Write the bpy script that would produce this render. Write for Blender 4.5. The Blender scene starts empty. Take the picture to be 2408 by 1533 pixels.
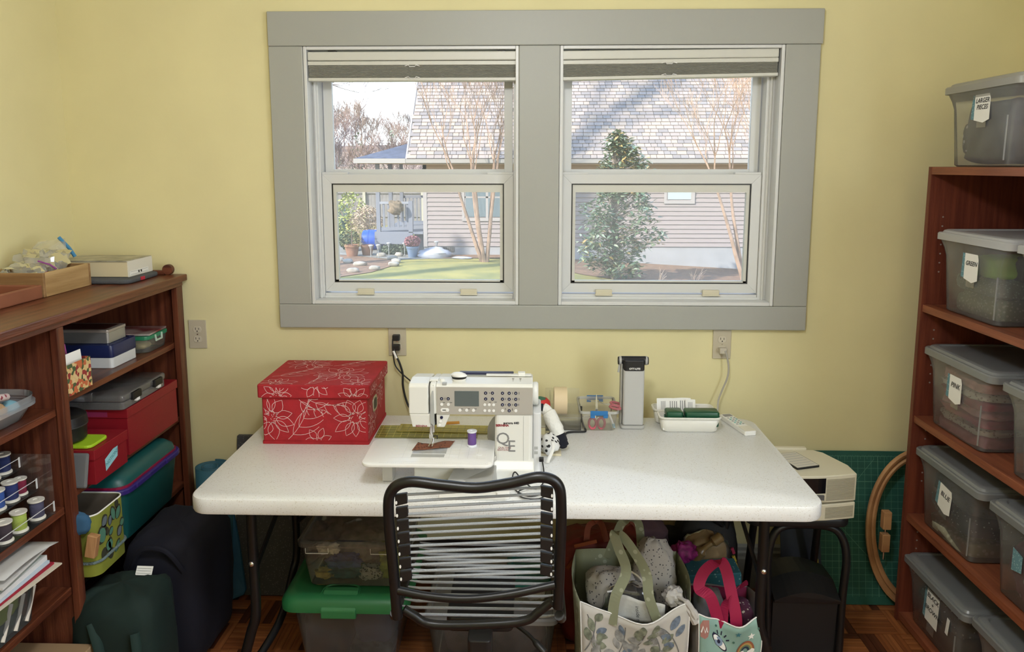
import bpy, math, random
from mathutils import Vector, Matrix, noise
scene = bpy.context.scene
COL = scene.collection
random.seed(7)
R = math.radians

FILL_LAMP = 54
# ------------------------------------------------------------------ camera
cd = bpy.data.cameras.new('camera'); cam = bpy.data.objects.new('camera', cd); COL.objects.link(cam)
pit, yaw = R(8.2), R(1.62)
fw = Vector((-math.sin(yaw)*math.cos(pit), math.cos(yaw)*math.cos(pit), -math.sin(pit)))
rt = Vector((math.cos(yaw), math.sin(yaw), 0)); up = rt.cross(fw)
m = Matrix((rt, up, -fw)).transposed().to_4x4(); m.translation = Vector((.0236, -2.9027, 1.687))
cam.matrix_world = m
cd.sensor_fit = 'HORIZONTAL'; cd.sensor_width = 36; cd.lens = 1790/2408*36
cd.shift_x = 5/2408; cd.shift_y = -118.5/2408; cd.clip_start = .05; cd.clip_end = 400
scene.camera = cam

# ------------------------------------------------------------------ sky, sun, daylight, exposure
w = bpy.data.worlds.new('sky'); scene.world = w; w.use_nodes = True
nt = w.node_tree; bg = nt.nodes['Background']
tc = nt.nodes.new('ShaderNodeTexCoord'); sp = nt.nodes.new('ShaderNodeSeparateXYZ'); rp = nt.nodes.new('ShaderNodeValToRGB')
nt.links.new(tc.outputs['Generated'], sp.inputs[0]); nt.links.new(sp.outputs['Z'], rp.inputs[0]); nt.links.new(rp.outputs[0], bg.inputs['Color'])
rp.color_ramp.elements[0].position = .0; rp.color_ramp.elements[0].color = (.93, .97, 1, 1)
rp.color_ramp.elements[1].position = .70; rp.color_ramp.elements[1].color = (.38, .58, .96, 1)
bg.inputs['Strength'].default_value = 3.2
sd = bpy.data.lights.new('sun', 'SUN'); sd.energy = 10.5; sd.angle = R(1.0); sd.color = (1, .90, .78)
so = bpy.data.objects.new('sun', sd); COL.objects.link(so)
so.rotation_euler = Vector((.6, .5, -.55)).to_track_quat('-Z', 'Y').to_euler()
# sky portals in the double window; an added area light in the right wall
def area(name, loc, direction, sx, sy, power, col, portal=False):
    d = bpy.data.lights.new(name, 'AREA'); d.shape = 'RECTANGLE'; d.size = sx; d.size_y = sy; d.energy = power; d.color = col
    if portal: d.cycles.is_portal = True
    o = bpy.data.objects.new(name, d); COL.objects.link(o); o.location = loc
    o.rotation_euler = Vector(direction).to_track_quat('-Z', 'Z').to_euler()
    return o
area('daylight_portal_left', (-.42, .135, 1.64), (0, -1, 0), .78, .95, 10, (1, 1, 1), True)
area('daylight_portal_right', (.54, .135, 1.64), (0, -1, 0), .78, .95, 10, (1, 1, 1), True)
area('added_side_fill', (1.90, -2.75, 1.6), (-1, 0, 0), 1.35, 1.25, 34, (.86, .93, 1))  # fill light added to brighten the room from the side
scene.view_settings.view_transform = 'Standard'; scene.view_settings.look = 'None'
scene.view_settings.gamma = 1; scene.view_settings.use_curve_mapping = False
scene.view_settings.exposure = 0.0
scene.cycles.transparent_max_bounces = 32
scene.cycles.max_bounces = 10; scene.cycles.diffuse_bounces = 6

# ------------------------------------------------------------------ helpers
OFF = {}
def rrect(x0, x1, y0, y1, r, n=4):
    pts = []
    for cx, cy, a in ((x1-r, y1-r, 0), (x0+r, y1-r, 90), (x0+r, y0+r, 180), (x1-r, y0+r, 270)):
        for k in range(n+1):
            t = R(a+90*k/n); pts.append((cx+r*math.cos(t), cy+r*math.sin(t)))
    return pts
def circ(cx, cy, rx, ry=None, n=24):
    ry = rx if ry is None else ry
    return [(cx+rx*math.cos(2*math.pi*k/n), cy+ry*math.sin(2*math.pi*k/n)) for k in range(n)]
class MB:
    def __init__(s): s.v = []; s.f = []
    def add(s, vs, fs):
        n = len(s.v); s.v += [tuple(v) for v in vs]; s.f += [[i+n for i in f] for f in fs]; return s
    def box(s, x0, x1, y0, y1, z0, z1):
        return s.add([(x0,y0,z0),(x1,y0,z0),(x1,y1,z0),(x0,y1,z0),(x0,y0,z1),(x1,y0,z1),(x1,y1,z1),(x0,y1,z1)],
                     [(3,2,1,0),(4,5,6,7),(0,1,5,4),(1,2,6,5),(2,3,7,6),(3,0,4,7)])
    def obox(s, c, size, eul=(0,0,0)):
        from mathutils import Euler
        q = Euler(eul).to_matrix(); c = Vector(c); a, b, d = [k/2 for k in size]
        vs = [c+q@Vector((x*a, y*b, z*d)) for z in (-1,1) for x, y in ((-1,-1),(1,-1),(1,1),(-1,1))]
        return s.add(vs, [(3,2,1,0),(4,5,6,7),(0,1,5,4),(1,2,6,5),(2,3,7,6),(3,0,4,7)])
    def rings(s, rs, cap0=True, cap1=True):
        n = len(rs[0]); vs = [p for r in rs for p in r]; fs = []
        for k in range(len(rs)-1):
            for i in range(n):
                j = (i+1) % n; fs.append((k*n+i, k*n+j, (k+1)*n+j, (k+1)*n+i))
        if cap0: fs.append(tuple(range(n-1, -1, -1)))
        if cap1: fs.append(tuple((len(rs)-1)*n+i for i in range(n)))
        return s.add(vs, fs)
    def prism(s, poly, h0, h1, axis='z'):
        mp = {'z': lambda a, b, h: (a, b, h), 'y': lambda a, b, h: (a, h, b), 'x': lambda a, b, h: (h, a, b)}[axis]
        return s.rings([[mp(a, b, h) for a, b in poly] for h in (h0, h1)])
    def rbox(s, x0, x1, y0, y1, z0, z1, r=.01, e=0, n=4):
        if e:
            L = [(z0, e), (z0+e*.35, e*.3), (z0+e, 0), (z1-e, 0), (z1-e*.35, e*.3), (z1, e)]
        else: L = [(z0, 0), (z1, 0)]
        return s.rings([[(a, b, z) for a, b in rrect(x0+q, x1-q, y0+q, y1-q, max(r-q, .0005), n)] for z, q in L])
    def lathe(s, prof, c, n=24, cap0=True, cap1=True):
        return s.rings([[(c[0]+r*math.cos(2*math.pi*k/n), c[1]+r*math.sin(2*math.pi*k/n), c[2]+z) for k in range(n)] for r, z in prof], cap0, cap1)
    def tube(s, path, r, n=8, closed=False, cap=True, flat=1.0):
        P = [Vector(p) for p in path]; N = len(P); rs = []
        T = []
        for i in range(N):
            a = P[i-1] if (i or closed) else P[0]; b = P[(i+1) % N] if (i < N-1 or closed) else P[-1]
            t = b-a; T.append(t.normalized() if t.length > 1e-9 else Vector((0,0,1)))
        u = T[0].orthogonal().normalized()
        for i in range(N):
            u = u-T[i]*u.dot(T[i]); u = u.normalized() if u.length > 1e-6 else T[i].orthogonal().normalized()
            w_ = T[i].cross(u); q = r[i] if isinstance(r, (list, tuple)) else r
            rs.append([P[i]+u*(q*math.cos(2*math.pi*k/n))+w_*(q*flat*math.sin(2*math.pi*k/n)) for k in range(n)])
        if closed: rs.append(rs[0]); cap = False
        return s.rings(rs, cap, cap)
    def grid(s, fn, nu, nv):
        vs = [fn(i/nu, j/nv) for j in range(nv+1) for i in range(nu+1)]
        return s.add(vs, [(j*(nu+1)+i, j*(nu+1)+i+1, (j+1)*(nu+1)+i+1, (j+1)*(nu+1)+i) for j in range(nv) for i in range(nu)])
    def line(s, pts, w_, fn, off=0):
        """a flat printed stroke: 2D polyline of half width w_/2 mapped by fn(u, v)"""
        P = [Vector((p[0], p[1])) for p in pts]; vs = []
        for i in range(len(P)):
            t = (P[min(i+1, len(P)-1)]-P[max(i-1, 0)])
            t = t.normalized() if t.length > 1e-9 else Vector((1, 0)); nrm = Vector((-t.y, t.x))*(w_/2)
            vs += [fn(*(P[i]+nrm)), fn(*(P[i]-nrm))]
        return s.add(vs, [(2*i, 2*i+1, 2*i+3, 2*i+2) for i in range(len(P)-1)])
    def blob(s, pts, fn):
        """a flat printed patch: convex 2D polygon as a fan mapped by fn(u, v)"""
        c = (sum(p[0] for p in pts)/len(pts), sum(p[1] for p in pts)/len(pts))
        return s.add([fn(*c)]+[fn(*p) for p in pts], [(0, i+1, (i+1) % len(pts)+1) for i in range(len(pts))])
    def build(s, name, mat, parent=None, smooth=False, bevel=0, seg=2, label=None, local=False, solid=0, sub=0, auto=40):
        off = Vector((0,0,0))
        if parent is not None and not local: off = OFF.get(parent.name, Vector((0,0,0)))
        me = bpy.data.meshes.new(name); me.from_pydata([tuple(Vector(v)-off) for v in s.v], [], s.f); me.validate(); me.update()
        me.materials.append(mat)
        if smooth:
            for p in me.polygons: p.use_smooth = True
            try: me.set_sharp_from_angle(angle=R(auto))
            except Exception: pass
        o = bpy.data.objects.new(name, me); COL.objects.link(o)
        if parent is not None: o.parent = parent; OFF[o.name] = off
        if solid:
            md = o.modifiers.new('thickness', 'SOLIDIFY'); md.thickness = solid; md.offset = 0
        if bevel:
            md = o.modifiers.new('bevel', 'BEVEL'); md.width = bevel; md.segments = seg; md.limit_method = 'ANGLE'; md.angle_limit = R(35)
        if sub:
            md = o.modifiers.new('subdivision', 'SUBSURF'); md.levels = sub; md.render_levels = sub
        if label: o['label'] = label
        return o
def tag(o, label, cat, group=None, kind=None):
    o['label'] = label; o['category'] = cat
    if group: o['group'] = group
    if kind: o['kind'] = kind
    return o
def T(name, label, cat, loc=(0,0,0), group=None, rot=(0,0,0)):
    o = bpy.data.objects.new(name, None); COL.objects.link(o); o.location = loc; o.rotation_euler = rot; o.empty_display_size = .05
    OFF[o.name] = Vector(loc); tag(o, label, cat, group); return o
def struct(o): o['kind'] = 'structure'; return o
def SE(name, loc=(0,0,0)):
    o = bpy.data.objects.new(name, None); COL.objects.link(o); o.location = loc; OFF[o.name] = Vector(loc); return struct(o)
def clone(root, loc=None, rotz=None, label=None, scale=None):
    def cp(o, par):
        c = o.copy(); COL.objects.link(c); c.parent = par
        for ch in o.children: cp(ch, c)
        return c
    r = cp(root, None)
    if loc is not None: r.location = loc
    if rotz is not None: r.rotation_euler = (0, 0, rotz)
    if scale is not None: r.scale = scale
    if label: r['label'] = label
    return r
def text(name, body, size, loc, xdir, ydir, mat, parent=None, align='CENTER', shear=0.0, local=False, ext=0.0, bold=0.0, space=1.0):
    """flat lettering standing at loc, reading along xdir with ydir up"""
    cu = bpy.data.curves.new(name, 'FONT'); cu.body = body; cu.size = size; cu.align_x = align; cu.align_y = 'CENTER'; cu.shear = shear
    cu.offset = bold; cu.space_character = space; cu.resolution_u = 3
    tmp = bpy.data.objects.new('tmp', cu); COL.objects.link(tmp)
    bpy.context.view_layer.update()
    me = bpy.data.meshes.new_from_object(tmp.evaluated_get(bpy.context.evaluated_depsgraph_get()))
    bpy.data.objects.remove(tmp)
    x = Vector(xdir).normalized(); y = Vector(ydir); y = (y-x*y.dot(x)).normalized(); z = x.cross(y)
    M4 = Matrix((x, y, z)).transposed().to_4x4()
    off = OFF.get(parent.name, Vector((0,0,0))) if (parent is not None and not local) else Vector((0,0,0))
    M4.translation = Vector(loc)-off
    me.transform(M4); me.materials.clear(); me.materials.append(mat); me.name = name
    o = bpy.data.objects.new(name, me); COL.objects.link(o)
    if parent is not None: o.parent = parent; OFF[o.name] = off
    return o
def spline(pts, n=8, closed=False):
    """Catmull-Rom through the points"""
    P = [Vector(p) for p in pts]; out = []; N = len(P)
    for i in range(N if closed else N-1):
        if closed: a, b, c, d = P[i-1], P[i], P[(i+1) % N], P[(i+2) % N]
        else: a, b, c, d = P[max(i-1,0)], P[i], P[i+1], P[min(i+2,N-1)]
        for k in range(n):
            t = k/n
            out.append(.5*((2*b)+(c-a)*t+(2*a-5*b+4*c-d)*t*t+(3*b-a-3*c+d)*t**3))
    if not closed: out.append(P[-1])
    return out

# ------------------------------------------------------------------ materials (all procedural)
MATS = {}
def pm(name, col, rough=.5, metal=0, var=0, vs=8, bump=0, bs=60, spec=.5, stretch=None, col2=None, coat=0, detail=3):
    if name in MATS: return MATS[name]
    mt = bpy.data.materials.new(name); mt.use_nodes = True; n = mt.node_tree; b = n.nodes['Principled BSDF']
    b.inputs['Base Color'].default_value = (*col, 1); b.inputs['Roughness'].default_value = rough; b.inputs['Metallic'].default_value = metal
    b.inputs['Specular IOR Level'].default_value = spec
    if coat: b.inputs['Coat Weight'].default_value = coat
    if var or col2 or bump:
        t = n.nodes.new('ShaderNodeTexCoord'); mp = n.nodes.new('ShaderNodeMapping'); n.links.new(t.outputs['Object'], mp.inputs[0])
        if stretch: mp.inputs['Scale'].default_value = stretch
    if var or col2:
        nz = n.nodes.new('ShaderNodeTexNoise'); nz.inputs['Scale'].default_value = vs; nz.inputs['Detail'].default_value = detail
        n.links.new(mp.outputs[0], nz.inputs['Vector'])
        cr = n.nodes.new('ShaderNodeValToRGB'); n.links.new(nz.outputs['Fac'], cr.inputs[0])
        c2 = col2 if col2 else tuple(max(0, c*(1-var)) for c in col)
        cr.color_ramp.elements[0].position = .35; cr.color_ramp.elements[1].position = .65
        cr.color_ramp.elements[0].color = (*c2, 1); cr.color_ramp.elements[1].color = (*(col if col2 else tuple(min(1, c*(1+var)) for c in col)), 1)
        n.links.new(cr.outputs[0], b.inputs['Base Color'])
    if bump:
        nb = n.nodes.new('ShaderNodeTexNoise'); nb.inputs['Scale'].default_value = bs; nb.inputs['Detail'].default_value = 4
        n.links.new(mp.outputs[0], nb.inputs['Vector'])
        bp = n.nodes.new('ShaderNodeBump'); bp.inputs['Strength'].default_value = bump; bp.inputs['Distance'].default_value = .01
        n.links.new(nb.outputs['Fac'], bp.inputs['Height']); n.links.new(bp.outputs[0], b.inputs['Normal'])
    MATS[name] = mt; return mt
def clear(name, tint, body, amount, rough=.12, gloss=.06, var=0):
    """clear or milky thin plastic / glass: mostly see-through, partly a diffuse milky body, a little gloss"""
    if name in MATS: return MATS[name]
    mt = bpy.data.materials.new(name); mt.use_nodes = True; n = mt.node_tree; n.nodes.clear()
    out = n.nodes.new('ShaderNodeOutputMaterial'); tr = n.nodes.new('ShaderNodeBsdfTransparent'); tr.inputs[0].default_value = (*tint, 1)
    df = n.nodes.new('ShaderNodeBsdfDiffuse'); df.inputs[0].default_value = (*body, 1)
    tl = n.nodes.new('ShaderNodeBsdfTranslucent'); tl.inputs[0].default_value = (*body, 1)
    gl = n.nodes.new('ShaderNodeBsdfGlossy'); gl.inputs['Roughness'].default_value = rough
    m0 = n.nodes.new('ShaderNodeMixShader'); m0.inputs[0].default_value = .4
    n.links.new(df.outputs[0], m0.inputs[1]); n.links.new(tl.outputs[0], m0.inputs[2])
    m1 = n.nodes.new('ShaderNodeMixShader'); m1.inputs[0].default_value = amount
    n.links.new(tr.outputs[0], m1.inputs[1]); n.links.new(m0.outputs[0], m1.inputs[2])
    if var:
        t = n.nodes.new('ShaderNodeTexCoord'); nz = n.nodes.new('ShaderNodeTexNoise'); nz.inputs['Scale'].default_value = 14; n.links.new(t.outputs['Object'], nz.inputs['Vector'])
        mr = n.nodes.new('ShaderNodeMapRange'); mr.inputs['From Min'].default_value = .3; mr.inputs['From Max'].default_value = .7
        mr.inputs['To Min'].default_value = amount*(1-var); mr.inputs['To Max'].default_value = min(1, amount*(1+var))
        n.links.new(nz.outputs['Fac'], mr.inputs[0]); n.links.new(mr.outputs[0], m1.inputs[0])
    lw = n.nodes.new('ShaderNodeFresnel'); lw.inputs[0].default_value = 1.35
    mu = n.nodes.new('ShaderNodeMath'); mu.operation = 'ADD'; mu.inputs[1].default_value = gloss; mu.use_clamp = True
    n.links.new(lw.outputs[0], mu.inputs[0])
    m2 = n.nodes.new('ShaderNodeMixShader'); n.links.new(mu.outputs[0], m2.inputs[0])
    n.links.new(m1.outputs[0], m2.inputs[1]); n.links.new(gl.outputs[0], m2.inputs[2]); n.links.new(m2.outputs[0], out.inputs[0])
    MATS[name] = mt; return mt
def wood(name, dark, light, axis='y', scale=9, rough=.4, coat=.0, strength=18):
    """streaky wood grain running along one object axis"""
    if name in MATS: return MATS[name]
    st = {'x': (1, strength, strength), 'y': (strength, 1, strength), 'z': (strength, strength, 1)}[axis]
    return pm(name, light, rough, 0, 0, scale*.35, .12, scale*2, .4, st, dark, coat, 6)
def dots(name, base, spot, scale=30, size=.25, rough=.8, feature='F1', soft=.04):
    """a fabric with scattered spots (voronoi cells)"""
    if name in MATS: return MATS[name]
    mt = pm(name, base, rough); n = mt.node_tree; b = n.nodes['Principled BSDF']
    t = n.nodes.new('ShaderNodeTexCoord'); v = n.nodes.new('ShaderNodeTexVoronoi'); v.inputs['Scale'].default_value = scale; v.feature = feature
    n.links.new(t.outputs['Object'], v.inputs['Vector'])
    cr = n.nodes.new('ShaderNodeValToRGB'); n.links.new(v.outputs['Distance'], cr.inputs[0])
    cr.color_ramp.elements[0].position = size; cr.color_ramp.elements[0].color = (*spot, 1)
    cr.color_ramp.elements[1].position = size+soft; cr.color_ramp.elements[1].color = (*base, 1)
    n.links.new(cr.outputs[0], b.inputs['Base Color']); return mt
WALL = pm('yellow_wall_paint', (.715, .655, .375), .75, var=.03, vs=3, bump=.05, bs=45)
TRIM = pm('shaded_white_trim', (.36, .367, .34), .45, bump=.04, bs=50)  # white trim greyed; its backlit shade is put into the colour
VINYL = pm('white_vinyl', (.64, .65, .65), .35)
CEIL = pm('ceiling_white', (.82, .80, .74), .85)
CHERRY = wood('cherry_wood_y', (.075, .02, .010), (.17, .052, .024), 'y', rough=.32)
CHERRYZ = wood('cherry_wood_z', (.07, .018, .010), (.15, .044, .021), 'z', rough=.35)
CHERRYX = wood('cherry_wood_x', (.07, .018, .010), (.15, .044, .021), 'x', rough=.35)
MAHOG = wood('mahogany_veneer_y', (.16, .045, .022), (.27, .085, .04), 'y', rough=.42)
MAHOGZ = wood('mahogany_veneer_z', (.10, .022, .013), (.17, .042, .022), 'z', rough=.45)
BLACK = pm('black_metal', (.006, .006, .007), .38, spec=.5)
BLACKP = pm('black_plastic', (.008, .008, .009), .45)
CHROME = pm('bright_metal', (.75, .75, .76), .22, 1)
WHITEP = pm('white_plastic', (.80, .80, .78), .3)
PAPER = pm('white_paper', (.85, .85, .83), .8)
INK = pm('black_ink', (.02, .02, .025), .7)
GREYP = pm('grey_plastic', (.38, .39, .38), .45)

# ------------------------------------------------------------------ the room
# back wall with the two window openings
XL, XR, YF, ZC = -1.755, 1.86, -3.95, 2.55
b = MB()
for (x0, x1, z0, z1) in ((XL-.15, -.825, 0, ZC), (-.825, .945, 0, 1.157), (-.825, .945, 2.124, ZC), (-.025, .127, 1.157, 2.124), (.945, XR+.15, 0, ZC)):
    b.box(x0, x1, 0, .15, z0, z1)
struct(b.build('wall_back', WALL))
struct(MB().box(XL-.15, XL, YF-.15, 0, 0, ZC).build('wall_left', WALL))
b = MB()
for (y0, y1, z0, z1) in ((-1.95, 0, 0, ZC), (-3.55, -1.95, 0, .9), (-3.55, -1.95, 2.3, ZC), (YF-.15, -3.55, 0, ZC)): b.box(XR, XR+.15, y0, y1, z0, z1)
struct(b.build('wall_right', WALL))
struct(MB().box(XL-.15, XR+.15, YF-.15, YF, 0, ZC).build('wall_front', WALL))
struct(MB().box(XL-.3, XR+.3, YF-.3, .3, ZC, ZC+.25).build('ceiling', CEIL))
# parquet: blocks of five fingers, alternating
fl = struct(MB().box(XL-.15, XR+.15, YF-.15, .15, -.08, -.006).build('floor', pm('floor_bed', (.06, .025, .012), .7)))
FLM = [wood('parquet_a', (.20, .065, .022), (.36, .13, .045), 'x', 12, .35), wood('parquet_b', (.15, .045, .016), (.27, .09, .03), 'x', 12, .35), wood('parquet_c', (.055, .016, .008), (.10, .03, .014), 'x', 12, .35)]
Bk, nf = .152, 5
finger = []
for mt in FLM:
    mm = MB().box(-Bk/2+.0006, Bk/2-.0006, -Bk/nf/2+.0006, Bk/nf/2-.0006, -.006, 0)
    o = mm.build('plank', mt); finger.append(o.data); bpy.data.objects.remove(o)
rest = [MB(), MB(), MB()]; planks = []
i0, i1 = int(XL/Bk)-1, int(XR/Bk)+1
for i in range(i0, i1):
    for j in range(int(YF/Bk)-1, 0):
        for k in range(nf):
            rnd = random.random(); mi = 0 if rnd < .5 else (1 if rnd < .85 else 2)
            cx, cy = (i+.5)*Bk, (j+.5)*Bk-.004; al = (i+j) % 2 == 0
            t = (k+.5)*Bk/nf-Bk/2; px, py = (cx, cy+t) if al else (cx+t, cy)
            vis = (-1.33 < px < -.70 and py > -.52) or (1.05 < px < 1.45 and py > -.42)
            if vis and len(planks) < 300:
                o = bpy.data.objects.new('plank', finger[mi]); COL.objects.link(o); o.parent = fl
                o.location = (px, py, 0); o.rotation_euler = (0, 0, 0 if al else R(90)); planks.append(o)
            else:
                hx, hy = (Bk/2-.0006, Bk/nf/2-.0006) if al else (Bk/nf/2-.0006, Bk/2-.0006)
                rest[mi].box(px-hx, px+hx, py-hy, py+hy, -.006, 0)
for q, mm in enumerate(rest):
    o = mm.build('parquet_planks', [FLM[0], FLM[1], FLM[2]][q], fl); o['kind'] = 'stuff'
# baseboard with a stepped cap along the back wall
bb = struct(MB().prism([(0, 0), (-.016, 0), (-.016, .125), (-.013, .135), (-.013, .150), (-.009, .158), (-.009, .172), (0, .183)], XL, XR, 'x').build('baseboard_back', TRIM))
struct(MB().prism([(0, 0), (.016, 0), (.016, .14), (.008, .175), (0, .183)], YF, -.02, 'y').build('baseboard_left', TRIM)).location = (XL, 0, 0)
# casing boards round the double window
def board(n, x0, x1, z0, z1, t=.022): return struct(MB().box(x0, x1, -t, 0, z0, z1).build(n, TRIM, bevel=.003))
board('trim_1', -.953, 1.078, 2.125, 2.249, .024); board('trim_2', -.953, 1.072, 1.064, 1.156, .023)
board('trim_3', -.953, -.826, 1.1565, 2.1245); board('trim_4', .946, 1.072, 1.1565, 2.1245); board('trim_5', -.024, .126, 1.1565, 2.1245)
GLASS = clear('window_glass', (.96, .98, .98), (.9, .93, 1), .03, .02, .0)  # faint white film in the glass paints haze over the outdoor view
SCREEN = clear('insect_screen', (.95, .96, .97), (.85, .88, .95), .05, .5, .0)  # pale body in the screen adds to the painted haze
def window(n, x0, x1, lx0, lx1):
    z0, z1 = 1.157, 2.124
    wn = SE(n, ((x0+x1)/2, .07, z0))
    # jamb liner: four boards lining the opening, and the vinyl tracks
    b = MB()
    b.box(x0, x0+.012, -.018, .14, z0, z1); b.box(x1-.012, x1, -.018, .14, z0, z1); b.box(x0+.012, x1-.012, -.018, .14, z1-.012, z1); b.box(x0+.012, x1-.012, -.018, .14, z0, z0+.014)
    b.build('jamb_liner', VINYL, wn, bevel=.002)
    b = MB()
    for q in ((x0+.012, lx0-.001), (lx1+.001, x1-.012)):
        b.box(q[0], q[1], .045, .14, z0+.014, z1-.012)
        mid = (q[0]+q[1])/2; b.box(mid-.004, mid+.004, .036, .045, z0+.014, z1-.012)
    b.box(lx0, lx1, .05, .14, z0+.014, z0+.032); b.box(lx0, lx1, .04, .14, z0+.014, z0+.024)
    b.build('frame', VINYL, wn, bevel=.0015)
    # upper sash behind
    us = SE_part('upper_sash', wn, VINYL, [(lx0+.003, lx0+.036), (lx1-.036, lx1-.003)], .10, .125, 1.64, z1-.013, .034)
    MB().box(lx0+.036, lx1-.036, .11, .114, 1.67, z1-.045).build('pane', GLASS, us)
    # lower sash in front with mitred stiles, lift rail notch, tilt latches
    b = MB(); a0, a1, c0, c1, ww = lx0, lx1, 1.195, 1.655, .036
    for poly in (((a0, c0), (a1, c0), (a1-ww, c0+ww), (a0+ww, c0+ww)), ((a1, c0), (a1, c1), (a1-ww, c1-ww), (a1-ww, c0+ww)),
                 ((a1, c1), (a0, c1), (a0+ww, c1-ww), (a1-ww, c1-ww)), ((a0, c1), (a0, c0), (a0+ww, c0+ww), (a0+ww, c1-ww))):
        b.rings([[(x, y, z) for x, z in poly] for y in (.055, .088)])
    ls = b.build('lower_sash', VINYL, wn, bevel=.0012)
    b = MB(); b.box(a0+.036, a1-.036, .062, .085, 1.586, 1.619); b.box(a0+.036, a0+.052, .062, .085, c0+.036, 1.586); b.box(a1-.052, a1-.036, .062, .085, c0+.036, 1.586); b.box(a0+.036, a1-.036, .062, .085, c0+.036, c0+.046)
    b.build('glazing_bead', pm('bead_vinyl', (.62, .62, .57), .4), ls)
    MB().box(a0+.050, a1-.050, .070, .074, c0+.044, 1.588).build('pane', GLASS, ls)
    for q in ((a0+.0365, a0+.0405, c0+.036, 1.619), (a1-.0405, a1-.0365, c0+.036, 1.619), (a0+.0405, a1-.0405, c0+.036, c0+.040), (a0+.0405, a1-.0405, 1.615, 1.619)): MB().box(q[0], q[1], .0585, .0622, q[2], q[3]).build('gasket', BLACKP, ls)
    MB().box(a0+.01, a1-.01, .132, .133, z0+.03, 1.66).build('insect_screen', SCREEN, wn)
    for q in (a0+.05, a1-.05):
        MB().box(q-.05 if q < (a0+a1)/2 else q-.05, q+.05, .058, .085, 1.655, 1.663).build('tilt_latch', VINYL, ls, bevel=.001)
    for q in (a0+.205*(a1-a0)+.01, a0+.765*(a1-a0)):
        lk = MB().box(q-.032, q+.032, .040, .056, c0-.008, c0+.013).box(q-.034, q+.034, .034, .056, c0-.010, c0-.004).build('sash_lift', pm('ivory_plastic', (.62, .58, .45), .4), ls, bevel=.002)
    return wn
def SE_part(n, wn, mat, stiles, y0, y1, z0, z1, rail):
    b = MB()
    for a, c in stiles: b.box(a, c, y0, y1, z0, z1)
    b.box(stiles[0][1], stiles[1][0], y0, y1, z0, z0+rail); b.box(stiles[0][1], stiles[1][0], y0, y1, z1-rail, z1)
    return b.build(n, mat, wn, bevel=.001)
window('window_1', -.825, -.025, -.79, -.047)
window('window_2', .127, .945, .142, .902)
# cellular shades, nearly fully raised
SHADE = pm('shade_rail', (.60, .60, .55), .4); PLEAT = pm('pleated_fabric', (.42, .42, .38), .9, var=.1, vs=60, stretch=(1, 1, 30))
def shade(x0, x1, label, tilt):
    t = T('cellular_shade', label, 'blind', ((x0+x1)/2, .0, 2.0), 'cellular shades')
    def bar(n, z0, z1, y0, y1, mt, dz=0, bev=.002):
        b = MB(); b.add([(x0,y0,z0),(x1,y0,z0+dz),(x1,y1,z0+dz),(x0,y1,z0),(x0,y0,z1),(x1,y0,z1+dz),(x1,y1,z1+dz),(x0,y1,z1)], [(3,2,1,0),(4,5,6,7),(0,1,5,4),(1,2,6,5),(2,3,7,6),(3,0,4,7)])
        return b.build(n, mt, t, bevel=bev)
    bar('head_rail', 2.074, 2.106, -.012, .034, SHADE, tilt*.4, .004); bar('middle_rail', 2.057, 2.072, -.010, .032, SHADE, tilt*.5)
    n = 9; zz0, zz1 = 2.013, 2.056
    for k in range(n):
        a = zz0+(zz1-zz0)*k/n; c = zz0+(zz1-zz0)*(k+1)/n; mid = (a+c)/2
        b = MB().prism([(.028, a+.0006), (-.006, a+.0006), (-.010, mid), (-.006, c-.0006), (.028, c-.0006)], x0+.003, x1-.003, 'x')
        b.v = [(x, y, z+tilt*(x-x0)/(x1-x0)) for x, y, z in b.v]
        b.build('pleat', PLEAT, t)
    bar('bottom_rail', 2.000, 2.012, -.010, .032, SHADE, tilt)
    cx = (x0+x1)/2
    for zz in (2.054, 2.012):
        MB().tube([(cx-.028, -.012, zz-.001+tilt*.5), (cx-.014, -.014, zz+.003+tilt*.5), (cx-.010, -.014, zz-.003+tilt*.5), (cx+.010, -.014, zz-.003+tilt*.5), (cx+.014, -.014, zz+.003+tilt*.5), (cx+.028, -.012, zz-.001+tilt*.5)], .0016, 6).build('clip', pm('clear_clip', (.75, .75, .75), .2), t)
    for q in (x0+.09, x1-.06): MB().box(q-.015, q+.015, .0, .02, 2.106, 2.1115).build('bracket', BLACKP, t)
shade(-.811, -.030, 'raised grey cellular shade in the left of the two windows', .0)
shade(.130, .925, 'raised grey cellular shade in the right of the two windows, hanging slightly askew', .014)
# wall outlets
PLATE = pm('beige_plate', (.50, .45, .34), .4)
def outlet(x, zc, label):
    t = T('wall_outlet', label, 'outlet', (x, 0, zc-.057), 'wall outlets')
    MB().prism(rrect(x-.035, x+.035, zc-.057, zc+.057, .003), -.006, 0, 'y').build('cover_plate', PLATE, t, bevel=.002)
    for s_ in (1, -1):
        c = zc+s_*.0195
        f = MB().prism([(x+.0165*math.cos(a_), c+max(-.0125, min(.0125, .0165*math.sin(a_)))) for a_ in [2*math.pi*k/28 for k in range(28)]], -.0085, -.006, 'y').build('socket', pm('beige_socket', (.56, .51, .40), .35), t, bevel=.0008)
        MB().box(x-.0075, x-.0055, -.0088, -.0084, c-.001, c+.008).box(x+.0055, x+.0075, -.0088, -.0084, c-.001, c+.007).prism(circ(x, c-.0065, .0025, n=10), -.0088, -.0084, 'y').build('slots', BLACKP, f)
    MB().prism(circ(x, zc, .0028, n=12), -.0075, -.006, 'y').build('screw', CHROME, t)
    return t
outlet(-1.288, 1.031, 'beige double outlet with nothing plugged in, beside the bookcase')
outlet(-.499, 1.007, 'beige double outlet with two black plugs above the red box')
outlet(.762, 1.004, 'beige double outlet with a grey plug in its lower socket')
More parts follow.
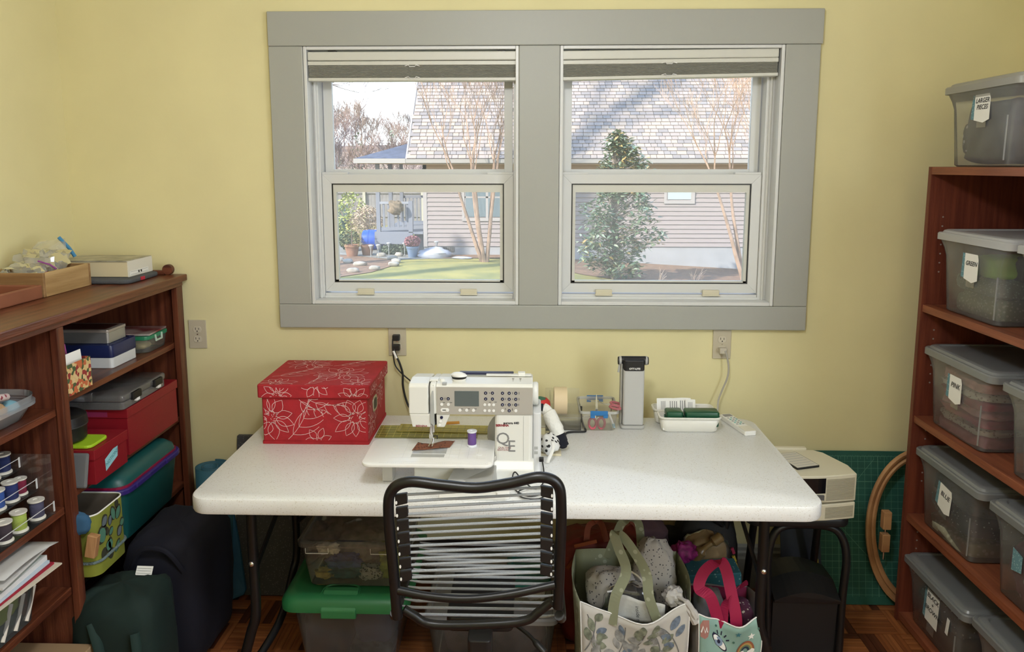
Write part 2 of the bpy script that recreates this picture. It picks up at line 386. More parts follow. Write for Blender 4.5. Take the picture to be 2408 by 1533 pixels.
# added ceiling light, out of view, to brighten the room
t = T('added_ceiling_light', 'added round flush ceiling light with a frosted glass bowl, to brighten the room', 'lamp', (-.05, -2.0, ZC))
MB().lathe([(.17, -.02), (.18, -.012), (.18, 0)], (-.05, -2.0, ZC), 32).build('base_ring', CHROME, t, smooth=True)
MB().lathe([(.001, -.09), (.06, -.087), (.11, -.072), (.15, -.045), (.165, -.02)], (-.05, -2.0, ZC), 32, cap1=False).build('glass_bowl', clear('frosted_bowl', (.95, .95, .92), (.95, .93, .88), .5), t, smooth=True)
d = bpy.data.lights.new('fill_bulb', 'POINT'); d.energy = FILL_LAMP; d.color = (.96, .98, 1); d.shadow_soft_size = .12
o = bpy.data.objects.new('fill_bulb', d); COL.objects.link(o); o.location = (0, 0, -.16); o.parent = t
# added window in the right wall, out of view, housing the fill light
wn = SE('added_window_3', (XR+.05, -2.75, .9))
b = MB()
for y0, y1, z0, z1 in ((-3.55, -3.50, .9, 2.3), (-2.0, -1.95, .9, 2.3), (-3.5, -2.0, .9, .95), (-3.5, -2.0, 2.25, 2.3), (-2.775, -2.725, .95, 2.25)): b.box(XR+.08, XR+.12, y0, y1, z0, z1)
b.build('frame', VINYL, wn, bevel=.003)

# ------------------------------------------------------------------ folding table
def speckle():
    mt = pm('speckled_table_plastic', (.76, .74, .68), .36); n = mt.node_tree; b = n.nodes['Principled BSDF']
    t = n.nodes.new('ShaderNodeTexCoord'); v = n.nodes.new('ShaderNodeTexNoise'); v.inputs['Scale'].default_value = 260; v.inputs['Detail'].default_value = 2
    n.links.new(t.outputs['Object'], v.inputs['Vector']); cr = n.nodes.new('ShaderNodeValToRGB'); n.links.new(v.outputs['Fac'], cr.inputs[0])
    cr.color_ramp.elements[0].position = .30; cr.color_ramp.elements[0].color = (.60, .58, .53, 1); cr.color_ramp.elements[1].position = .40; cr.color_ramp.elements[1].color = (.80, .81, .81, 1)
    n.links.new(cr.outputs[0], b.inputs['Base Color']); return mt
TABLE = speckle()
tb = T('folding_table', 'white speckled folding table with black metal legs under the window', 'table', (-.054, -.476, 0))
MB().rbox(-.969, .861, -.856, -.096, .690, .74, .06, .008, 6).build('tabletop', TABLE, tb, smooth=True, auto=30)
for sx, xx in ((-1, -.84), (1, .735)):
    o = MB().tube(spline([(xx, -.70, .69), (xx, -.70, .5), (xx-.01*sx*0, -.70, .30), (xx+.02*sx, -.70, .22), (xx+.07*sx, -.70, .05), (xx+.08*sx, -.70, .016)], 6), .016, 10).build('leg', BLACK, tb, smooth=True)
    MB().lathe([(.0005, 0), (.007, .002), (.009, .005), (.009, .007)], (0, 0, 0), 12).build('rivet', CHROME, o, smooth=True, local=True)
    rv = bpy.data.objects[o.children[0].name]; rv.location = Vector((xx, -.7235, .465))-OFF[o.name]; rv.rotation_euler = (R(-90), 0, 0)
    MB().tube(spline([(xx-.01*sx, -.31, .69), (xx-.01*sx, -.31, .5), (xx-.01*sx, -.31, .30), (xx, -.34, .22), (xx, -.50, .13), (xx+.05*sx, -.67, .06)], 6), .0135, 10).build('leg', BLACK, tb, smooth=True)
    MB().obox((xx-.012*sx, -.50, .535), (.006, .44, .022), (R(22), 0, 0)).build('brace', BLACK, tb)
    MB().tube([(xx-.012*sx, -.31, .40), (xx-.3*sx, -.40, .685)], .008, 8).build('brace', BLACK, tb, smooth=True)
MB().tube([(-.84, -.70, .672), (.735, -.70, .672)], .008, 8).build('cross_rail', BLACK, tb, smooth=True)
MB().tube([(-.84, -.31, .672), (.735, -.31, .672)], .008, 8).build('cross_rail', BLACK, tb, smooth=True)

# ------------------------------------------------------------------ red lidded box with white line-drawn flowers
RED = pm('red_box_fabric', (.36, .010, .018), .75, var=.08, vs=30, bump=.1, bs=300)
PRINT = pm('white_print', (.82, .60, .60), .8)
rb = T('storage_box', 'red lidded fabric box printed with white line flowers, on the table', 'box', (-.713, -.254, .74))
x0, x1, y0, y1 = -.896, -.533, -.413, -.100
bd = MB().rbox(x0, x1, y0, y1, .7402, .93, .006).build('body', RED, rb, bevel=.003)
MB().rbox(x0-.003, x1+.003, y0-.003, y1+.003, .7402, .75, .006).build('base_band', RED, rb)
lid = MB().rbox(x0-.011, x1+.011, y0-.011, y1+.011, .905, .952, .008).build('lid', RED, rb, bevel=.004)
def flower(rnd, cx, cy, rr, n, squash=1):
    L = []
    a0 = rnd.random()*6
    for k in range(n):
        a = a0+2*math.pi*k/n+rnd.uniform(-.12, .12); w_ = rr*rnd.uniform(.16, .24); l = rr*rnd.uniform(.8, 1.1); c = []
        for s_ in range(17):
            t = s_/8 if s_ <= 8 else 2-s_/8; sd2 = 1 if s_ <= 8 else -1
            side = sd2*w_*math.sin(math.pi*t**.85)*(1 if t < 1 else 0); d = rr*.22+(l-rr*.22)*t
            c.append((cx+math.cos(a)*d-math.sin(a)*side, cy+(math.sin(a)*d+math.cos(a)*side)*squash))
        L.append(c)
    for k in range(26):
        a = rnd.random()*6.28; d = rr*.24*math.sqrt(rnd.random()); e = .05*rr
        L.append([(cx+d*math.cos(a), cy+d*math.sin(a)*squash), (cx+(d+e)*math.cos(a+.4), cy+(d+e)*math.sin(a+.4)*squash)])
    return L
def leafspray(rnd, x, y, a, ln, n=6):
    L = [[(x+ln*t*math.cos(a+.5*t), y+ln*t*math.sin(a+.5*t)) for t in [k/10 for k in range(11)]]]
    for k in range(n):
        t = (k+1)/n; px, py = x+ln*t*math.cos(a+.5*t), y+ln*t*math.sin(a+.5*t)
        for s_ in (1, -1):
            b_ = a+s_*.9; q = ln*.42*(1-.4*t); L.append([(px+q*m_*math.cos(b_-s_*.5*m_), py+q*m_*math.sin(b_-s_*.5*m_)) for m_ in [j/7 for j in range(8)]])
    return L
def clip(L, u0, u1, v0, v1):
    out = []
    for c in L:
        seg = []
        for p in c:
            if u0 < p[0] < u1 and v0 < p[1] < v1: seg.append(p)
            else:
                if len(seg) > 1: out.append(seg)
                seg = []
        if len(seg) > 1: out.append(seg)
    return out
def dense(L, st=.004):
    out = []
    for c in L:
        d = [c[0]]
        for a, b_ in zip(c, c[1:]):
            n = max(1, int(math.hypot(b_[0]-a[0], b_[1]-a[1])/st))
            d += [(a[0]+(b_[0]-a[0])*k/n, a[1]+(b_[1]-a[1])*k/n) for k in range(1, n+1)]
        out.append(d)
    return out
rnd = random.Random(5)
def floral(part, fn, w_, h, spots, name='floral_print'):
    L = []
    for s_ in spots:
        L += flower(rnd, s_[1], s_[2], s_[3], s_[4]) if s_[0] == 'f' else leafspray(rnd, *s_[1:])
    b = MB()
    for c in clip(dense(L), .004, w_-.004, .004, h-.004): b.line(c, .0013, fn)
    b.build(name, PRINT, part)['kind'] = 'stuff'
floral(bd, lambda u, v: (x0+u, y0-.0006, .75+v), .363, .155, [('f', .03, .085, .085, 11), ('f', .32, .085, .08, 11), ('l', .08, .0, .7, .24, 7), ('l', .16, .15, -.6, .12, 4), ('l', .12, .16, -1.0, .10, 4), ('f', .19, .0, .05, 7)])
floral(bd, lambda u, v: (x1+.0006, y0+u, .75+v), .313, .155, [('f', .06, .05, .08, 10), ('f', .22, .12, .07, 10), ('l', .10, .02, .8, .15, 5)])
floral(lid, lambda u, v: (x0-.011+u, y0-.0116, .906+v), .385, .044, [('f', .07, .01, .06, 10), ('f', .20, .05, .06, 9), ('f', .33, .0, .06, 9)])
floral(lid, lambda u, v: (x1+.0116, y0-.011+u, .906+v), .335, .044, [('f', .07, .01, .06, 10), ('f', .20, .05, .06, 9), ('f', .30, .0, .06, 9)])
floral(lid, lambda u, v: (x0-.011+u, y0-.011+v, .9526), .385, .335, [('f', .26, .14, .10, 12), ('f', .10, .29, .09, 11), ('l', .02, .10, .4, .2, 7), ('f', .06, .02, .07, 10), ('l', .2, .25, .3, .17, 6), ('f', .34, .02, .07, 10), ('l', .16, .0, .9, .12, 5)])
hd = MB().prism(rrect(-.335, -.265, .825, .880, .02, 6), x1, x1+.004, 'x').build('label_holder', pm('antique_nickel', (.55, .50, .40), .35, .8), bd, bevel=.001)
MB().prism(rrect(-.324, -.276, .834, .871, .012, 5), x1+.004, x1+.0046, 'x').build('opening', BLACKP, hd)

# ------------------------------------------------------------------ sewing machine
SM = pm('machine_white', (.74, .74, .70), .35); SMG = pm('machine_grey_panel', (.52, .50, .46), .4); NAVY = pm('navy_button', (.012, .014, .05), .4)
sm = T('sewing_machine', 'white computerised sewing machine with a button panel and slide-on table', 'sewing machine', (-.14, -.60, .74))
def SX(p): return -.258+(p-1028)*.00128
def SZ(p): return 1.034-(p-905)*.001278
FY = -.69
MB().prism([(FY-.02, .742), (FY-.02, .775), (FY, .80), (-.52, .80), (-.50, .742)], -.33, .035, 'x').build('base', SM, sm, bevel=.004)
MB().rbox(-.335, -.08, -.705, -.585, .80, .812, .02).build('free_arm', SMG, sm, bevel=.002)
col = MB().rbox(-.085, .030, FY, -.52, .742, .943, .012, n=3).build('column', SM, sm, bevel=.002)
MB().box(.0018, .0026, FY-.0008, FY, .75, .94).build('seam', GREYP, col)
rc = MB().rbox(.030, .056, FY+.014, -.53, .742, .945, .010, n=3).build('side_cover', pm('machine_side', (.66, .67, .68), .4), sm, bevel=.003)
for k, zz in enumerate((.83, .815)): MB().box(.035, .046, FY+.0135, FY+.014, zz, zz+.009).build('port_mark', GREYP, rc)
# head: profile in y-z swept along x, chamfered on top
def headprof(z0): return [(FY, z0), (FY, 1.030), (FY+.010, 1.0365), (-.62, 1.040), (-.53, 1.026), (-.52, 1.0), (-.52, z0)]
hd = MB().prism(headprof(.943), -.262, .030, 'x').build('head', SM, sm, bevel=.003)
MB().rings([[(x, y, z) for y, z in headprof(.943)] for x in (-.262, -.281)]).rings([[(x, y, z) for y, z in headprof(.943)] for x in (-.285, -.338, -.345)]).build('head_cover', SM, sm, bevel=.004)
# nose below the head
b = MB(); b.rings([[(-.344, FY+.001, .943), (-.280, FY+.001, .943), (-.280, -.53, .943), (-.344, -.53, .943)], [(-.336, FY+.006, .900), (-.280, FY+.006, .900), (-.280, -.55, .900), (-.336, -.55, .900)]])
b.rings([[(-.262, FY+.001, .943), (-.220, FY+.001, .943), (-.220, -.53, .943), (-.262, -.53, .943)], [(-.262, FY+.006, .900), (-.238, FY+.006, .900), (-.238, -.55, .900), (-.262, -.55, .900)]])
ns = b.build('nose', SM, sm, bevel=.003)
text('lettering', 'BERNINA', .0085, (-.308, FY+.0045, .904), (1, 0, 0), (0, 0, 1), pm('dark_red_print', (.25, .02, .03), .6), ns, bold=.0002)
MB().box(-.281, -.262, -.66, -.645, .90, 1.038).build('thread_slot', BLACKP, sm)
lv = MB().rings([[(-.280, FY-.001, .915), (-.268, FY-.001, .905), (-.268, -.66, .905), (-.280, -.66, .915)], [(-.280, FY-.004, .985), (-.268, FY-.004, .985), (-.268, -.66, .985), (-.280, -.66, .985)], [(-.274, FY+.002, 1.025), (-.270, FY+.002, 1.035), (-.270, -.66, 1.035), (-.274, -.66, 1.025)]]).build('take_up_cover', GREYP, sm, bevel=.001)
pn = MB().box(-.259, .0295, FY-.0022, FY, .944, 1.0295).build('control_panel', pm('brushed_panel', (.47, .45, .41), .38, .2), sm, bevel=.0012)
MB().box(SX(1069), SX(1126.5), FY-.0034, FY-.0022, SZ(955), SZ(918)).build('display', pm('lcd', (.11, .13, .13), .15), pn, bevel=.0008)
def C4(cx, cy): return SX(830+cx/4.508), SZ(840+cy/4.508)
for cx, cy in ((940,437),(1010,437),(1408,371),(1480,371),(1408,436),(1480,436),(1586,371),(1657,371),(1727,371),(1586,436),(1657,436),(1727,436),(1586,498),(1657,498),(1727,498),(1657,563)):
    x, z = C4(cx, cy); MB().prism(circ(x, z, .0048, n=14), FY-.0042, FY-.002, 'y').build('button', NAVY, pn, bevel=.0006)
    MB().prism(circ(x, z, .0014, n=6), FY-.0045, FY-.0042, 'y').build('button_mark', PAPER, pn)
for cx, cy, r_ in ((940,500,.0048),(1010,500,.0048),(1133,563,.0048),(1205,563,.0048),(1277,563,.0048),(1398,500,.0043),(1445,500,.0043),(1492,500,.0043),(1398,565,.0043),(1445,565,.0043),(1492,565,.0043),(1586,563,.0048),(1727,563,.0048)):
    x, z = C4(cx, cy); MB().prism(circ(x, z, r_, n=14), FY-.0042, FY-.002, 'y').build('button', WHITEP, pn, bevel=.0006)
for cx, cy, l in ((975,437,.006),(1447,371,.004),(1692,371,.007),(1762,371,.007),(1692,436,.005),(1762,436,.007),(1617,436,.005),(1617,498,.005),(1692,498,.005),(1757,498,.006),(1690,550,.007),(1617,545,.005)):
    x, z = C4(cx, cy); MB().box(x-.0006, x+.0006, FY-.0028, FY-.0022, z-l/2, z+l/2).build('print', INK, pn)
for cx, cy in ((1455,473),(1513,470),(1155,548),(1228,546),(1300,548),(963,480),(1038,480)):
    x, z = C4(cx, cy); MB().box(x-.0035, x+.0035, FY-.0028, FY-.0022, z-.0005, z+.0006).build('print', INK, pn)
x, z = C4(975, 563); sl = MB().prism(rrect(x-.0135, x+.0125, z-.006, z+.006, .0058, 5), FY-.003, FY-.002, 'y').build('speed_slider', WHITEP, pn)
MB().box(x-.008, x+.002, FY-.0036, FY-.003, z-.0012, z+.0012).build('slot', BLACKP, sl); MB().rbox(x+.003, x+.010, FY-.006, FY-.003, z-.004, z+.004, .001).build('knob', WHITEP, sl)
x, z = C4(935, 648); MB().prism(circ(x, z, .0045, n=14), FY-.002, FY+.002, 'y').build('button', NAVY, sm)
for cx, cy in ((922, 692), (912, 733)):
    x, z = C4(cx, cy); MB().prism(circ(x, z, .0045, n=14), FY-.0005, FY+.006, 'y').build('button', WHITEP, sm, bevel=.001)
# column lettering
ink = pm('dark_red_print', (.25, .02, .03), .6); gi = pm('grey_print', (.20, .20, .20), .6); cy_ = FY-.0008
text('lettering', 'aurora 440', .0105, (-.035, cy_, SZ(840+703/4.508)), (1, 0, 0), (0, 0, 1), INK, col, bold=.0004)
text('lettering', 'BERNINA', .0095, (-.062, cy_, SZ(840+730/4.508)), (1, 0, 0), (0, 0, 1), ink, col, bold=.0005)
text('lettering', 'Q', .052, (-.060, cy_, SZ(840+880/4.508)), (1, 0, 0), (0, 0, 1), gi, col)
text('lettering', 'E', .052, (-.034, cy_, SZ(840+965/4.508)), (1, 0, 0), (0, 0, 1), gi, col)
text('lettering', "QUILTER'S", .0085, (-.055, cy_, SZ(840+978/4.508)), (1, 0, 0), (0, 0, 1), ink, col)
text('lettering', 'EDITION', .0085, (-.060, cy_, SZ(840+1003/4.508)), (1, 0, 0), (0, 0, 1), ink, col)
# handwheel
b = MB(); b.rings([[(x, -.60+r_*math.cos(a), .984+r_*math.sin(a)) for a in [2*math.pi*k/28 for k in range(28)]] for x, r_ in ((.029, .033), (.033, .036), (.043, .036), (.047, .032), (.0475, .02))]); b.build('handwheel', SM, sm, smooth=True)
# top of the machine
MB().rbox(-.285, -.258, -.66, -.63, 1.036, 1.043, .003).build('thread_guide', SM, sm, bevel=.001); MB().lathe([(.008, 0), (.009, .004), (.007, .009), (.003, .010)], (-.246, -.655, 1.036), 16).build('winder_disc', SM, sm, smooth=True)
MB().box(-.243, -.230, -.688, -.675, 1.034, 1.040).build('thread_cutter', GREYP, sm)
MB().obox((-.115, -.585, 1.044), (.17, .018, .008)).build('carrying_handle', NAVY, sm, bevel=.002); MB().obox((-.045, -.60, 1.043), (.14, .020, .004)).build('handle_trim', SM, sm, bevel=.001); MB().obox((-.005, -.60, 1.046), (.022, .022, .012)).build('handle_end', SM, sm, bevel=.002)
for dx in (-.03, -.008): MB().lathe([(.002, 0), (.002, .008), (.004, .009), (.004, .011)], (dx, -.655, 1.036), 10).build('spool_pin', CHROME, sm)
# needle, presser foot
nd = MB().tube([(-.284, -.648, .903), (-.284, -.648, .866)], .004, 10).tube([(-.2765, -.648, .903), (-.2765, -.648, .872)], .0035, 10).build('needle_bar', CHROME, sm, smooth=True)
MB().rbox(-.290, -.277, -.655, -.641, .853, .867, .003).build('needle_clamp', CHROME, nd); MB().tube([(-.277, -.650, .860), (-.264, -.652, .861)], .0016, 8).build('clamp_screw', BLACKP, nd); MB().box(-.266, -.264, -.656, -.646, .852, .862).build('screw_head', BLACKP, nd)
MB().tube([(-.284, -.648, .853), (-.284, -.648, .828)], .0009, 6).build('needle', CHROME, nd)
pf = MB().tube([(-.277, -.646, .853), (-.280, -.648, .836)], .003, 8).build('presser_foot', CHROME, sm, smooth=True)
for s_ in (-.005, .005): MB().obox((-.284+s_, -.655, .8325), (.003, .024, .003), (R(-8), 0, 0)).build('toe', CHROME, pf)
# slide-on table with printed grid
PL = pm('platform_white', (.84, .84, .82), .28)
px0, px1, py0, py1, pz = -.474, -.086, -.795, -.580, .825
st = MB().rbox(px0, px1, py0, py1, pz-.010, pz, .028, .003, 6).build('slide_on_table', PL, sm, smooth=True, auto=30)
b = MB()
for k in range(9): b.box(-.36+k*.028, -.3594+k*.028, py0+.05, py1-.01, pz, pz+.0002)
for k in range(6): b.box(-.40, -.11, -.60-k*.028, -.5994-k*.028, pz, pz+.0002)
b.box(-.42, -.10, -.772, -.7714, pz, pz+.0003); b.box(-.42, -.10, -.7845, -.7839, pz, pz+.0003)
for k in range(54): b.box(-.42+k*.006, -.4195+k*.006, -.7839 if k % 4 else -.7839, -.781 if k % 4 else -.7775, pz, pz+.0003)
b.build('grid_print', pm('pale_print', (.60, .60, .58), .6), st)
MB().box(-.335, -.235, -.735, -.712, pz, pz+.0006).build('bobbin_window', pm('smoked_window', (.42, .43, .42), .15), st); MB().box(-.335, -.232, -.707, -.64, pz, pz+.0006).build('needle_plate', pm('plate_metal', (.6, .62, .64), .3, .6), st)
MB().prism(rrect(-.140, -.122, -.716, -.706, .0045, 4), pz, pz+.0006).build('slot', pm('bright_slot', (.9, .9, .9), .3), st)
for q in (px0+.05, px1-.09): MB().box(q, q+.03, -.72, -.66, .742, pz-.010).build('table_support', SMG, st)
b = MB(); b.rings([[(-.245, -.80, .7425), (-.09, -.80, .7425), (-.075, -.70, .7425), (-.20, -.70, .7425)], [(-.235, -.79, .748), (-.09, -.79, .775), (-.08, -.705, .79), (-.20, -.70, .79)]]); rp_ = b.build('front_ramp', pm('ramp_grey', (.42, .42, .40), .5), sm)
for k in range(14): MB().obox((-.225+k*.0105, -.795+.0, .7515+k*.0017), (.0018, .012, .002)).build('rib', GREYP, rp_)
# fabric scrap under the foot
def scrap(u, v):
    x = -.338+u*.112+v*.012; y = -.690+v*.046+u*.032; z = pz+.0016+.006*abs(math.sin(u*5.2+1.2))*(.35+.65*v)+.010*max(0, u-.6)*v+.008*max(0, .12-u)*5*v
    return (x, y, z)
tag(MB().grid(scrap, 24, 8).build('fabric_scrap', dots('brown_batik', (.19, .065, .03), (.07, .022, .012), 90, .28), smooth=True, solid=.0008), 'small brown patterned fabric scrap under the presser foot', 'fabric')
def spool_mesh(t, c, h, r, thread, capm):
    MB().lathe([(r*.8, .12*h), (r*.86, .16*h), (r*.86, .84*h), (r*.8, .88*h)], c, 20).build('thread', thread, t, smooth=True)
    MB().lathe([(r, 0), (r, .07*h), (r*.82, .12*h)], c, 20).build('lower_rim', capm, t, smooth=True)
    MB().lathe([(r*.82, .88*h), (r, .93*h), (r, h), (r*.35, h), (r*.3, h-.002)], c, 20).build('upper_rim', capm, t, smooth=True)
def thread_mat(n, c): return pm('thread_'+n, c, .55, bump=.5, bs=40, stretch=(1, 1, 40))
t = T('thread_spool', 'purple thread spool standing on the machine table', 'spool', (-.158, -.640, pz)); spool_mesh(t, (-.158, -.640, pz+.0004), .050, .0155, thread_mat('purple', (.16, .075, .30)), pm('spool_white', (.78, .80, .84), .4))
# magnetic pin holder on the machine
t = T('pin_holder', 'white oval pin holder with a dark band lying on the sewing machine', 'pin holder', (-.195, -.655, 1.040))
def ov(rx, ry, z, dx=0): return [(-.195+dx+rx*math.cos(2*math.pi*k/24), -.655+ry*math.sin(2*math.pi*k/24), z) for k in range(24)]
MB().rings([ov(.018, .014, 1.0375), ov(.021, .016, 1.041), ov(.021, .016, 1.046)]).build('foot', SM, t, smooth=True)
MB().rings([ov(.021, .016, 1.0462), ov(.024, .017, 1.052, .001), ov(.022, .016, 1.056, -.002)]).build('band', BLACKP, t, smooth=True)
MB().rings([ov(.024, .0175, 1.0535, .001), ov(.023, .017, 1.059, -.002), ov(.014, .010, 1.064, -.004), ov(.004, .003, 1.065, -.005)]).build('dome', WHITEP, t, smooth=True)
# small fastener lying on the table
t = T('sewing_clip', 'tiny grey metal clip with a wire tail lying on the tabletop', 'clip', (-.428, -.67, .74))
MB().obox((-.430, -.672, .746), (.007, .006, .011), (0, .2, .3)).build('body', GREYP, t, bevel=.001); MB().tube([(-.428, -.67, .7505), (-.418, -.668, .749), (-.408, -.668, .7455)], .0008, 6).build('wire', CHROME, t)
# foot control on the table behind the chair
t = T('foot_control', 'off-white foot control lying at the front edge of the table', 'foot pedal', (-.14, -.80, .74))
MB().prism([(-.845, .7405), (-.76, .7405), (-.76, .765), (-.845, .752)], -.24, -.045, 'x').build('housing', SM, t, bevel=.004); MB().obox((-.135, -.80, .7605), (.036, .03, .006), (R(9), 0, 0)).build('socket', GREYP, t, bevel=.001); MB().prism(circ(-.135, -.80, .004, n=10), .763, .7645).build('hole', BLACKP, t)
MB().rbox(-.075, -.035, -.84, -.79, .7405, .762, .008).build('end_clip', WHITEP, t, bevel=.003)
# black machine cord: from the side of the machine, looping on the table, down behind the chair
CORD = pm('black_cord', (.012, .012, .013), .5)
t = T('machine_cord', 'thin black cord looping on the table beside the sewing machine', 'cord', (.05, -.70, .74))
MB().rbox(.050, .064, -.69, -.672, .795, .806, .002).build('plug', BLACKP, t, bevel=.002)
MB().tube(spline([(.060, -.690, .797), (.064, -.72, .775), (.060, -.75, .752), (.035, -.77, .746), (.0, -.745, .760), (-.022, -.72, .775), (-.03, -.73, .760), (-.02, -.78, .745), (.02, -.82, .7445), (.06, -.80, .745), (.068, -.775, .746), (.03, -.77, .750), (-.01, -.80, .750), (.0, -.835, .747), (.05, -.838, .7455), (.075, -.80, .749)], 8), .0022, 6).build('cable', CORD, t, smooth=True)

# ------------------------------------------------------------------ quilting rulers on the table behind the machine
def ruler(n, label, cx, cy, z, w_, d, rot, mat, gridcol, step):
    t = T(n, label, 'ruler', (cx, cy, z), 'quilting rulers', (0, 0, rot))
    MB().box(-w_/2, w_/2, -d/2, d/2, 0, .003).build('plate', mat, t, local=True)
    b = MB(); k = -w_/2+step/2
    while k < w_/2: b.box(k-.0005, k+.0005, -d/2+.002, d/2-.002, .003, .0033); k += step
    k = -d/2+step/2
    while k < d/2: b.box(-w_/2+.002, w_/2-.002, k-.0005, k+.0005, .003, .0033); k += step
    b.build('grid_lines', gridcol, t, local=True); return t
GRN = clear('green_acrylic', (.85, .90, .55), (.48, .48, .14), .6); YEL = clear('yellow_acrylic', (.97, .93, .50), (.80, .70, .20), .65)
YL = pm('yellow_line', (.66, .58, .12), .5); DGL = pm('dark_green_line', (.10, .14, .05), .5)
ruler('quilting_ruler', 'green tinted acrylic quilting ruler lying against the red box', -.345, -.285, .7405, .36, .125, R(1), GRN, YL, .0254)
ruler('quilting_ruler', 'yellow acrylic quilting ruler on top of the green ruler', -.285, -.262, .7442, .34, .075, R(-2), YEL, DGL, .0254)
o = MB().obox((-.268, -.192, .7436), (.055, .014, .006), (0, 0, R(10))).build('seam_ruler', pm('orange_wood', (.55, .26, .04), .5)); tag(o, 'short orange wooden measuring stick behind the sewing machine', 'ruler')
# grey dust cover bundled behind the column
def bundle(n, label, cat, mat, c, s_, seed, amp=.25, parent=None, nn=20):
    b = MB(); rr = random.Random(seed); ofs = Vector((rr.random()*50, rr.random()*50, rr.random()*50)); vs = []
    nv = nn//2
    for j in range(nv+1):
        th = math.pi*j/nv
        for i in range(nn):
            ph = 2*math.pi*i/nn; d = Vector((math.sin(th)*math.cos(ph), math.sin(th)*math.sin(ph), math.cos(th)))
            k = 1+amp*noise.noise(d*1.7+ofs)+amp*.7*noise.noise(d*4.1+ofs)
            p = Vector((d.x*s_[0]*k, d.y*s_[1]*k, d.z*s_[2]*k)); p.z = max(p.z, -s_[2]*.92)
            vs.append(Vector(c)+p)
    fs = [(j*nn+i, j*nn+(i+1) % nn, (j+1)*nn+(i+1) % nn, (j+1)*nn+i) for j in range(nv) for i in range(nn)]
    b.add(vs, fs); o = b.build(n, mat, parent, smooth=True, auto=75)
    if label and parent is None: tag(o, label, cat)
    return o
bundle('dust_cover', 'pale grey fabric dust cover bunched behind the sewing machine column', 'cover', pm('pale_grey_cloth', (.55, .57, .58), .8), (-.075, -.42, .792), (.05, .05, .056), 3)
bundle('pouch', 'black pouch on top of the bunched dust cover', 'pouch', BLACKP, (-.075, -.40, .872), (.045, .035, .022), 4)
# white cloth with black tips hanging over a striped bundle
t = T('cloth_toy', 'limp white soft toy with black tips beside the machine handwheel', 'soft toy', (.10, -.44, .74))
MB().tube(spline([(.055, -.40, .862), (.07, -.40, .868), (.085, -.41, .855), (.10, -.43, .83), (.115, -.44, .805), (.122, -.445, .785)], 6), [.012]*6+[.02]*6+[.025]*6+[.024]*6+[.021]*7, 14).build('body', pm('white_plush', (.78, .77, .72), .95, bump=.4, bs=120), t, smooth=True)
MB().tube(spline([(.118, -.443, .795), (.128, -.448, .770), (.134, -.452, .757), (.136, -.453, .750)], 6), [.022]*7+[.02]*6+[.013, .012, .011, .010, .008, .004], 14).build('black_tip', pm('black_plush', (.008, .008, .015), .95), t, smooth=True)
MB().tube(spline([(.045, -.41, .866), (.055, -.40, .872), (.066, -.40, .872)], 5), .014, 12).build('black_end', pm('black_plush', (.008, .008, .015), .95), t, smooth=True)
bundle('fabric_bundle', 'black and white zebra striped fabric bundle beside the machine', 'fabric', dots('zebra', (.72, .72, .70), (.02, .02, .02), 60, .30), (.085, -.475, .772), (.034, .045, .034), 8)
o = MB().box(.055, .125, -.50, -.46, .7405, .748).build('card_stack', pm('cream_card', (.62, .56, .40), .8)); tag(o, 'small cream card under the striped fabric bundle', 'card')
o = MB().grid(lambda u, v: (.088+.012*u-.012*v*v+.004*math.sin(5*v), -.522-.045*v-.01*math.sin(3*v), .80-.058*v+.006*math.sin(3.1*v)), 2, 12).build('ribbon_tape', pm('white_tape', (.75, .74, .70), .8), smooth=True, solid=.0008); tag(o, 'white measuring tape end hanging off the striped bundle', 'tape')

# ------------------------------------------------------------------ acrylic organiser with tape roll, tomato pincushion
ACR = clear('clear_acrylic', (.98, .98, .97), (.85, .85, .82), .05, .05, .01)
t = T('acrylic_organizer', 'clear acrylic desk organizer holding a roll of tape', 'organizer', (.14, -.19, .74))
for q in ((.078, .206, -.252, -.249, .742, .800), (.078, .206, -.205, -.202, .742, .825), (.078, .206, -.132, -.129, .742, .862), (.078, .081, -.252, -.129, .742, .815), (.203, .206, -.252, -.129, .742, .815), (.094, .097, -.205, -.132, .742, .855), (.078, .206, -.252, -.129, .7405, .743)): MB().box(*q).build('panel', ACR, t)
t2 = T('tape_roll', 'wide roll of cream tape standing in the acrylic organizer', 'tape', (.134, -.180, .745))
def ringx(n, mat, par, x0, x1, cy, cz, r0, r1, nn=32):
    b = MB(); b.rings([[(x, cy+r_*math.cos(2*math.pi*k/nn), cz+r_*math.sin(2*math.pi*k/nn)) for k in range(nn)] for x, r_ in ((x0, r0), (x0, r1), (x1, r1), (x1, r0), (x0, r0))], False, False)
    return b.build(n, mat, par, smooth=True)
ringx('tape', pm('cream_tape', (.74, .60, .38), .55), t2, .110, .158, -.165, .822, .040, .0525); ringx('core', pm('cardboard_core', (.45, .30, .16), .9), t2, .112, .156, -.165, .822, .038, .040)
t = T('pincushion', 'red tomato pincushion with a green leaf top behind the handwheel', 'pincushion', (.062, -.26, .80))
b = MB(); nn = 28
b.rings([[(.062+r_*(1-.06*abs(math.cos(3*a)))*math.cos(a), -.26+r_*(1-.06*abs(math.cos(3*a)))*math.sin(a), .815+z) for a in [2*math.pi*k/nn for k in range(nn)]] for r_, z in ((.012, 0), (.028, .006), (.035, .02), (.033, .035), (.022, .046), (.006, .045))]); b.build('body', pm('tomato_red', (.50, .025, .02), .7), t, smooth=True)
MB().rings([[(.055+r_*math.cos(a), -.26+r_*math.sin(a), .815+z) for a in [2*math.pi*k/10 for k in range(10)]] for r_, z in ((.024, .046), (.012, .051), (.002, .052))]).build('leaf_top', pm('felt_green', (.05, .14, .08), .9), t, smooth=True)
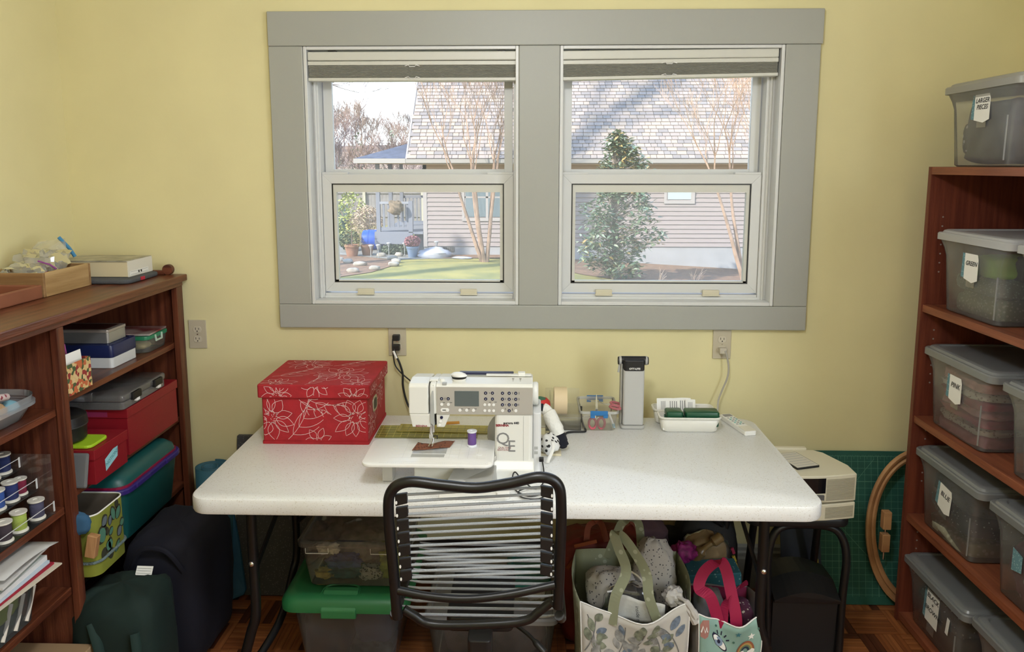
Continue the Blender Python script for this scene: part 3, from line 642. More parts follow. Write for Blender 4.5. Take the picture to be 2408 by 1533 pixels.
o = MB().rbox(.030, .094, -.30, -.225, .7405, .8145, .01).build('pin_box', ACR, bevel=.002); tag(o, 'clear plastic pin box under the tomato pincushion', 'box')
t = T('lamp_cord', 'black cord winding from the organizer across the table towards the machine', 'cord', (.2, -.25, .74))  # the lamp's cord, kept as a separate object
MB().tube(spline([(.212, -.16, .800), (.210, -.20, .770), (.217, -.235, .752), (.222, -.262, .7445), (.213, -.275, .7445), (.17, -.28, .7445), (.15, -.295, .7445), (.140, -.34, .7445), (.128, -.36, .7445), (.112, -.35, .7445), (.095, -.34, .7445)], 8), .0038, 8).build('cable', CORD, t, smooth=True)

# ------------------------------------------------------------------ small clear bin with blue latches and scissors
MILK = clear('milky_plastic', (.97, .97, .96), (.80, .80, .76), .20, .2, .02)
def tubmesh(x0, x1, y0, y1, z0, z1, ins, r, flare=0):
    b = MB(); b.rings([[(a, c, z) for a, c in rrect(x0+q, x1-q, y0+q, y1-q, r)] for z, q in ((z0, ins+.004), (z0+.004, ins), (z1, 0))], True, False); return b
def rim(x0, x1, y0, y1, z0, z1, w_, r):
    b = MB(); b.rings([[(a, c, z) for a, c in rrect(x0-q, x1+q, y0-q, y1+q, r+q)] for z, q in ((z0, 0), (z0, w_), (z1, w_), (z1, 0), (z0, 0))], False, False); return b
bx0, bx1, by0, by1 = .204, .336, -.262, -.085
t = T('latch_bin', 'small clear lidless bin with blue latches holding scissors', 'bin', (.27, -.18, .74))
tubmesh(bx0, bx1, by0, by1, .7405, .812, .008, .012).build('body', MILK, t, smooth=True)
rim(bx0, bx1, by0, by1, .806, .816, .006, .012).build('rim', clear('milky_rim', (.95, .95, .94), (.80, .81, .78), .6, .2, .03), t, bevel=.002)
BLUE = pm('blue_latch', (.02, .16, .42), .4)
for yy in (by0-.008, by1+.004): MB().box(.238, .300, yy, yy+.004, .802, .819).box(.238, .254, yy-.002, yy+.002, .793, .804).box(.284, .300, yy-.002, yy+.002, .793, .804).build('latch', BLUE, t, bevel=.001)
def scissors(label, loc, rot, mat, L=.15):
    t = T('scissors', label, 'scissors', loc, None, rot)
    for s_ in (-1, 1):
        MB().tube([(s_*(.016+.013*math.cos(a)), -.03+.019*math.sin(a), .004) for a in [2*math.pi*k/18 for k in range(18)]], .0045, 8, closed=True).build('handle', mat, t, smooth=True, local=True)
        MB().rings([[(s_*.004, -.012, .003), (s_*.009, -.012, .003), (s_*.009, -.012, .005), (s_*.004, -.012, .005)], [(-s_*.004, .03, .003), (s_*.003, .03, .003), (s_*.003, .03, .005), (-s_*.004, .03, .005)], [(-s_*.001, .075, .0035), (s_*.001, .075, .0035), (s_*.001, .075, .0045), (-s_*.001, .075, .0045)]]).build('blade', CHROME, t, local=True)
    return t
PINK = pm('pink_plastic', (.55, .10, .14), .5); DPINK = pm('dusty_pink', (.42, .12, .14), .5)
scissors('pink handled scissors standing at the bottom of the small clear bin', (.262, -.240, .796), (R(80), R(0), R(5)), PINK)
scissors('dusty pink scissors lying across the top of the small clear bin', (.303, -.205, .822), (R(10), R(-6), R(80)), DPINK)
bundle('eraser', 'grey oval pad in the small clear bin', 'pad', pm('slate_pad', (.16, .17, .20), .7), (.275, -.235, .792), (.032, .012, .009), 2, .05)
t = T('marking_pen', 'pale blue capped marking pen upright in the small clear bin', 'pen', (.325, -.24, .75)); MB().tube([(.322, -.245, .762), (.306, -.235, .803)], .004, 8).build('barrel', WHITEP, t); MB().tube([(.3245, -.246, .750), (.322, -.245, .765)], .0055, 8).build('cap', pm('pale_blue', (.35, .52, .60), .4), t)
o = MB().tube([(.215, -.25, .793), (.27, -.24, .800)], .004, 8).build('seam_ripper', WHITEP); tag(o, 'white stick lying across the small clear bin', 'seam ripper')

# ------------------------------------------------------------------ folded task lamp
GL = pm('lamp_grey', (.42, .42, .40), .5)
t = T('task_lamp', 'folded grey portable task lamp with a black top', 'lamp', (.393, -.20, .74))
MB().rbox(.350, .438, -.235, -.155, .7405, .752, .014).build('base', GL, t, bevel=.003)
bdy = MB().rbox(.358, .434, -.228, -.165, .7525, .962, .008, n=3).build('body', pm('lamp_light_grey', (.47, .47, .46), .45), t, bevel=.004)
MB().rbox(.350, .357, -.210, -.172, .752, .985, .003).build('spine', GL, t, bevel=.002)
cp = MB().rbox(.3585, .4335, -.231, -.165, .9555, .996, .010, n=3).build('cap', BLACKP, t, bevel=.004)
text('lettering', 'OTT-LITE', .0095, (.397, -.2322, .965), (1, 0, 0), (0, 0, 1), PAPER, cp, bold=.0003)
b = MB(); b.tube([(.352, -.198, .988), (.440, -.198, .988)], .0155, 20).build('hinge_barrel', BLACKP, t, smooth=True, auto=60)
for xx in (.344, .438):
    ringx('hinge_collar', GL, t, xx, xx+.008, -.198, .987, .003, .016, 20); ringx('hinge_knob', BLACKP, t, xx-.004 if xx < .4 else xx+.008, xx if xx < .4 else xx+.012, -.198, .987, .001, .014, 20)
MB().tube([(.347, -.200, .978), (.342, -.205, .945)], .004, 8).build('carry_strap', GL, t)

# ------------------------------------------------------------------ two white trays, green cases, papers, remote
TRAY = pm('tray_white', (.74, .73, .68), .35)
def tray(label, x0, x1, y0, y1, z0, z1):
    t = T('tray', label, 'tray', ((x0+x1)/2, (y0+y1)/2, z0), 'white plastic trays')
    tubmesh(x0+.006, x1-.006, y0+.006, y1-.006, z0, z1-.004, .008, .018).build('body', TRAY, t, smooth=True, solid=.002)
    rim(x0+.006, x1-.006, y0+.006, y1-.006, z1-.006, z1, .006, .018).build('rim', TRAY, t, bevel=.0015)
tray('front white plastic tray holding two green cases', .484, .708, -.275, -.190, .7415, .798)
tray('back white plastic tray with folded paper slips', .476, .705, -.186, -.104, .7415, .798)
GC = pm('green_case', (.008, .075, .035), .35)
def case(label, x0, x1):
    t = T('green_case', label, 'case', ((x0+x1)/2, -.232, .76), 'green plastic cases')
    MB().rbox(x0, x1, -.262, -.204, .760, .790, .010).build('base', GC, t, bevel=.003); MB().rbox(x0-.001, x1+.001, -.263, -.203, .791, .815, .010, .006).build('lid', GC, t, smooth=True, auto=30)
    MB().box(x0-.005, x0, -.245, -.225, .786, .796).build('clasp', GC, t, bevel=.001)
    bpy.data.objects[t.name]
case('short dark green plastic case in the front white tray', .512, .570); case('long dark green plastic case in the front white tray', .580, .699)
o = MB().box(.500, .69, -.258, -.206, .7475, .7595).build('paper_pad', PAPER); tag(o, 'white pad under the green cases in the front tray', 'pad')
def slip(label, x0, x1, y, z0, z1, bars, tilt):
    t = T('paper_slip', label, 'paper', ((x0+x1)/2, y, z0), 'instruction slips')
    f_ = lambda u, v: (x0+(x1-x0)*u, y+tilt*v+.004*math.sin(u*3), z0+(z1-z0)*v)
    MB().grid(f_, 6, 2).build('sheet', PAPER, t, solid=.0006)
    b = MB(); g = lambda u, v: (x0+(x1-x0)*u, y+tilt*v+.004*math.sin(u*3)-.0012, z0+(z1-z0)*v)
    for (a, c, n) in bars:
        for k in range(n): u_ = a+(c-a)*k/n; b.line([(u_, .35), (u_, .85)], (c-a)/n*.3, g)
    b.build('print', pm('grey_ink', (.16, .16, .17), .7), t)
slip('white instruction slip with a barcode standing in the back tray', .492, .578, -.172, .765, .832, ((.18, .40, 9), (.58, .94, 4)), .02)
slip('white instruction slip with printed lines leaning in the back tray', .560, .620, -.160, .765, .830, ((.1, .9, 6),), .02); slip('white slip with a small square mark at the right of the back tray', .600, .636, -.166, .765, .826, ((.3, .8, 4),), .02)
t = T('remote_control', 'white remote control lying at the back right of the table', 'remote', (.782, -.195, .7402), None, (0, 0, R(13)))
MB().rbox(-.022, .022, -.098, .098, 0, .017, .006, n=3).build('body', WHITEP, t, local=True, bevel=.003); MB().box(-.0215, .0215, -.097, -.045, .017, .0185).build('cover', pm('ivory', (.68, .66, .58), .4), t, local=True, bevel=.001)
for j in range(5):
    for i in range(3): MB().prism(circ(-.012+i*.012, -.02+j*.017, .004, n=10), .017, .0186).build('button', pm('teal_button', (.20, .45, .45), .5) if (i+j) % 2 else GREYP, t, local=True)
MB().rbox(-.016, .016, .066, .09, .017, .0178, .003).build('window', pm('remote_grey', (.25, .25, .27), .3), t, local=True)
# cords on the wall
def plug(x, z, mat, par): return MB().rbox(x-.014, x+.014, -.034, -.0085, z-.011, z+.011, .004).build('plug', mat, par, bevel=.002)
t = T('power_cord', 'black power cord from the upper socket behind the red box', 'cord', (-.50, -.02, 1.0)); plug(-.500, 1.0265, BLACKP, t)
MB().tube(spline([(-.512, -.03, 1.022), (-.513, -.032, .995), (-.511, -.03, .955), (-.505, -.028, .918), (-.488, -.028, .893), (-.465, -.03, .872), (-.44, -.05, .858), (-.40, -.09, .83)], 8), .0028, 8).build('cable', CORD, t, smooth=True)
t = T('power_cord', 'thick black power cord with a white tag from the lower socket', 'cord', (-.50, -.02, .98)); plug(-.500, .9875, BLACKP, t)
MB().tube(spline([(-.508, -.034, .984), (-.500, -.036, .960), (-.485, -.036, .925), (-.475, -.036, .885), (-.475, -.036, .84), (-.466, -.036, .79), (-.450, -.04, .752), (-.42, -.06, .7452)], 8), .0042, 8).build('cable', CORD, t, smooth=True); MB().tube([(-.509, -.036, .977), (-.497, -.038, .948)], .0052, 8).build('tag', WHITEP, t)
t = T('lamp_power_cord', 'grey cord from the right outlet hanging behind the trays', 'cord', (.765, -.02, .98)); GCORD = pm('grey_cord', (.40, .38, .34), .5); plug(.762, .984, pm('grey_plug', (.50, .46, .38), .4), t)
MB().tube(spline([(.768, -.034, .985), (.775, -.036, .965), (.783, -.036, .92), (.780, -.036, .88), (.762, -.036, .83), (.748, -.04, .79), (.742, -.06, .752), (.735, -.085, .7445)], 8), .0035, 8).build('cable', GCORD, t, smooth=True)

# ------------------------------------------------------------------ bungee desk chair
BG = pm('grey_bungee', (.30, .32, .34), .75, bump=.3, bs=400); FR = pm('black_chair_tube', (.005, .005, .006), .36)
ch = T('desk_chair', 'black tubular desk chair with grey bungee cord back and seat', 'chair', (-.11, -.92, 0))
rim_ = spline([(-0.31, -1.135, 0.56), (-0.317, -1.14, 0.703), (-0.323, -1.15, 0.842), (-0.314, -1.155, 0.904), (-0.271, -1.16, 0.931), (-0.189, -1.16, 0.924), (-0.107, -1.16, 0.918), (-0.025, -1.16, 0.931), (0.047, -1.16, 0.947), (0.09, -1.155, 0.926), (0.099, -1.15, 0.858), (0.097, -1.14, 0.709), (0.094, -1.135, 0.595)], 8)
MB().tube(rim_, .0135, 12).build('back_frame', FR, ch, smooth=True)
def lerp(a, b_, t_): return tuple(a[i]+(b_[i]-a[i])*t_ for i in range(3))
Lt, Lb, Rt_, Rb = (-0.276, -1.15, 0.894), (-0.27, -1.138, 0.671), (0.049, -1.15, 0.917), (0.049, -1.138, 0.69)
for k in range(14):
    t_ = k/13; a, c = lerp(Lt, Lb, t_), lerp(Rt_, Rb, t_); MB().tube([a, lerp(a, c, .5), c], .0036, 8).build('bungee_cord', BG, ch, smooth=True)
for k in range(7):
    t0, t1 = (2*k)/13-.02, (2*k+1)/13+.02
    for (At, Ab, sx) in ((Lt, Lb, -1), (Rt_, Rb, 1)):
        a, c = lerp(At, Ab, t0), lerp(At, Ab, t1); w_ = .030*sx
        b = MB(); b.rings([[(a[0], a[1]-.005, a[2]+.001), (a[0]+w_, a[1]-.005, a[2]-.004), (c[0]+w_, c[1]-.005, c[2]-.008), (c[0], c[1]-.005, c[2])], [(a[0], a[1]+.006, a[2]+.001), (a[0]+w_, a[1]+.006, a[2]-.004), (c[0]+w_, c[1]+.006, c[2]-.008), (c[0], c[1]+.006, c[2])]]); cn = b.build('cord_clip', BLACKP, ch, bevel=.002)
        mid = lerp(a, c, .75); MB().prism(circ(mid[0]+w_*.9, mid[2]-.004, .0024, .0045, 10), mid[1]-.0065, mid[1]-.005, 'y').build('clip_hole', WHITEP, cn)
MB().tube(spline([(-0.306, -1.14, 0.637), (-0.226, -1.15, 0.628), (-0.13, -1.155, 0.626), (-0.025, -1.15, 0.637), (0.085, -1.14, 0.658)], 8), .0105, 12).build('back_crossbar', FR, ch, smooth=True)
MB().tube(spline([(-0.296, -1.12, 0.574), (-0.269, -1.12, 0.556), (-0.237, -1.12, 0.536), (-0.177, -1.12, 0.532), (-0.047, -1.12, 0.539), (0.017, -1.12, 0.55), (0.044, -1.12, 0.571), (0.077, -1.12, 0.6)], 6), .0115, 12).build('seat_rear_tube', FR, ch, smooth=True)
sz = .535
for sx, xx in ((-1, -.325), (1, .105)): MB().tube(spline([(xx-.008*sx, -1.130, sz+.035), (xx, -1.09, sz+.005), (xx, -1.0, sz), (xx, -.8, sz), (xx, -.70, sz-.005), (xx-.02*sx, -.665, sz-.02)], 6), .0125, 10).build('seat_side_tube', FR, ch, smooth=True)
MB().tube([(-.305, -.665, sz-.02), (.085, -.665, sz-.02)], .0125, 10).build('seat_front_tube', FR, ch, smooth=True)
for k in range(13):
    yy = -1.075+k*.031; MB().tube([(-.318, yy, sz+.002), (-.28, yy, sz-.003), (.06, yy, sz-.003), (.098, yy, sz+.002)], [.002, .0040, .0040, .002], 8).build('bungee_cord', BG, ch, smooth=True)
MB().rbox(-.20, -.02, -1.03, -.76, .455, .495, .02).build('seat_mechanism', BLACKP, ch, bevel=.004)
MB().tube([(-.105, -.92, .455), (-.105, -.92, .13)], .024, 16).build('gas_lift', BLACKP, ch, smooth=True, auto=60)
MB().tube(spline([(-.02, -1.02, .475), (.02, -1.06, .470), (.05, -1.09, .455), (.062, -1.10, .447)], 5), [.005]*8+[.009]*8, 10).build('tilt_lever', BLACKP, ch, smooth=True)
MB().rbox(-.135, -.075, -1.125, -1.03, .425, .492, .012).build('back_bracket', BLACKP, ch, bevel=.003)
for k in range(5):
    a = 2*math.pi*k/5+.3; e = (-.105+.28*math.cos(a), -.92+.28*math.sin(a)); MB().tube([(-.105, -.92, .125), (*e, .085)], [.024, .014], 10).build('base_arm', BLACKP, ch, smooth=True, auto=60)
    ringx('caster', BLACKP, ch, e[0]-.012, e[0]+.012, e[1], .0255, .004, .025, 18)
    MB().tube([(*e, .09), (*e, .03)], .006, 8).build('caster_stem', BLACKP, ch)

# ------------------------------------------------------------------ storage under the table
def softbox(c, s_, seed, amp=.06, p=.45, nn=28, freq=2.2):
    """a soft bag-like body: rounded box with folds"""
    b = MB(); rr = random.Random(seed); ofs = Vector((rr.random()*40, rr.random()*40, rr.random()*40)); nv = nn//2; vs = []
    sg = lambda a: math.copysign(abs(a)**p, a)
    for j in range(nv+1):
        th = math.pi*j/nv
        for i in range(nn):
            ph = 2*math.pi*i/nn; d = Vector((sg(math.sin(th))*sg(math.cos(ph)), sg(math.sin(th))*sg(math.sin(ph)), sg(math.cos(th))))
            k = 1+amp*noise.noise(d*freq+ofs)+amp*.6*noise.noise(d*freq*2.6+ofs)
            vs.append((c[0]+d.x*s_[0]*k, c[1]+d.y*s_[1]*k, max(c[2]-s_[2], c[2]+d.z*s_[2]*k)))
    return b.add(vs, [(j*nn+i, j*nn+(i+1) % nn, (j+1)*nn+(i+1) % nn, (j+1)*nn+i) for j in range(nv) for i in range(nn)])
def soft(n, label, cat, mat, c, s_, seed, amp=.08, p=.5, group=None):
    return tag(softbox(c, s_, seed, amp, p).build(n, mat, smooth=True, auto=80), label, cat, group)
CLR = clear('clear_bin_plastic', (.93, .93, .93), (.62, .62, .62), .16, .15, .03)
GLID = pm('green_lid', (.02, .16, .055), .42)
# large tote with the green lid
t = T('storage_tote', 'large clear storage tote with a green lid under the table', 'tote', (-.585, -.37, 0))
tubmesh(-.765, -.405, -.60, -.14, .002, .25, .03, .04).build('body', clear('smoky_bin', (.80, .80, .82), (.40, .40, .43), .32, .2, .03), t, smooth=True)
lid = MB(); lid.rings([[(a, c, z) for a, c in rrect(-.795+q, -.372-q, -.632+q, -.11-q, .05-q*.3, 5)] for z, q in ((.248, .004), (.250, 0), (.275, 0), (.292, .012), (.300, .035), (.296, .05))]); lid = lid.build('lid', GLID, t, smooth=True, auto=50)
MB().rings([[(-.655+a, -.634+q, z) for a in (0, .115)]+[(-.540, -.61+q, z), (-.655, -.61+q, z)] for z, q in ((.232, -.002), (.262, -.004), (.290, .016), (.305, .045))]).build('latch', pm('green_latch', (.035, .20, .075), .45), t, bevel=.004)
MB().tube(spline([(-.66, -.60, .300), (-.655, -.57, .303), (-.63, -.553, .304), (-.565, -.553, .304), (-.54, -.57, .303), (-.535, -.60, .300)], 5), .003, 8).build('lid_moulding', GLID, lid, smooth=True)
soft('folded_fabric', 'dark grey fabric pressed against the front of the green lidded tote', 'fabric', pm('charcoal_cloth', (.06, .06, .07), .9), (-.67, -.43, .115), (.075, .135, .110), 11)
soft('folded_fabric', 'navy fabric filling the right side of the green lidded tote', 'fabric', pm('navy_cloth', (.02, .025, .08), .9), (-.51, -.40, .150), (.075, .14, .085), 12)
soft('folded_fabric', 'olive grey crumpled fabric at the bottom of the green lidded tote', 'fabric', pm('olive_cloth', (.17, .17, .12), .9, var=.3, vs=25), (-.52, -.47, .032), (.075, .10, .026), 13, .12)
# clear bin on the green lid
def clearbin(label, x0, x1, y0, y1, z0, z1, body, lidm, ins=.02, lid_h=.02, handle=False):
    t = T('storage_bin', label, 'bin', ((x0+x1)/2, (y0+y1)/2, z0))
    tubmesh(x0+.01, x1-.01, y0+.01, y1-.01, z0, z1-lid_h, ins, .03).build('body', body, t, smooth=True)
    b = MB(); b.rings([[(a, c, z) for a, c in rrect(x0+q, x1-q, y0+q, y1-q, .03)] for z, q in ((z1-lid_h, .002), (z1-lid_h, 0), (z1-.006, 0), (z1, .006), (z1, .018), (z1-.008, .022))], False, True); b.build('lid', lidm, t, smooth=True, auto=35)
    return t
t = clearbin('clear lidded bin of bagged fabric scraps stacked on the green lid', -.745, -.372, -.585, -.205, .3005, .470, CLR, CLR)
for q in (-.715, -.50): MB().tube([(q, -.5755, .445), (q, -.5735, .425), (q+.075, -.5735, .425), (q+.075, -.5755, .445)], .0013, 6).build('moulded_line', WHITEP, t)
sc = [('small_bundle', 'crumpled lime green fabric in the clear bin on the tote', (.30, .36, .05), (-.435, -.535, .350), (.040, .030, .040)), ('small_bundle', 'white fabric scrap near the top of the clear bin on the tote', (.55, .55, .50), (-.655, -.545, .405), (.030, .016, .014)),
      ('small_bundle', 'royal blue folded fabric in the clear bin on the tote', (.05, .08, .30), (-.60, -.545, .362), (.045, .02, .018)), ('small_bundle', 'yellow scrap at the bottom of the clear bin on the tote', (.55, .45, .12), (-.685, -.545, .318), (.028, .018, .012)),
      ('small_bundle', 'teal fabric along the bottom of the clear bin on the tote', (.02, .10, .13), (-.60, -.53, .320), (.055, .03, .016)), ('small_bundle', 'grey bagged fabric at the back of the clear bin on the tote', (.20, .19, .17), (-.56, -.40, .375), (.14, .10, .06)),
      ('small_bundle', 'black and white printed scrap at the bottom of the clear bin on the tote', (.5, .5, .5), (-.515, -.545, .322), (.028, .02, .018))]
for k, (n, l, c, pos, s_) in enumerate(sc):
    mt = pm('scrap_%d' % k, c, .85, var=.35, vs=40) if k != 6 else dots('bw_print', (.55, .55, .55), (.03, .03, .03), 120, .35)
    tag(softbox((pos[0]+(.018 if pos[0] < -.66 else 0), pos[1]+.034, pos[2]+.006), tuple(w_*1.2 for w_ in s_), 30+k, .42, .75, 32, 2.8).build('fabric_scrap', mt, smooth=True, auto=80), l, 'fabric')
# low bins behind the chair
clearbin('long low clear bin with a pale lid behind the desk chair', -.33, .120, -.58, -.16, .002, .205, CLR, clear('pale_lid', (.9, .9, .9), (.55, .55, .55), .5))
soft('folded_fabric', 'dull plum fabric in the low bin behind the desk chair', 'fabric', pm('plum_cloth', (.10, .065, .06), .9, var=.3, vs=20), (-.10, -.36, .086), (.18, .16, .078), 41)
t = clearbin('small clear box with a green base on the low bin behind the chair', -.06, .095, -.50, -.28, .206, .285, CLR, pm('dark_teal', (.01, .10, .08), .5), .008, .012)
soft('tissue', 'white tissue in the small clear box behind the chair', 'tissue', pm('tissue_white', (.6, .6, .6), .9), (.045, -.455, .236), (.03, .025, .024), 42, .2)
t = clearbin('dark clear bin between the green lidded tote and the low bin', -.36, -.338, -.50, -.20, .002, .33, CLR, CLR, .001, .012) if False else None
# ------------------------------------------------------------------ bags under the right half of the table
SAGE = dots('sage_button_print', (.27, .29, .19), (.42, .44, .32), 34, .22)
def tote(label, x0, x1, yf, yb, zt, mats, dip, seed, tilt=0, bk=.045):
    """open tote: front, back and side panels as curved sheets"""
    t = T('tote_bag', label, 'tote bag', ((x0+x1)/2, (yf+yb)/2, 0))
    rr = random.Random(seed); o1 = rr.random()*10
    def front(u, v):
        z = v*(zt-dip*math.sin(math.pi*min(1, max(0, u)))**1.3); w_ = .012*math.sin(u*7+v*4+o1)+.008*math.sin(u*13-v*3)
        return (x0+.012*(1-v)+(x1-x0-.024*(1-v))*u, yf+.025*(1-v)*.3+w_*v+tilt*v-.02*math.sin(math.pi*u), .002+z)
    def back(u, v): return (x0+(x1-x0)*u, yb+.01*math.sin(u*6)*v, .002+v*(zt+bk))
    def sideL(u, v): a, c = front(0, v), back(0, v); return (a[0]+(c[0]-a[0])*u-.02*math.sin(math.pi*u)*v, a[1]+(c[1]-a[1])*u, a[2]+(c[2]-a[2])*u)
    def sideR(u, v): a, c = front(1, v), back(1, v); return (a[0]+(c[0]-a[0])*u+.02*math.sin(math.pi*u)*v, a[1]+(c[1]-a[1])*u, a[2]+(c[2]-a[2])*u)
    fr = MB().grid(front, 20, 12).build('front_panel', mats[0], t, smooth=True, solid=.0012); MB().grid(back, 12, 8).build('back_panel', mats[1], t, smooth=True, solid=.0012)
    MB().grid(sideL, 8, 8).build('side_panel', mats[1], t, smooth=True, solid=.0012); MB().grid(sideR, 8, 8).build('side_panel', mats[1], t, smooth=True, solid=.0012); MB().box(x0+.012, x1-.012, yf+.012, yb-.002, .0005, .003).build('base_panel', mats[1], t)
    MB().tube([front(k/20, 1) for k in range(21)], .0022, 6).build('piping', PAPER, t); MB().tube([front(0, k/12) for k in range(13)], .002, 6).build('piping', PAPER, t); MB().tube([front(1, k/12) for k in range(13)], .002, 6).build('piping', PAPER, t)
    return t, fr, front
def ribbon(n, pts, w_, mat, par, side=(1, 0, 0)):
    P = spline(pts, 8); sd_ = Vector(side); b = MB()
    vs = []
    for i, p in enumerate(P):
        tt = (P[min(i+1, len(P)-1)]-P[max(i-1, 0)]).normalized(); s2 = (sd_-tt*sd_.dot(tt)*.85).normalized()*w_/2; vs += [p+s2, p-s2]
    b.add(vs, [(2*i, 2*i+1, 2*i+3, 2*i+2) for i in range(len(P)-1)]); return b.build(n, mat, par, solid=.0012)
CANVAS = pm('cream_canvas', (.52, .50, .46), .85, var=.05, vs=12)
tt, fr, S = tote('cream tote bag printed with eucalyptus leaves and sage straps', .180, .520, -.700, -.46, .345, (CANVAS, SAGE), .052, 4)
def on(fn, off=-.0022): return lambda u, v: tuple(Vector(fn(u, v))+Vector((0, off, 0)))
LB, LG, LGr = pm('leaf_blue', (.15, .19, .25), .85, var=.3, vs=60), pm('leaf_sage', (.20, .22, .16), .85, var=.35, vs=60), pm('leaf_grey', (.27, .27, .26), .85, var=.3, vs=60); STEM = pm('stem_grey', (.17, .17, .17), .85)
def leafpoly(cx, cy, a, l, w_, n=14):
    out = []
    for k in range(n):
        t_ = 2*math.pi*k/n; s_ = w_*math.copysign(abs(math.sin(t_))**1.5, math.sin(t_)); d = l*(.5-.5*math.cos(t_)); out.append((cx+d*math.cos(a)-s_*math.sin(a), cy+d*math.sin(a)+s_*math.cos(a)))
    return out
rnd = random.Random(9); g = on(S)
for (sx_, sy_, a0, ln, n, mm) in ((.30, .50, 1.0, .42, 4, LB), (.03, .55, .95, .34, 3, LG), (.93, .50, 1.75, .44, 4, LB), (.74, .48, 1.45, .34, 3, LG), (.50, .70, .85, .24, 3, LG), (.12, .66, 1.5, .26, 2, LB), (.60, .42, 1.9, .26, 3, LGr), (.17, .40, 1.3, .26, 3, LG), (.45, .35, 1.2, .26, 3, LB), (.80, .25, 1.5, .26, 3, LG), (.25, .12, 1.2, .3, 3, LB), (.6, .10, 1.6, .3, 3, LG)):
    st_ = [(sx_+ln*t_*math.cos(a0+.3*t_), sy_+ln*t_*math.sin(a0+.3*t_)) for t_ in [k/10 for k in range(11)]]
    b = MB(); b.line([p for p in st_ if .02 < p[0] < .98 and p[1] < .97], .009, g); b.build('stem_print', STEM, fr)
    for k in range(n):
        p = st_[3+int(7*k/max(1, n-1))] if n > 1 else st_[-1]
        for s_ in ((1, -1) if k < n-1 else (.0,)):
            a = a0+s_*rnd.uniform(.75, 1.0); l = rnd.uniform(.105, .135); q = leafpoly(p[0]+.03*math.cos(a)*abs(s_), p[1]+.03*math.sin(a)*abs(s_), a, l, l*rnd.uniform(.25, .34), 14)
            if all(.01 < x_ < .99 and y_ < .985 for x_, y_ in q): MB().blob(q, on(S, -.0026)).build('leaf_print', rnd.choice((mm, mm, LGr)), fr)
hb0, hb1 = S(.29, .98), S(.72, .96)
ribbon('handle', [(hb0[0], -.703, hb0[2]-.03), (hb0[0]+.01, -.70, hb0[2]+.06), (.322, -.685, .44), (.300, -.66, .505), (.288, -.65, .540), (.300, -.645, .548), (.335, -.65, .51), (.385, -.67, .43), (hb1[0]-.03, -.69, hb1[2]+.06), (hb1[0], -.703, hb1[2]-.02)], .033, SAGE, tt, (1, -.4, .2))
ribbon('handle', [(.285, -.455, .36), (.315, -.455, .44), (.335, -.46, .49), (.365, -.462, .502), (.39, -.46, .49), (.40, -.455, .42), (.40, -.455, .36)], .028, SAGE, tt, (1, -.3, .3))
FLW = dots('white_speckled_cotton', (.42, .40, .37), (.05, .05, .06), 95, .20)
soft('patterned_cloth', 'white cotton with black leaf specks peaked in the back of the leaf tote', 'fabric', FLW, (.435, -.53, .33), (.070, .045, .135), 51, .16, .8)
soft('patterned_cloth', 'white cotton with black leaf specks folded in the left of the leaf tote', 'fabric', FLW, (.290, -.56, .315), (.085, .05, .065), 52, .18, .7)
soft('zip_bag', 'clear zip bag of dark cloth in the leaf tote', 'bag', clear('dark_zip', (.55, .55, .55), (.16, .16, .17), .45, .1, .05), (.345, -.615, .300), (.085, .035, .060), 53, .15, .7)
soft('dark_cloth', 'black cloth filling the lower part of the leaf tote', 'fabric', pm('black_cloth', (.01, .01, .015), .9), (.345, -.585, .13), (.13, .07, .12), 54)
o = MB().grid(lambda u, v: (.285+.16*u, -.672+.012*math.sin(u*5)-.006*v, .262+.07*v+.02*(1-u)*v+.005*math.sin(u*9)), 12, 6).build('paper_bag', pm('crinkled_white', (.55, .55, .52), .8, bump=.3, bs=30), smooth=True, solid=.001); tag(o, 'crumpled white paper bag with handwriting tucked in the leaf tote', 'bag')
text('lettering', 'inside rest', .017, (.362, -.687, .292), (.12, 0, -1), (1, 0, .1), INK, o, shear=.2)
for zs in (((.270, -.64, .345), (.32, -.645, .365), (.335, -.63, .41)), ((.345, -.63, .41), (.375, -.64, .39), (.405, -.65, .33))): tag(MB().tube(spline(zs, 6), .003, 6).build('zip_strip', PAPER, smooth=True), 'white zip strip of the clear bag, '+('left' if zs[0][0] < .3 else 'right')+' side in the leaf tote', 'zip')
t = T('plastic_bag', 'knotted white plastic bag poking out of the leaf tote corner', 'bag', (.50, -.66, .30))
softbox((.478, -.640, .335), (.03, .03, .028), 55, .3, .8).build('knot', pm('bag_white', (.50, .48, .45), .6), t, smooth=True)
for dz in (0, .018): MB().tube(spline([(.485, -.66, .345-dz), (.51, -.69, .345-dz), (.530, -.70, .318-dz), (.540, -.705, .300-dz)], 5), [.006]*5+[.010]*5+[.013]*5+[.006], 8).build('tail', pm('bag_white', (.50, .48, .45), .6), t, smooth=True)
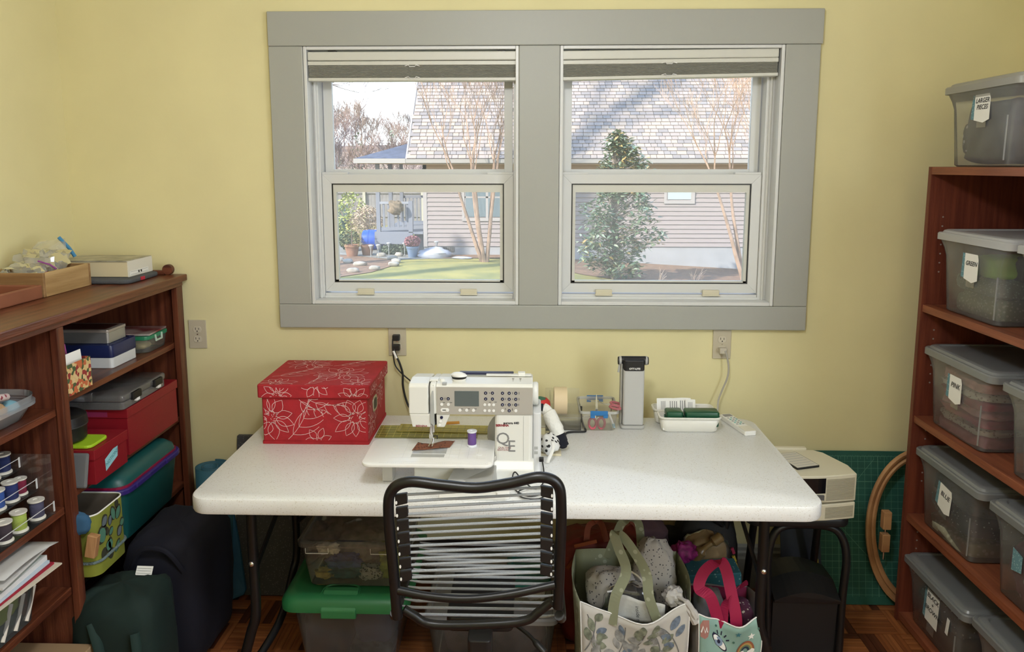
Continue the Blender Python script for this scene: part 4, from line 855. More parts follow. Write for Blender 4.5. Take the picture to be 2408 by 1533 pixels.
# mint tote with motifs
MINT = pm('mint_canvas', (.26, .42, .37), .7, var=.06, vs=10); MAG = pm('magenta_strap', (.34, .008, .06), .7)
tt, fr, S = tote('mint green tote bag with eye and rainbow motifs and magenta straps', .545, .745, -.700, -.52, .315, (MINT, pm('mint_inside', (.22, .20, .20), .7)), .030, 6, 0, -.012)
g = on(S); g2 = on(S, -.0032); g3 = on(S, -.0040)
def star(cx, cy, r_, n=5, a0=.3, sq=.68): return [(cx+r_*(1 if k % 2 == 0 else .45)*math.cos(a0+math.pi*k/n), cy+r_*sq*(1 if k % 2 == 0 else .45)*math.sin(a0+math.pi*k/n)) for k in range(2*n)]
NV = pm('navy_print', (.01, .01, .04), .7)
def pr(n, poly, mat, gg=g): return MB().blob(poly, gg).build(n, mat, fr)
eye = [(.33+.11*math.cos(a)*1+.03*math.sin(a), .765-.075*math.sin(a)-.045*math.cos(a)) for a in [2*math.pi*k/20 for k in range(20)]]
pr('eye_print', eye, NV); pr('eye_print', [(.33+(x_-.33)*.85, .765+(y_-.765)*.82) for x_, y_ in eye], PAPER, g2); pr('iris_print', circ(.32, .77, .062, .050, 16), pm('iris_blue', (.22, .30, .42), .7), g3); pr('pupil_print', circ(.32, .77, .026, .022, 12), NV, on(S, -.0046))
for k in range(5): a = 2.3-.48*k; MB().line([(.335+.10*math.cos(a), .775+.070*math.sin(a)), (.335+.15*math.cos(a), .775+.115*math.sin(a))], .014, g2).build('lash_print', NV, fr)
for k, c in enumerate(((.30, .10, .05), (.50, .32, .10), (.16, .22, .12), (.02, .04, .08))): MB().line([(.74+(.13-.025*k)*math.cos(a), .66+(.11-.021*k)*math.sin(a)) for a in [math.pi*j/14 for j in range(15)]], .026, g2).build('rainbow_print', pm('rainbow_%d' % k, c, .7), fr)
for cx, cy, r_ in ((.60, .645, .05), (.66, .625, .045), (.69, .65, .035), (.82, .635, .05), (.88, .61, .045), (.85, .66, .035)): pr('cloud_print', circ(cx, cy, r_, r_*.68, 12), PAPER, g3)
pr('star_print', star(.60, .90, .05), pm('star_teal', (.05, .20, .25), .7)); pr('star_print', star(.82, .82, .06), PAPER); pr('star_print', star(.93, .50, .07), pm('star_red', (.40, .02, .02), .7))
for cx, cy in ((.28, .93), (.54, .80), (.13, .62), (.93, .88), (.45, .55)): pr('dot_print', circ(cx, cy, .018, .014, 10), pm('dot_green', (.06, .16, .13), .7))
pr('badge_print', [(.06, .96), (.10, .97), (.16, .98), (.165, .88), (.14, .80), (.09, .77), (.02, .78), (.015, .9)], pm('badge_pink', (.42, .20, .17), .7)); MB().line([(.03, .83), (.06, .90), (.09, .84), (.12, .90), (.13, .85)], .018, g2).build('badge_mark', PAPER, fr)
PKL = pm('pink_line_print', (.25, .05, .09), .7)
for cx, w_ in ((.24, .035), (.42, .06), (.56, .06)): MB().line([(cx-w_+2*w_*k/12, .30+.24*math.sin(math.pi*k/12)**.6) for k in range(13)], .022, g2).build('script_print', PKL, fr)
ribbon('handle', [S(.35, .9), (.585, -.69, .36), (.555, -.66, .375), (.575, -.64, .42), (.620, -.635, .452), (.640, -.645, .43), (.652, -.67, .37), (.662, -.695, .31), (.665, -.70, .27)], .036, MAG, tt, (1, -.3, .4))
ribbon('handle', [(.625, -.695, .27), (.632, -.68, .33), (.655, -.66, .355), (.70, -.62, .37), (.715, -.59, .34)], .030, MAG, tt, (.6, -.3, .8))
MB().grid(lambda u, v: (.548+.194*u, -.5275+.006*math.sin(u*6), .262+.042*v), 8, 2).build('inner_band', pm('magenta_band', (.22, .012, .06), .7), tt, solid=.001)
soft('plastic_pouch', 'grey plastic pouch inside the mint tote', 'pouch', pm('grey_film', (.16, .16, .17), .4), (.600, -.60, .270), (.045, .04, .065), 61)
soft('folded_fabric', 'dark plum fabric with white daisies inside the mint tote', 'fabric', dots('daisy_plum', (.08, .02, .05), (.5, .48, .40), 60, .18), (.695, -.61, .245), (.042, .05, .055), 62)
# behind the totes
t = T('shopping_bag', 'dark red and orange shopping bag behind the leaf tote', 'bag', (.27, -.32, 0))
softbox((.285, -.33, .20), (.16, .085, .198), 71, .07, .35).build('body', pm('dark_red_bag', (.14, .012, .006), .6, var=.3, vs=6), t, smooth=True, auto=80)
for k, (a, c) in enumerate((((.16, .37), (.19, .30)), ((.20, .42), (.23, .37)), ((.30, .33), (.36, .38)))): MB().obox(((a[0]+c[0])/2, -.425, (a[1]+c[1])/2), (.012, .004, .08), (0, R(35+40*k), 0)).build('orange_stripe', pm('orange_print', (.22, .045, .006), .7), t)
for q in (-.03, .09): ribbon('handle', [(.28+q-.03, -.40, .39), (.28+q-.02, -.38, .44), (.28+q+.02, -.38, .45), (.28+q+.04, -.40, .39)], .02, pm('orange_strap', (.17, .03, .005), .7), t)
t = T('grocery_bag', 'tan knotted plastic grocery bag behind the mint tote', 'bag', (.63, -.40, .12))
softbox((.645, -.345, .315), (.085, .050, .088), 72, .22, .8).build('body', clear('tan_film', (.75, .62, .45), (.42, .29, .15), .8, .3, .03), t, smooth=True, auto=80)
MB().tube(spline([(.60, -.395, .33), (.625, -.405, .37), (.66, -.40, .395), (.69, -.395, .415)], 5), [.02]*5+[.010]*5+[.018]*5+[.012], 10).build('knot_tail', clear('tan_film2', (.7, .55, .35), (.36, .24, .10), .8, .3, .03), t, smooth=True)
soft('ruffled_cloth', 'magenta ruffled ribbon beside the tan grocery bag', 'ribbon', pm('magenta_ruffle', (.26, .015, .16), .6, var=.4, vs=60), (.560, -.40, .355), (.045, .03, .034), 73, .45, .8)
t = T('gift_box', 'teal geometric patterned fabric box behind the mint tote', 'box', (.655, -.42, 0))
MB().obox((.655, -.455, .170), (.175, .10, .33), (0, R(-4), 0)).build('body', dots('teal_lattice', (.02, .12, .15), (.20, .35, .36), 70, .16), t, bevel=.004); MB().obox((.655, -.455, .008), (.18, .105, .012), (0, 0, 0)).build('base', BLACKP, t)
t = T('gig_bag', 'black bag with a small flower print leaning behind the teal box', 'bag', (.70, -.28, 0))
softbox((.665, -.26, .22), (.11, .07, .218), 74, .06, .4).build('body', pm('black_bag', (.004, .004, .005), .7), t, smooth=True, auto=80)
for cx, cz, c in ((.748, .31, (.40, .30, .03)), (.755, .285, (.45, .34, .04)), (.742, .34, (.30, .02, .06))): MB().tube([(cx, -.335, cz), (cx+.008, -.337, cz-.02)], .006, 6).build('flower_patch', pm('patch_%g' % c[0], c, .8), t)
soft('plush_cloth', 'dark lilac fuzzy cloth behind the leaf tote straps', 'fabric', pm('lilac_fuzz', (.12, .07, .09), .95), (.45, -.27, .36), (.07, .06, .06), 75, .3, .8)
soft('dark_bundle', 'black bundle in the dark behind the bags under the table', 'bundle', pm('black_cloth', (.01, .01, .015), .9), (.50, -.20, .17), (.18, .09, .165), 76)
# ------------------------------------------------------------------ step stool, radio, mats, hoop
t = T('step_stool', 'black tubular step stool holding the radio at the table end', 'stool', (.95, -.36, 0))
MB().tube(spline([(.845, -.46, .012), (.838, -.45, .22), (.835, -.445, .36), (.850, -.44, .44), (.885, -.435, .473), (.96, -.43, .478), (1.045, -.43, .470), (1.085, -.435, .435), (1.100, -.445, .36), (1.092, -.45, .22), (1.088, -.46, .012)], 8), .0135, 12).build('front_frame', BLACK, t, smooth=True)
MB().tube(spline([(.845, -.16, .012), (.848, -.20, .25), (.855, -.23, .42), (.885, -.25, .473), (.96, -.25, .478), (1.045, -.25, .470), (1.080, -.23, .42), (1.088, -.20, .25), (1.09, -.16, .012)], 8), .0135, 12).build('rear_frame', BLACK, t, smooth=True)
MB().rbox(.76, 1.105, -.46, -.22, .480, .514, .04, .008, 5).build('top_pad', BLACKP, t, smooth=True, auto=50)
MB().rings([[(.855+(1.078-.855)*k/10, y, z+.03*math.sin(math.pi*k/10)) for k in range(11)]+[(.855+(1.078-.855)*k/10, y+.004, z-.012) for k in range(10, -1, -1)] for y, z in ((-.475, .225), (-.40, .262), (-.30, .262))]).build('step', BLACKP, t)
MB().box(.858, 1.078, -.452, -.44, .02, .225).build('front_apron', BLACKP, t)
RADIO = pm('radio_cream', (.62, .58, .44), .45)
def radio_shell(z0, z1, x0, x1, yf, yb, bow=.028, ch=.07): 
    fr_ = [(x0+(x1-x0)*k/16, yf-bow*math.sin(math.pi*k/16)) for k in range(17)]
    return fr_+[(x1, yf+.075), (x1-ch*.6, yb-.025), (x1-ch, yb), (x0+ch, yb), (x0+ch*.6, yb-.025), (x0, yf+.075)]
def radio(label, z0, z1, rz, disp):
    t = T('radio', label, 'radio', (.93, -.34, z0))
    poly = radio_shell(z0, z1, .745, 1.112, -.455, -.24)
    MB().prism(poly, z0, z1).build('case', RADIO, t, bevel=.003)
    nl = int((z1-z0-.016)/.0044)
    for sx in ((.02, .29), (.71, .98)):
        for k in range(nl):
            z = z0+.010+k*.0044; b = MB(); pts = [(.745+.367*u, -.455-.028*math.sin(math.pi*u)-.0008, z) for u in [sx[0]+(sx[1]-sx[0])*j/8 for j in range(9)]]
            b.tube(pts, .0011, 4).build('grille_slat', pm('grille_dark', (.26, .23, .16), .6), t)  # slats in one tone darker than the case
    b = MB(); us = [disp[0]+(disp[1]-disp[0])*j/10 for j in range(11)]
    fn = lambda off: [(.745+.367*u, -.455-.028*math.sin(math.pi*u)-off) for u in us]
    a, c = fn(.0012), fn(-.002); dz0, dz1 = disp[2], disp[3]; b.rings([[(x, y, z) for x, y in a+c[::-1]] for z in (dz0, dz1)]); b.build('display', pm('dark_glass', (.006, .006, .008), .12) if rz else pm('grey_panel', (.10, .10, .10), .4), t)
    return t
cdp = radio('cream disc changer unit under the wave radio on the stool', .515, .572, False, (.40, .66, .530, .560))
for k in range(3): MB().box(.965, .975, -.487, -.483, .536+k*.008, .539+k*.008).build('button', BLACKP, cdp)
MB().box(.76, 1.08, -.43, -.27, .572, .578).build('foot', BLACKP, cdp)
rd = radio('cream tabletop radio with a black display on the stool', .578, .672, True, (.34, .70, .612, .664))
MB().box(.905, .995, -.4895, -.482, .592, .608).build('disc_slot', pm('grey_panel', (.10, .10, .10), .4), rd); MB().box(.80, 1.02, -.245, -.225, .655, .680).build('back_ledge', RADIO, rd, bevel=.003)
t = T('card_remote', 'thin white card remote lying on top of the radio', 'remote', (.945, -.355, .672), None, (0, 0, R(18)))
MB().rbox(-.045, .045, -.065, .065, .0005, .007, .004).build('body', BLACKP, t, local=True); MB().box(-.042, .042, -.062, .062, .007, .0078).build('face', pm('card_face', (.58, .55, .47), .5), t, local=True)
for j in range(6): MB().box(-.034, .034, -.05+j*.019, -.047+j*.019, .0078, .0082).build('button_row', GREYP, t, local=True)
# green cutting mat leaning on the wall
def leaning(t, z0, z1, y0, y1):
    return lambda u, v, off=0: (u, y0+(y1-y0)*v-off, z0+(z1-z0)*v)
GM = pm('mat_green', (.012, .085, .065), .7, var=.08, vs=20); ML = pm('mat_line', (.10, .24, .18), .7)
t = T('cutting_mat', 'green gridded cutting mat leaning against the wall', 'mat', (1.30, -.07, 0))
y0, y1, zt = -.125, -.022, .585; mx0, mx1 = 1.062, 1.66
MB().rings([[(x, y0+(y1-y0)*q-o_, .003+(zt-.003)*q) for x, q in ((mx0, 0), (mx1, 0), (mx1, 1), (mx0+.02, 1), (mx0, .97))] for o_ in (0, -.004)]).build('sheet', GM, t)
b = MB(); fm = lambda u, v: (mx0+u, y0+(y1-y0)*v/zt-.0006, .003+v*(zt-.003)/zt); st_ = .0254
for k in range(1, 23): b.line([(k*st_+.01, .03), (k*st_+.01, zt-.02)], .0011 if k % 6 else .0022, fm)
for k in range(1, 22): b.line([(.02, k*st_+.012), (mx1-mx0-.02, k*st_+.012)], .0011 if k % 6 else .0022, fm)
for k in range(88): b.line([(k*st_/4+.02, zt-.02), (k*st_/4+.02, zt-.014 if k % 4 else zt-.030)], .0010, fm)
b.line([(.05, .25), (.30, zt-.03)], .0014, fm); b.line([(.02, .46), (.35, .10)], .0014, fm)
b.line([(.01, zt-.019), (mx1-mx0-.01, zt-.019)], .0014, fm)
b.build('grid_lines', ML, t)
t = T('rotary_mat_pack', 'dark navy mat with yellow labels standing behind the step stool', 'mat', (1.08, -.14, 0))
MB().rings([[(x, -.20+.10*q-o_, .003+.36*q) for x, q in ((.985, 0), (1.135, 0), (1.135, 1), (.985, 1))] for o_ in (0, -.006)]).build('sheet', pm('navy_mat', (.008, .014, .03), .6), t)
for a in ((1.015, 1.045, .08, .20), (1.105, 1.125, .05, .20)): MB().add([(a[0], -.2014+.10*a[2]/.36, a[2]), (a[1], -.2014+.10*a[2]/.36, a[2]), (a[1], -.2014+.10*a[3]/.36, a[3]), (a[0], -.2014+.10*a[3]/.36, a[3])], [(0, 1, 2, 3)]).build('label', pm('yellow_label', (.40, .30, .02), .7), t)
text('lettering', 'OLFA', .016, (1.115, -.2035+.10*.165/.36, .165), (0, .27, -1), (1, 0, 0), INK, t)
# quilting hoop leaning on the bookcase side
HW = wood('hoop_wood', (.30, .14, .06), (.50, .28, .13), 'x', 6, .5, strength=3)
t = T('quilting_hoop', 'large wooden quilting hoop leaning against the right bookcase', 'hoop', (1.46, -.12, 0))
def hoop(r_, dx, w_): return [(1.505+dx+(r_*.62)*math.cos(a), -.128+.030*math.sin(a)-.012*math.cos(a), .315+r_*math.sin(a)) for a in [2*math.pi*k/64 for k in range(64)]]
MB().tube(hoop(.300, 0, 1), .0095, 8, closed=True, flat=1.5).build('outer_ring', HW, t, smooth=True); MB().tube(hoop(.277, .004, 1), .0075, 8, closed=True, flat=1.5).build('inner_ring', HW, t, smooth=True)
MB().obox((1.372, -.140, .36), (.03, .03, .07)).obox((1.372, -.140, .27), (.03, .03, .07)).build('clamp_block', HW, t, bevel=.003); MB().tube([(1.372, -.140, .20), (1.372, -.140, .33)], .003, 8).build('clamp_bolt', CHROME, t)
# ------------------------------------------------------------------ left floor corner
o = MB().rings([[(x, -.124+.10*q-o_, .002+.62*q) for x, q in ((-1.145, 0), (-.80, 0), (-.80, 1), (-1.145, 1))] for o_ in (0, -.02)]).build('foam_board', dots('speckled_grey_felt', (.055, .056, .06), (.13, .13, .13), 130, .22)); tag(o, 'dark grey speckled felt board leaning behind the left table legs', 'board')
t = T('kickboard', 'blue foam board with a white edge line beside the navy bag', 'board', (-1.15, -.17, 0))
def kb(o_): return [(-1.235, -.215+o_, .003), (-1.150, -.168+o_, .003), (-1.105, -.142+o_, .012), (-1.098, -.138+o_, .03), (-1.125, -.115+o_, .22), (-1.150, -.10+o_, .36), (-1.17, -.10+o_, .40), (-1.28, -.13+o_, .40), (-1.30, -.19+o_, .10)]
MB().rings([kb(0), kb(.016)]).build('board', pm('board_blue', (.015, .10, .22), .6), t, bevel=.003)
MB().tube(spline([(-1.20, -.199, .045), (-1.155, -.176, .05), (-1.148, -.170, .065), (-1.158, -.150, .20)], 5), .008, 8, flat=.4).build('white_line', pm('lilac_white', (.42, .40, .45), .6), t, smooth=True)
YB = pm('mat_blue', (.03, .12, .17), .7)
t = T('yoga_mat', 'rolled blue exercise mat standing in the corner by the bookcase', 'mat', (-1.215, -.165, 0)); b = MB()
sp_ = [(-1.215+(.022+.0036*a)*math.cos(a), -.115+(.022+.0036*a)*math.sin(a)*.9) for a in [k*.22 for k in range(66)]]
vs = [(x, y, z) for z in (.003, .535) for x, y in sp_]; n_ = len(sp_)
b.add(vs, [(i, i+1, n_+i+1, n_+i) for i in range(n_-1)]).build('roll', YB, t, smooth=True, solid=.006, auto=50)
t = T('duffel_bag', 'navy fabric duffel bag with a silver zip pull beside the bookcase', 'bag', (-1.19, -.42, 0))
softbox((-1.205, -.42, .235), (.135, .17, .233), 81, .07, .42).build('body', pm('navy_canvas', (.0025, .003, .012), .85), t, smooth=True, auto=80)
MB().tube([(-1.078, -.50, .295), (-1.076, -.505, .270), (-1.080, -.507, .258)], .0022, 6).tube([(-1.078+.006*math.cos(a), -.50, .300+.006*math.sin(a)) for a in [2*math.pi*k/10 for k in range(10)]], .0016, 6, closed=True).build('zip_pull', CHROME, t)
MB().tube(spline([(-1.30, -.585, .36), (-1.25, -.60, .44), (-1.17, -.60, .44), (-1.12, -.585, .36)], 6), .009, 8).build('handle', pm('navy_canvas', (.0025, .003, .012), .85), t, smooth=True)
t = T('backpack', 'dark green backpack with a white luggage tag in front of the bookcase', 'backpack', (-1.20, -.74, 0))
softbox((-1.25, -.72, .20), (.13, .115, .197), 82, .08, .45).build('body', pm('dark_green_canvas', (.004, .017, .014), .85, var=.15, vs=10), t, smooth=True, auto=80)
MB().tube(spline([(-1.16, -.83, .30), (-1.15, -.845, .22), (-1.17, -.845, .10), (-1.20, -.84, .03)], 6), .014, 8, flat=.4).build('strap', pm('dark_green_web', (.006, .026, .021), .8), t, smooth=True)
MB().tube(spline([(-1.29, -.83, .33), (-1.26, -.85, .25), (-1.25, -.845, .12), (-1.28, -.84, .04)], 6), .014, 8, flat=.4).build('strap', pm('dark_green_web', (.006, .026, .021), .8), t, smooth=True)
tg = MB().obox((-1.21, -.66, .405), (.05, .003, .028), (R(-35), R(4), R(5))).build('luggage_tag', PAPER, t)
for k in range(3): MB().obox((-1.21, -.6625-.004*k+.004, .412-.006*k), (.044, .002, .0008), (R(-35), R(4), R(5))).build('rule_line', GREYP, tg)

# ------------------------------------------------------------------ left bookcase
lc = T('bookcase', 'dark cherry wood bookcase with two columns of shelves along the left wall', 'bookcase', (-1.54, -.84, 0))
X0, X1 = -1.752, -1.33; yR, yD0, yD1, yL = -.028, -.817, -.785, -1.62
MB().box(X0, -1.312, yL-.01, -.012, 1.247, 1.272).build('top', CHERRY, lc, bevel=.004)
MB().box(X0, X1, yR-.022, yR, .0, 1.247).build('end_panel', CHERRYZ, lc); MB().box(X0, X1, yL, yL+.022, 0, 1.247).build('end_panel', CHERRYZ, lc)
MB().box(X0+.012, -1.35, -.811, -.791, .05, 1.228).build('divider', CHERRYZ, lc); MB().box(X0, X0+.008, yL+.022, yR-.022, .03, 1.247).build('back_panel', CHERRYZ, lc)
MB().box(-1.349, -1.327, yR-.048, yR, 0, 1.229).build('stile', CHERRYZ, lc, bevel=.002); MB().box(-1.349, -1.327, yD0, yD1, 0, 1.229).build('stile', CHERRYZ, lc, bevel=.002); MB().box(-1.349, -1.327, yL, yL+.048, 0, 1.229).build('stile', CHERRYZ, lc, bevel=.002)
MB().box(-1.349, -1.325, yL, yR, 1.2295, 1.2465).build('top_rail', CHERRY, lc, bevel=.002); MB().box(-1.349, -1.327, yL+.048, yD0, 0, .06).build('bottom_rail', CHERRY, lc); MB().box(-1.349, -1.327, yD1, yR-.048, 0, .06).build('bottom_rail', CHERRY, lc)
for z in (1.01, .715, .445): MB().box(X0+.012, -1.352, yD1-.006, yR-.023, z-.02, z).build('shelf', CHERRY, lc, bevel=.002)
for z in (.99, .690, .435): MB().box(X0+.012, -1.352, yL+.023, yD0+.006, z-.022, z).build('shelf', CHERRY, lc, bevel=.002)
MB().box(X0+.012, -1.35, yL+.023, yR-.023, .03, .05).build('bottom_shelf', CHERRY, lc)
# low gallery rail on the top, with a scroll end
MB().prism([(yL, 1.2725), (yL, 1.335), (-.05, 1.335), (-.05, 1.2725)], X0, X0+.016, 'x').build('gallery_rail', CHERRY, lc, bevel=.004)
MB().prism([(X0+.016, 1.2725), (X0+.016, 1.335), (-1.66, 1.335), (-1.60, 1.325), (-1.52, 1.300), (-1.44, 1.290), (-1.385, 1.290), (-1.385, 1.2725)], -.048, -.030, 'y').build('gallery_rail', CHERRYX, lc, bevel=.003)
MB().prism(circ(-1.372, 1.2925, .020, n=20), -.050, -.028, 'y').build('scroll_end', CHERRYX, lc, bevel=.002)
def on_top(): pass
BAM = wood('bamboo', (.36, .22, .09), (.52, .35, .17), 'y', 8, .45)
t = T('bamboo_tray', 'open bamboo drawer box on top of the left bookcase', 'tray', (-1.63, -.43, 1.272)); a = (-1.735, -1.522, -.560, -.298)
for n_, q in (('side', (a[1]-.012, a[1], a[2]+.012, a[3]-.012)), ('side', (a[0], a[0]+.012, a[2]+.012, a[3]-.012)), ('end', (a[0], a[1], a[2], a[2]+.012)), ('end', (a[0], a[1], a[3]-.012, a[3]))): MB().box(*q, 1.2725, 1.350).build(n_, BAM if n_ == 'side' else wood('bamboo_dark_x', (.22, .12, .05), (.34, .20, .09), 'x', 8, .45), t, bevel=.002)
MB().box(a[0]+.012, a[1]-.012, a[2]+.012, a[3]-.012, 1.2725, 1.278).build('bottom', BAM, t)
FILM = clear('zip_bag_film', (.96, .96, .96), (.75, .76, .74), .30, .08, .10, .6)
t = T('zip_bag', 'crumpled clear zip bag with a blue slider in the bamboo tray', 'bag', (-1.63, -.42, 1.28))
def crump(c, s_, seed):
    b = softbox(c, s_, seed, .35, .8, 26, 3.0); return b
crump((-1.625, -.40, 1.345), (.075, .07, .062), 91).build('film', FILM, t, auto=30, smooth=True)
b = MB(); b.add([(-1.69, -.44, 1.36), (-1.56, -.36, 1.365), (-1.585, -.33, 1.44), (-1.66, -.36, 1.43), (-1.63, -.39, 1.40)], [(0, 1, 4), (1, 2, 4), (2, 3, 4), (3, 0, 4)]); b.build('peak', FILM, t)
MB().tube([(-1.600, -.34, 1.445), (-1.575, -.325, 1.405), (-1.560, -.32, 1.375)], .006, 8).build('slider_strip', pm('slider_blue', (.05, .22, .42), .4), t)
t = T('zip_bag', 'smaller clear zip bag with a purple seal in the bamboo tray', 'bag', (-1.60, -.48, 1.28)); crump((-1.62, -.495, 1.335), (.075, .045, .035), 92).build('film', FILM, t, smooth=True)
MB().tube([(-1.60, -.46, 1.377), (-1.565, -.455, 1.365), (-1.545, -.452, 1.35)], .003, 6).build('seal', pm('seal_purple', (.25, .05, .25), .5), t)
crump((-1.68, -.535, 1.300), (.04, .018, .05), 93).build('film', FILM, t, smooth=True)
COP = pm('copper_leather', (.24, .085, .045), .5, var=.08, vs=8)
t = T('copper_tray', 'reddish brown shallow tray in front of the bamboo tray on the bookcase', 'tray', (-1.62, -.70, 1.272))
for q in ((-1.535, -1.523, -.86, -.566, 1.315), (-1.735, -1.723, -.86, -.566, 1.315), (-1.723, -1.535, -.86, -.848, 1.315), (-1.723, -1.535, -.578, -.566, 1.315)): MB().box(*q[:4], 1.2725, q[4]).build('wall', COP, t, bevel=.004)
MB().box(-1.723, -1.535, -.848, -.578, 1.2725, 1.280).build('bottom', COP, t)
t = T('laptop_sleeve', 'dark grey felt laptop sleeve with a red tag on the bookcase', 'sleeve', (-1.55, -.16, 1.272))
MB().rbox(-1.715, -1.395, -.288, -.055, 1.2728, 1.290, .03, .006, 5).build('sleeve', pm('grey_felt', (.085, .09, .10), .95, bump=.3, bs=300), t, smooth=True, auto=40)
tg_ = MB().box(-1.396, -1.3925, -.205, -.178, 1.276, 1.288).build('tag', pm('tag_red', (.45, .02, .05), .6), t)
t = T('carton_box', 'flat cream carton with a white printed end lying on the laptop sleeve', 'box', (-1.55, -.15, 1.29))
MB().box(-1.70, -1.425, -.235, -.062, 1.2912, 1.346).build('body', pm('cream_carton', (.62, .54, .36), .7), t, bevel=.002); MB().box(-1.425, -1.4215, -.235, -.062, 1.2912, 1.348).build('end_flap', pm('white_carton', (.72, .70, .64), .6), t)
MB().box(-1.69, -1.425, -.238, -.060, 1.3462, 1.350).build('lid', pm('grey_lid_print', (.22, .21, .17), .4, col2=(.48, .45, .36), vs=16), t)
MB().box(-1.4213, -1.4208, -.228, -.095, 1.296, 1.312).build('label', PAPER, t); MB().box(-1.4208, -1.4204, -.222, -.100, 1.308, 1.3092).box(-1.4208, -1.4204, -.222, -.100, 1.298, 1.2992).build('label_rule', GREYP, t)
for q in (-.165, -.148): MB().prism(circ(q, 1.304, .0045, n=12), -1.4208, -1.4200, 'x').build('label_dot', BLACKP, t)
# shelf 1, right column
def card(n, label, cat, c, s_, eul, mat): return tag(MB().obox(c, s_, eul).build(n, mat), label, cat)
t = T('card_box', 'small open box printed with autumn flowers on the upper shelf', 'box', (-1.42, -.71, 1.01))
ymat = pm('flower_print', (.55, .36, .13), .6); nn_ = ymat.node_tree; bs_ = nn_.nodes['Principled BSDF']
tc_ = nn_.nodes.new('ShaderNodeTexCoord'); vo = nn_.nodes.new('ShaderNodeTexVoronoi'); vo.inputs['Scale'].default_value = 85; nn_.links.new(tc_.outputs['Object'], vo.inputs['Vector']); cr_ = nn_.nodes.new('ShaderNodeValToRGB'); sep_ = nn_.nodes.new('ShaderNodeSeparateColor'); nn_.links.new(vo.outputs['Color'], sep_.inputs[0]); nn_.links.new(sep_.outputs[0], cr_.inputs[0]); nn_.links.new(cr_.outputs[0], bs_.inputs['Base Color']); cr_.color_ramp.interpolation = 'CONSTANT'
for k, (p_, c_) in enumerate(((0, (.62, .45, .20)), (.35, (.06, .10, .04)), (.55, (.50, .13, .05)), (.72, (.65, .48, .25)), (.86, (.28, .03, .03)))):
    e_ = cr_.color_ramp.elements[k] if k < 2 else cr_.color_ramp.elements.new(p_); e_.position = p_; e_.color = (*c_, 1)
for q in ((-1.345, -1.342, -.778, -.640), (-1.50, -1.497, -.778, -.640), (-1.497, -1.345, -.778, -.775), (-1.497, -1.345, -.643, -.640)): MB().box(*q, 1.0105, 1.104).build('wall', ymat, t)
MB().box(-1.497, -1.345, -.775, -.643, 1.0105, 1.014).build('bottom', ymat, t)
card('note_card', 'plain white card in the flower printed box', 'card', (-1.36, -.712, 1.075), (.002, .115, .11), (0, R(-4), 0), PAPER)
card('note_card', 'white card with blue flower sprigs at the back of the flower printed box', 'card', (-1.46, -.715, 1.095), (.002, .11, .15), (0, R(-3), 0), dots('blue_sprig', (.75, .76, .80), (.06, .08, .25), 80, .22))
card('pen', 'purple pen standing in the flower printed box', 'pen', (-1.40, -.665, 1.085), (.006, .006, .13), (R(10), 0, 0), pm('pen_purple', (.30, .04, .22), .4))
t = T('plastic_case', 'navy lidded plastic case with a frosted base on the upper shelf', 'case', (-1.50, -.35, 1.01))
MB().rbox(-1.66, -1.385, -.445, -.285, 1.0105, 1.046, .012).build('base', pm('frosted_base', (.60, .62, .64), .4), t, bevel=.002); MB().rbox(-1.662, -1.383, -.447, -.283, 1.046, 1.090, .014, .004).build('lid', pm('navy_plastic', (.012, .02, .085), .35), t, smooth=True, auto=35)
for k in range(5): MB().prism(circ(-1.40, -.42+k*.03, .006, n=10), 1.0902, 1.0912).build('stud', pm('navy_plastic', (.012, .02, .085), .35), t)
t = T('tin_box', 'silver hinged tin with a dark lid on the navy case', 'tin', (-1.52, -.36, 1.09))
MB().rbox(-1.67, -1.405, -.425, -.310, 1.0915, 1.128, .008).build('body', pm('tin_silver', (.42, .43, .44), .35, .7), t, bevel=.001); MB().rbox(-1.672, -1.403, -.427, -.308, 1.128, 1.138, .009).build('lid', pm('tin_lid', (.40, .36, .33), .35, .4), t, bevel=.002); MB().box(-1.655, -1.42, -.412, -.323, 1.138, 1.1386).build('lid_picture', pm('dark_maroon', (.06, .018, .018), .4), t)
t = T('food_container', 'clear plastic container with a green lid at the right of the upper shelf', 'container', (-1.45, -.165, 1.01))
tubmesh(-1.60, -1.365, -.245, -.088, 1.0105, 1.060, .006, .02).build('body', MILK, t, smooth=True); MB().rbox(-1.603, -1.362, -.248, -.085, 1.060, 1.074, .022).build('lid', pm('jade_lid', (.02, .20, .10), .4), t, bevel=.003)
MB().tube([(-1.361, -.195, 1.072), (-1.360, -.192, 1.05), (-1.360, -.150, 1.05), (-1.361, -.147, 1.072)], .004, 8).build('clip', pm('pale_clip', (.45, .58, .50), .3), t)
o = bundle('ribbon_roll', 'pale yellow ribbon roll inside the green lidded container', 'ribbon', pm('pale_yellow', (.45, .38, .18), .7), (-1.44, -.18, 1.030), (.05, .04, .018), 6, .1)
card('magazine', 'red magazine lying on the green lidded container', 'magazine', (-1.475, -.165, 1.0785), (.215, .145, .006), (0, 0, R(3)), pm('magazine_red', (.16, .025, .03), .3, col2=(.45, .40, .38), vs=10))
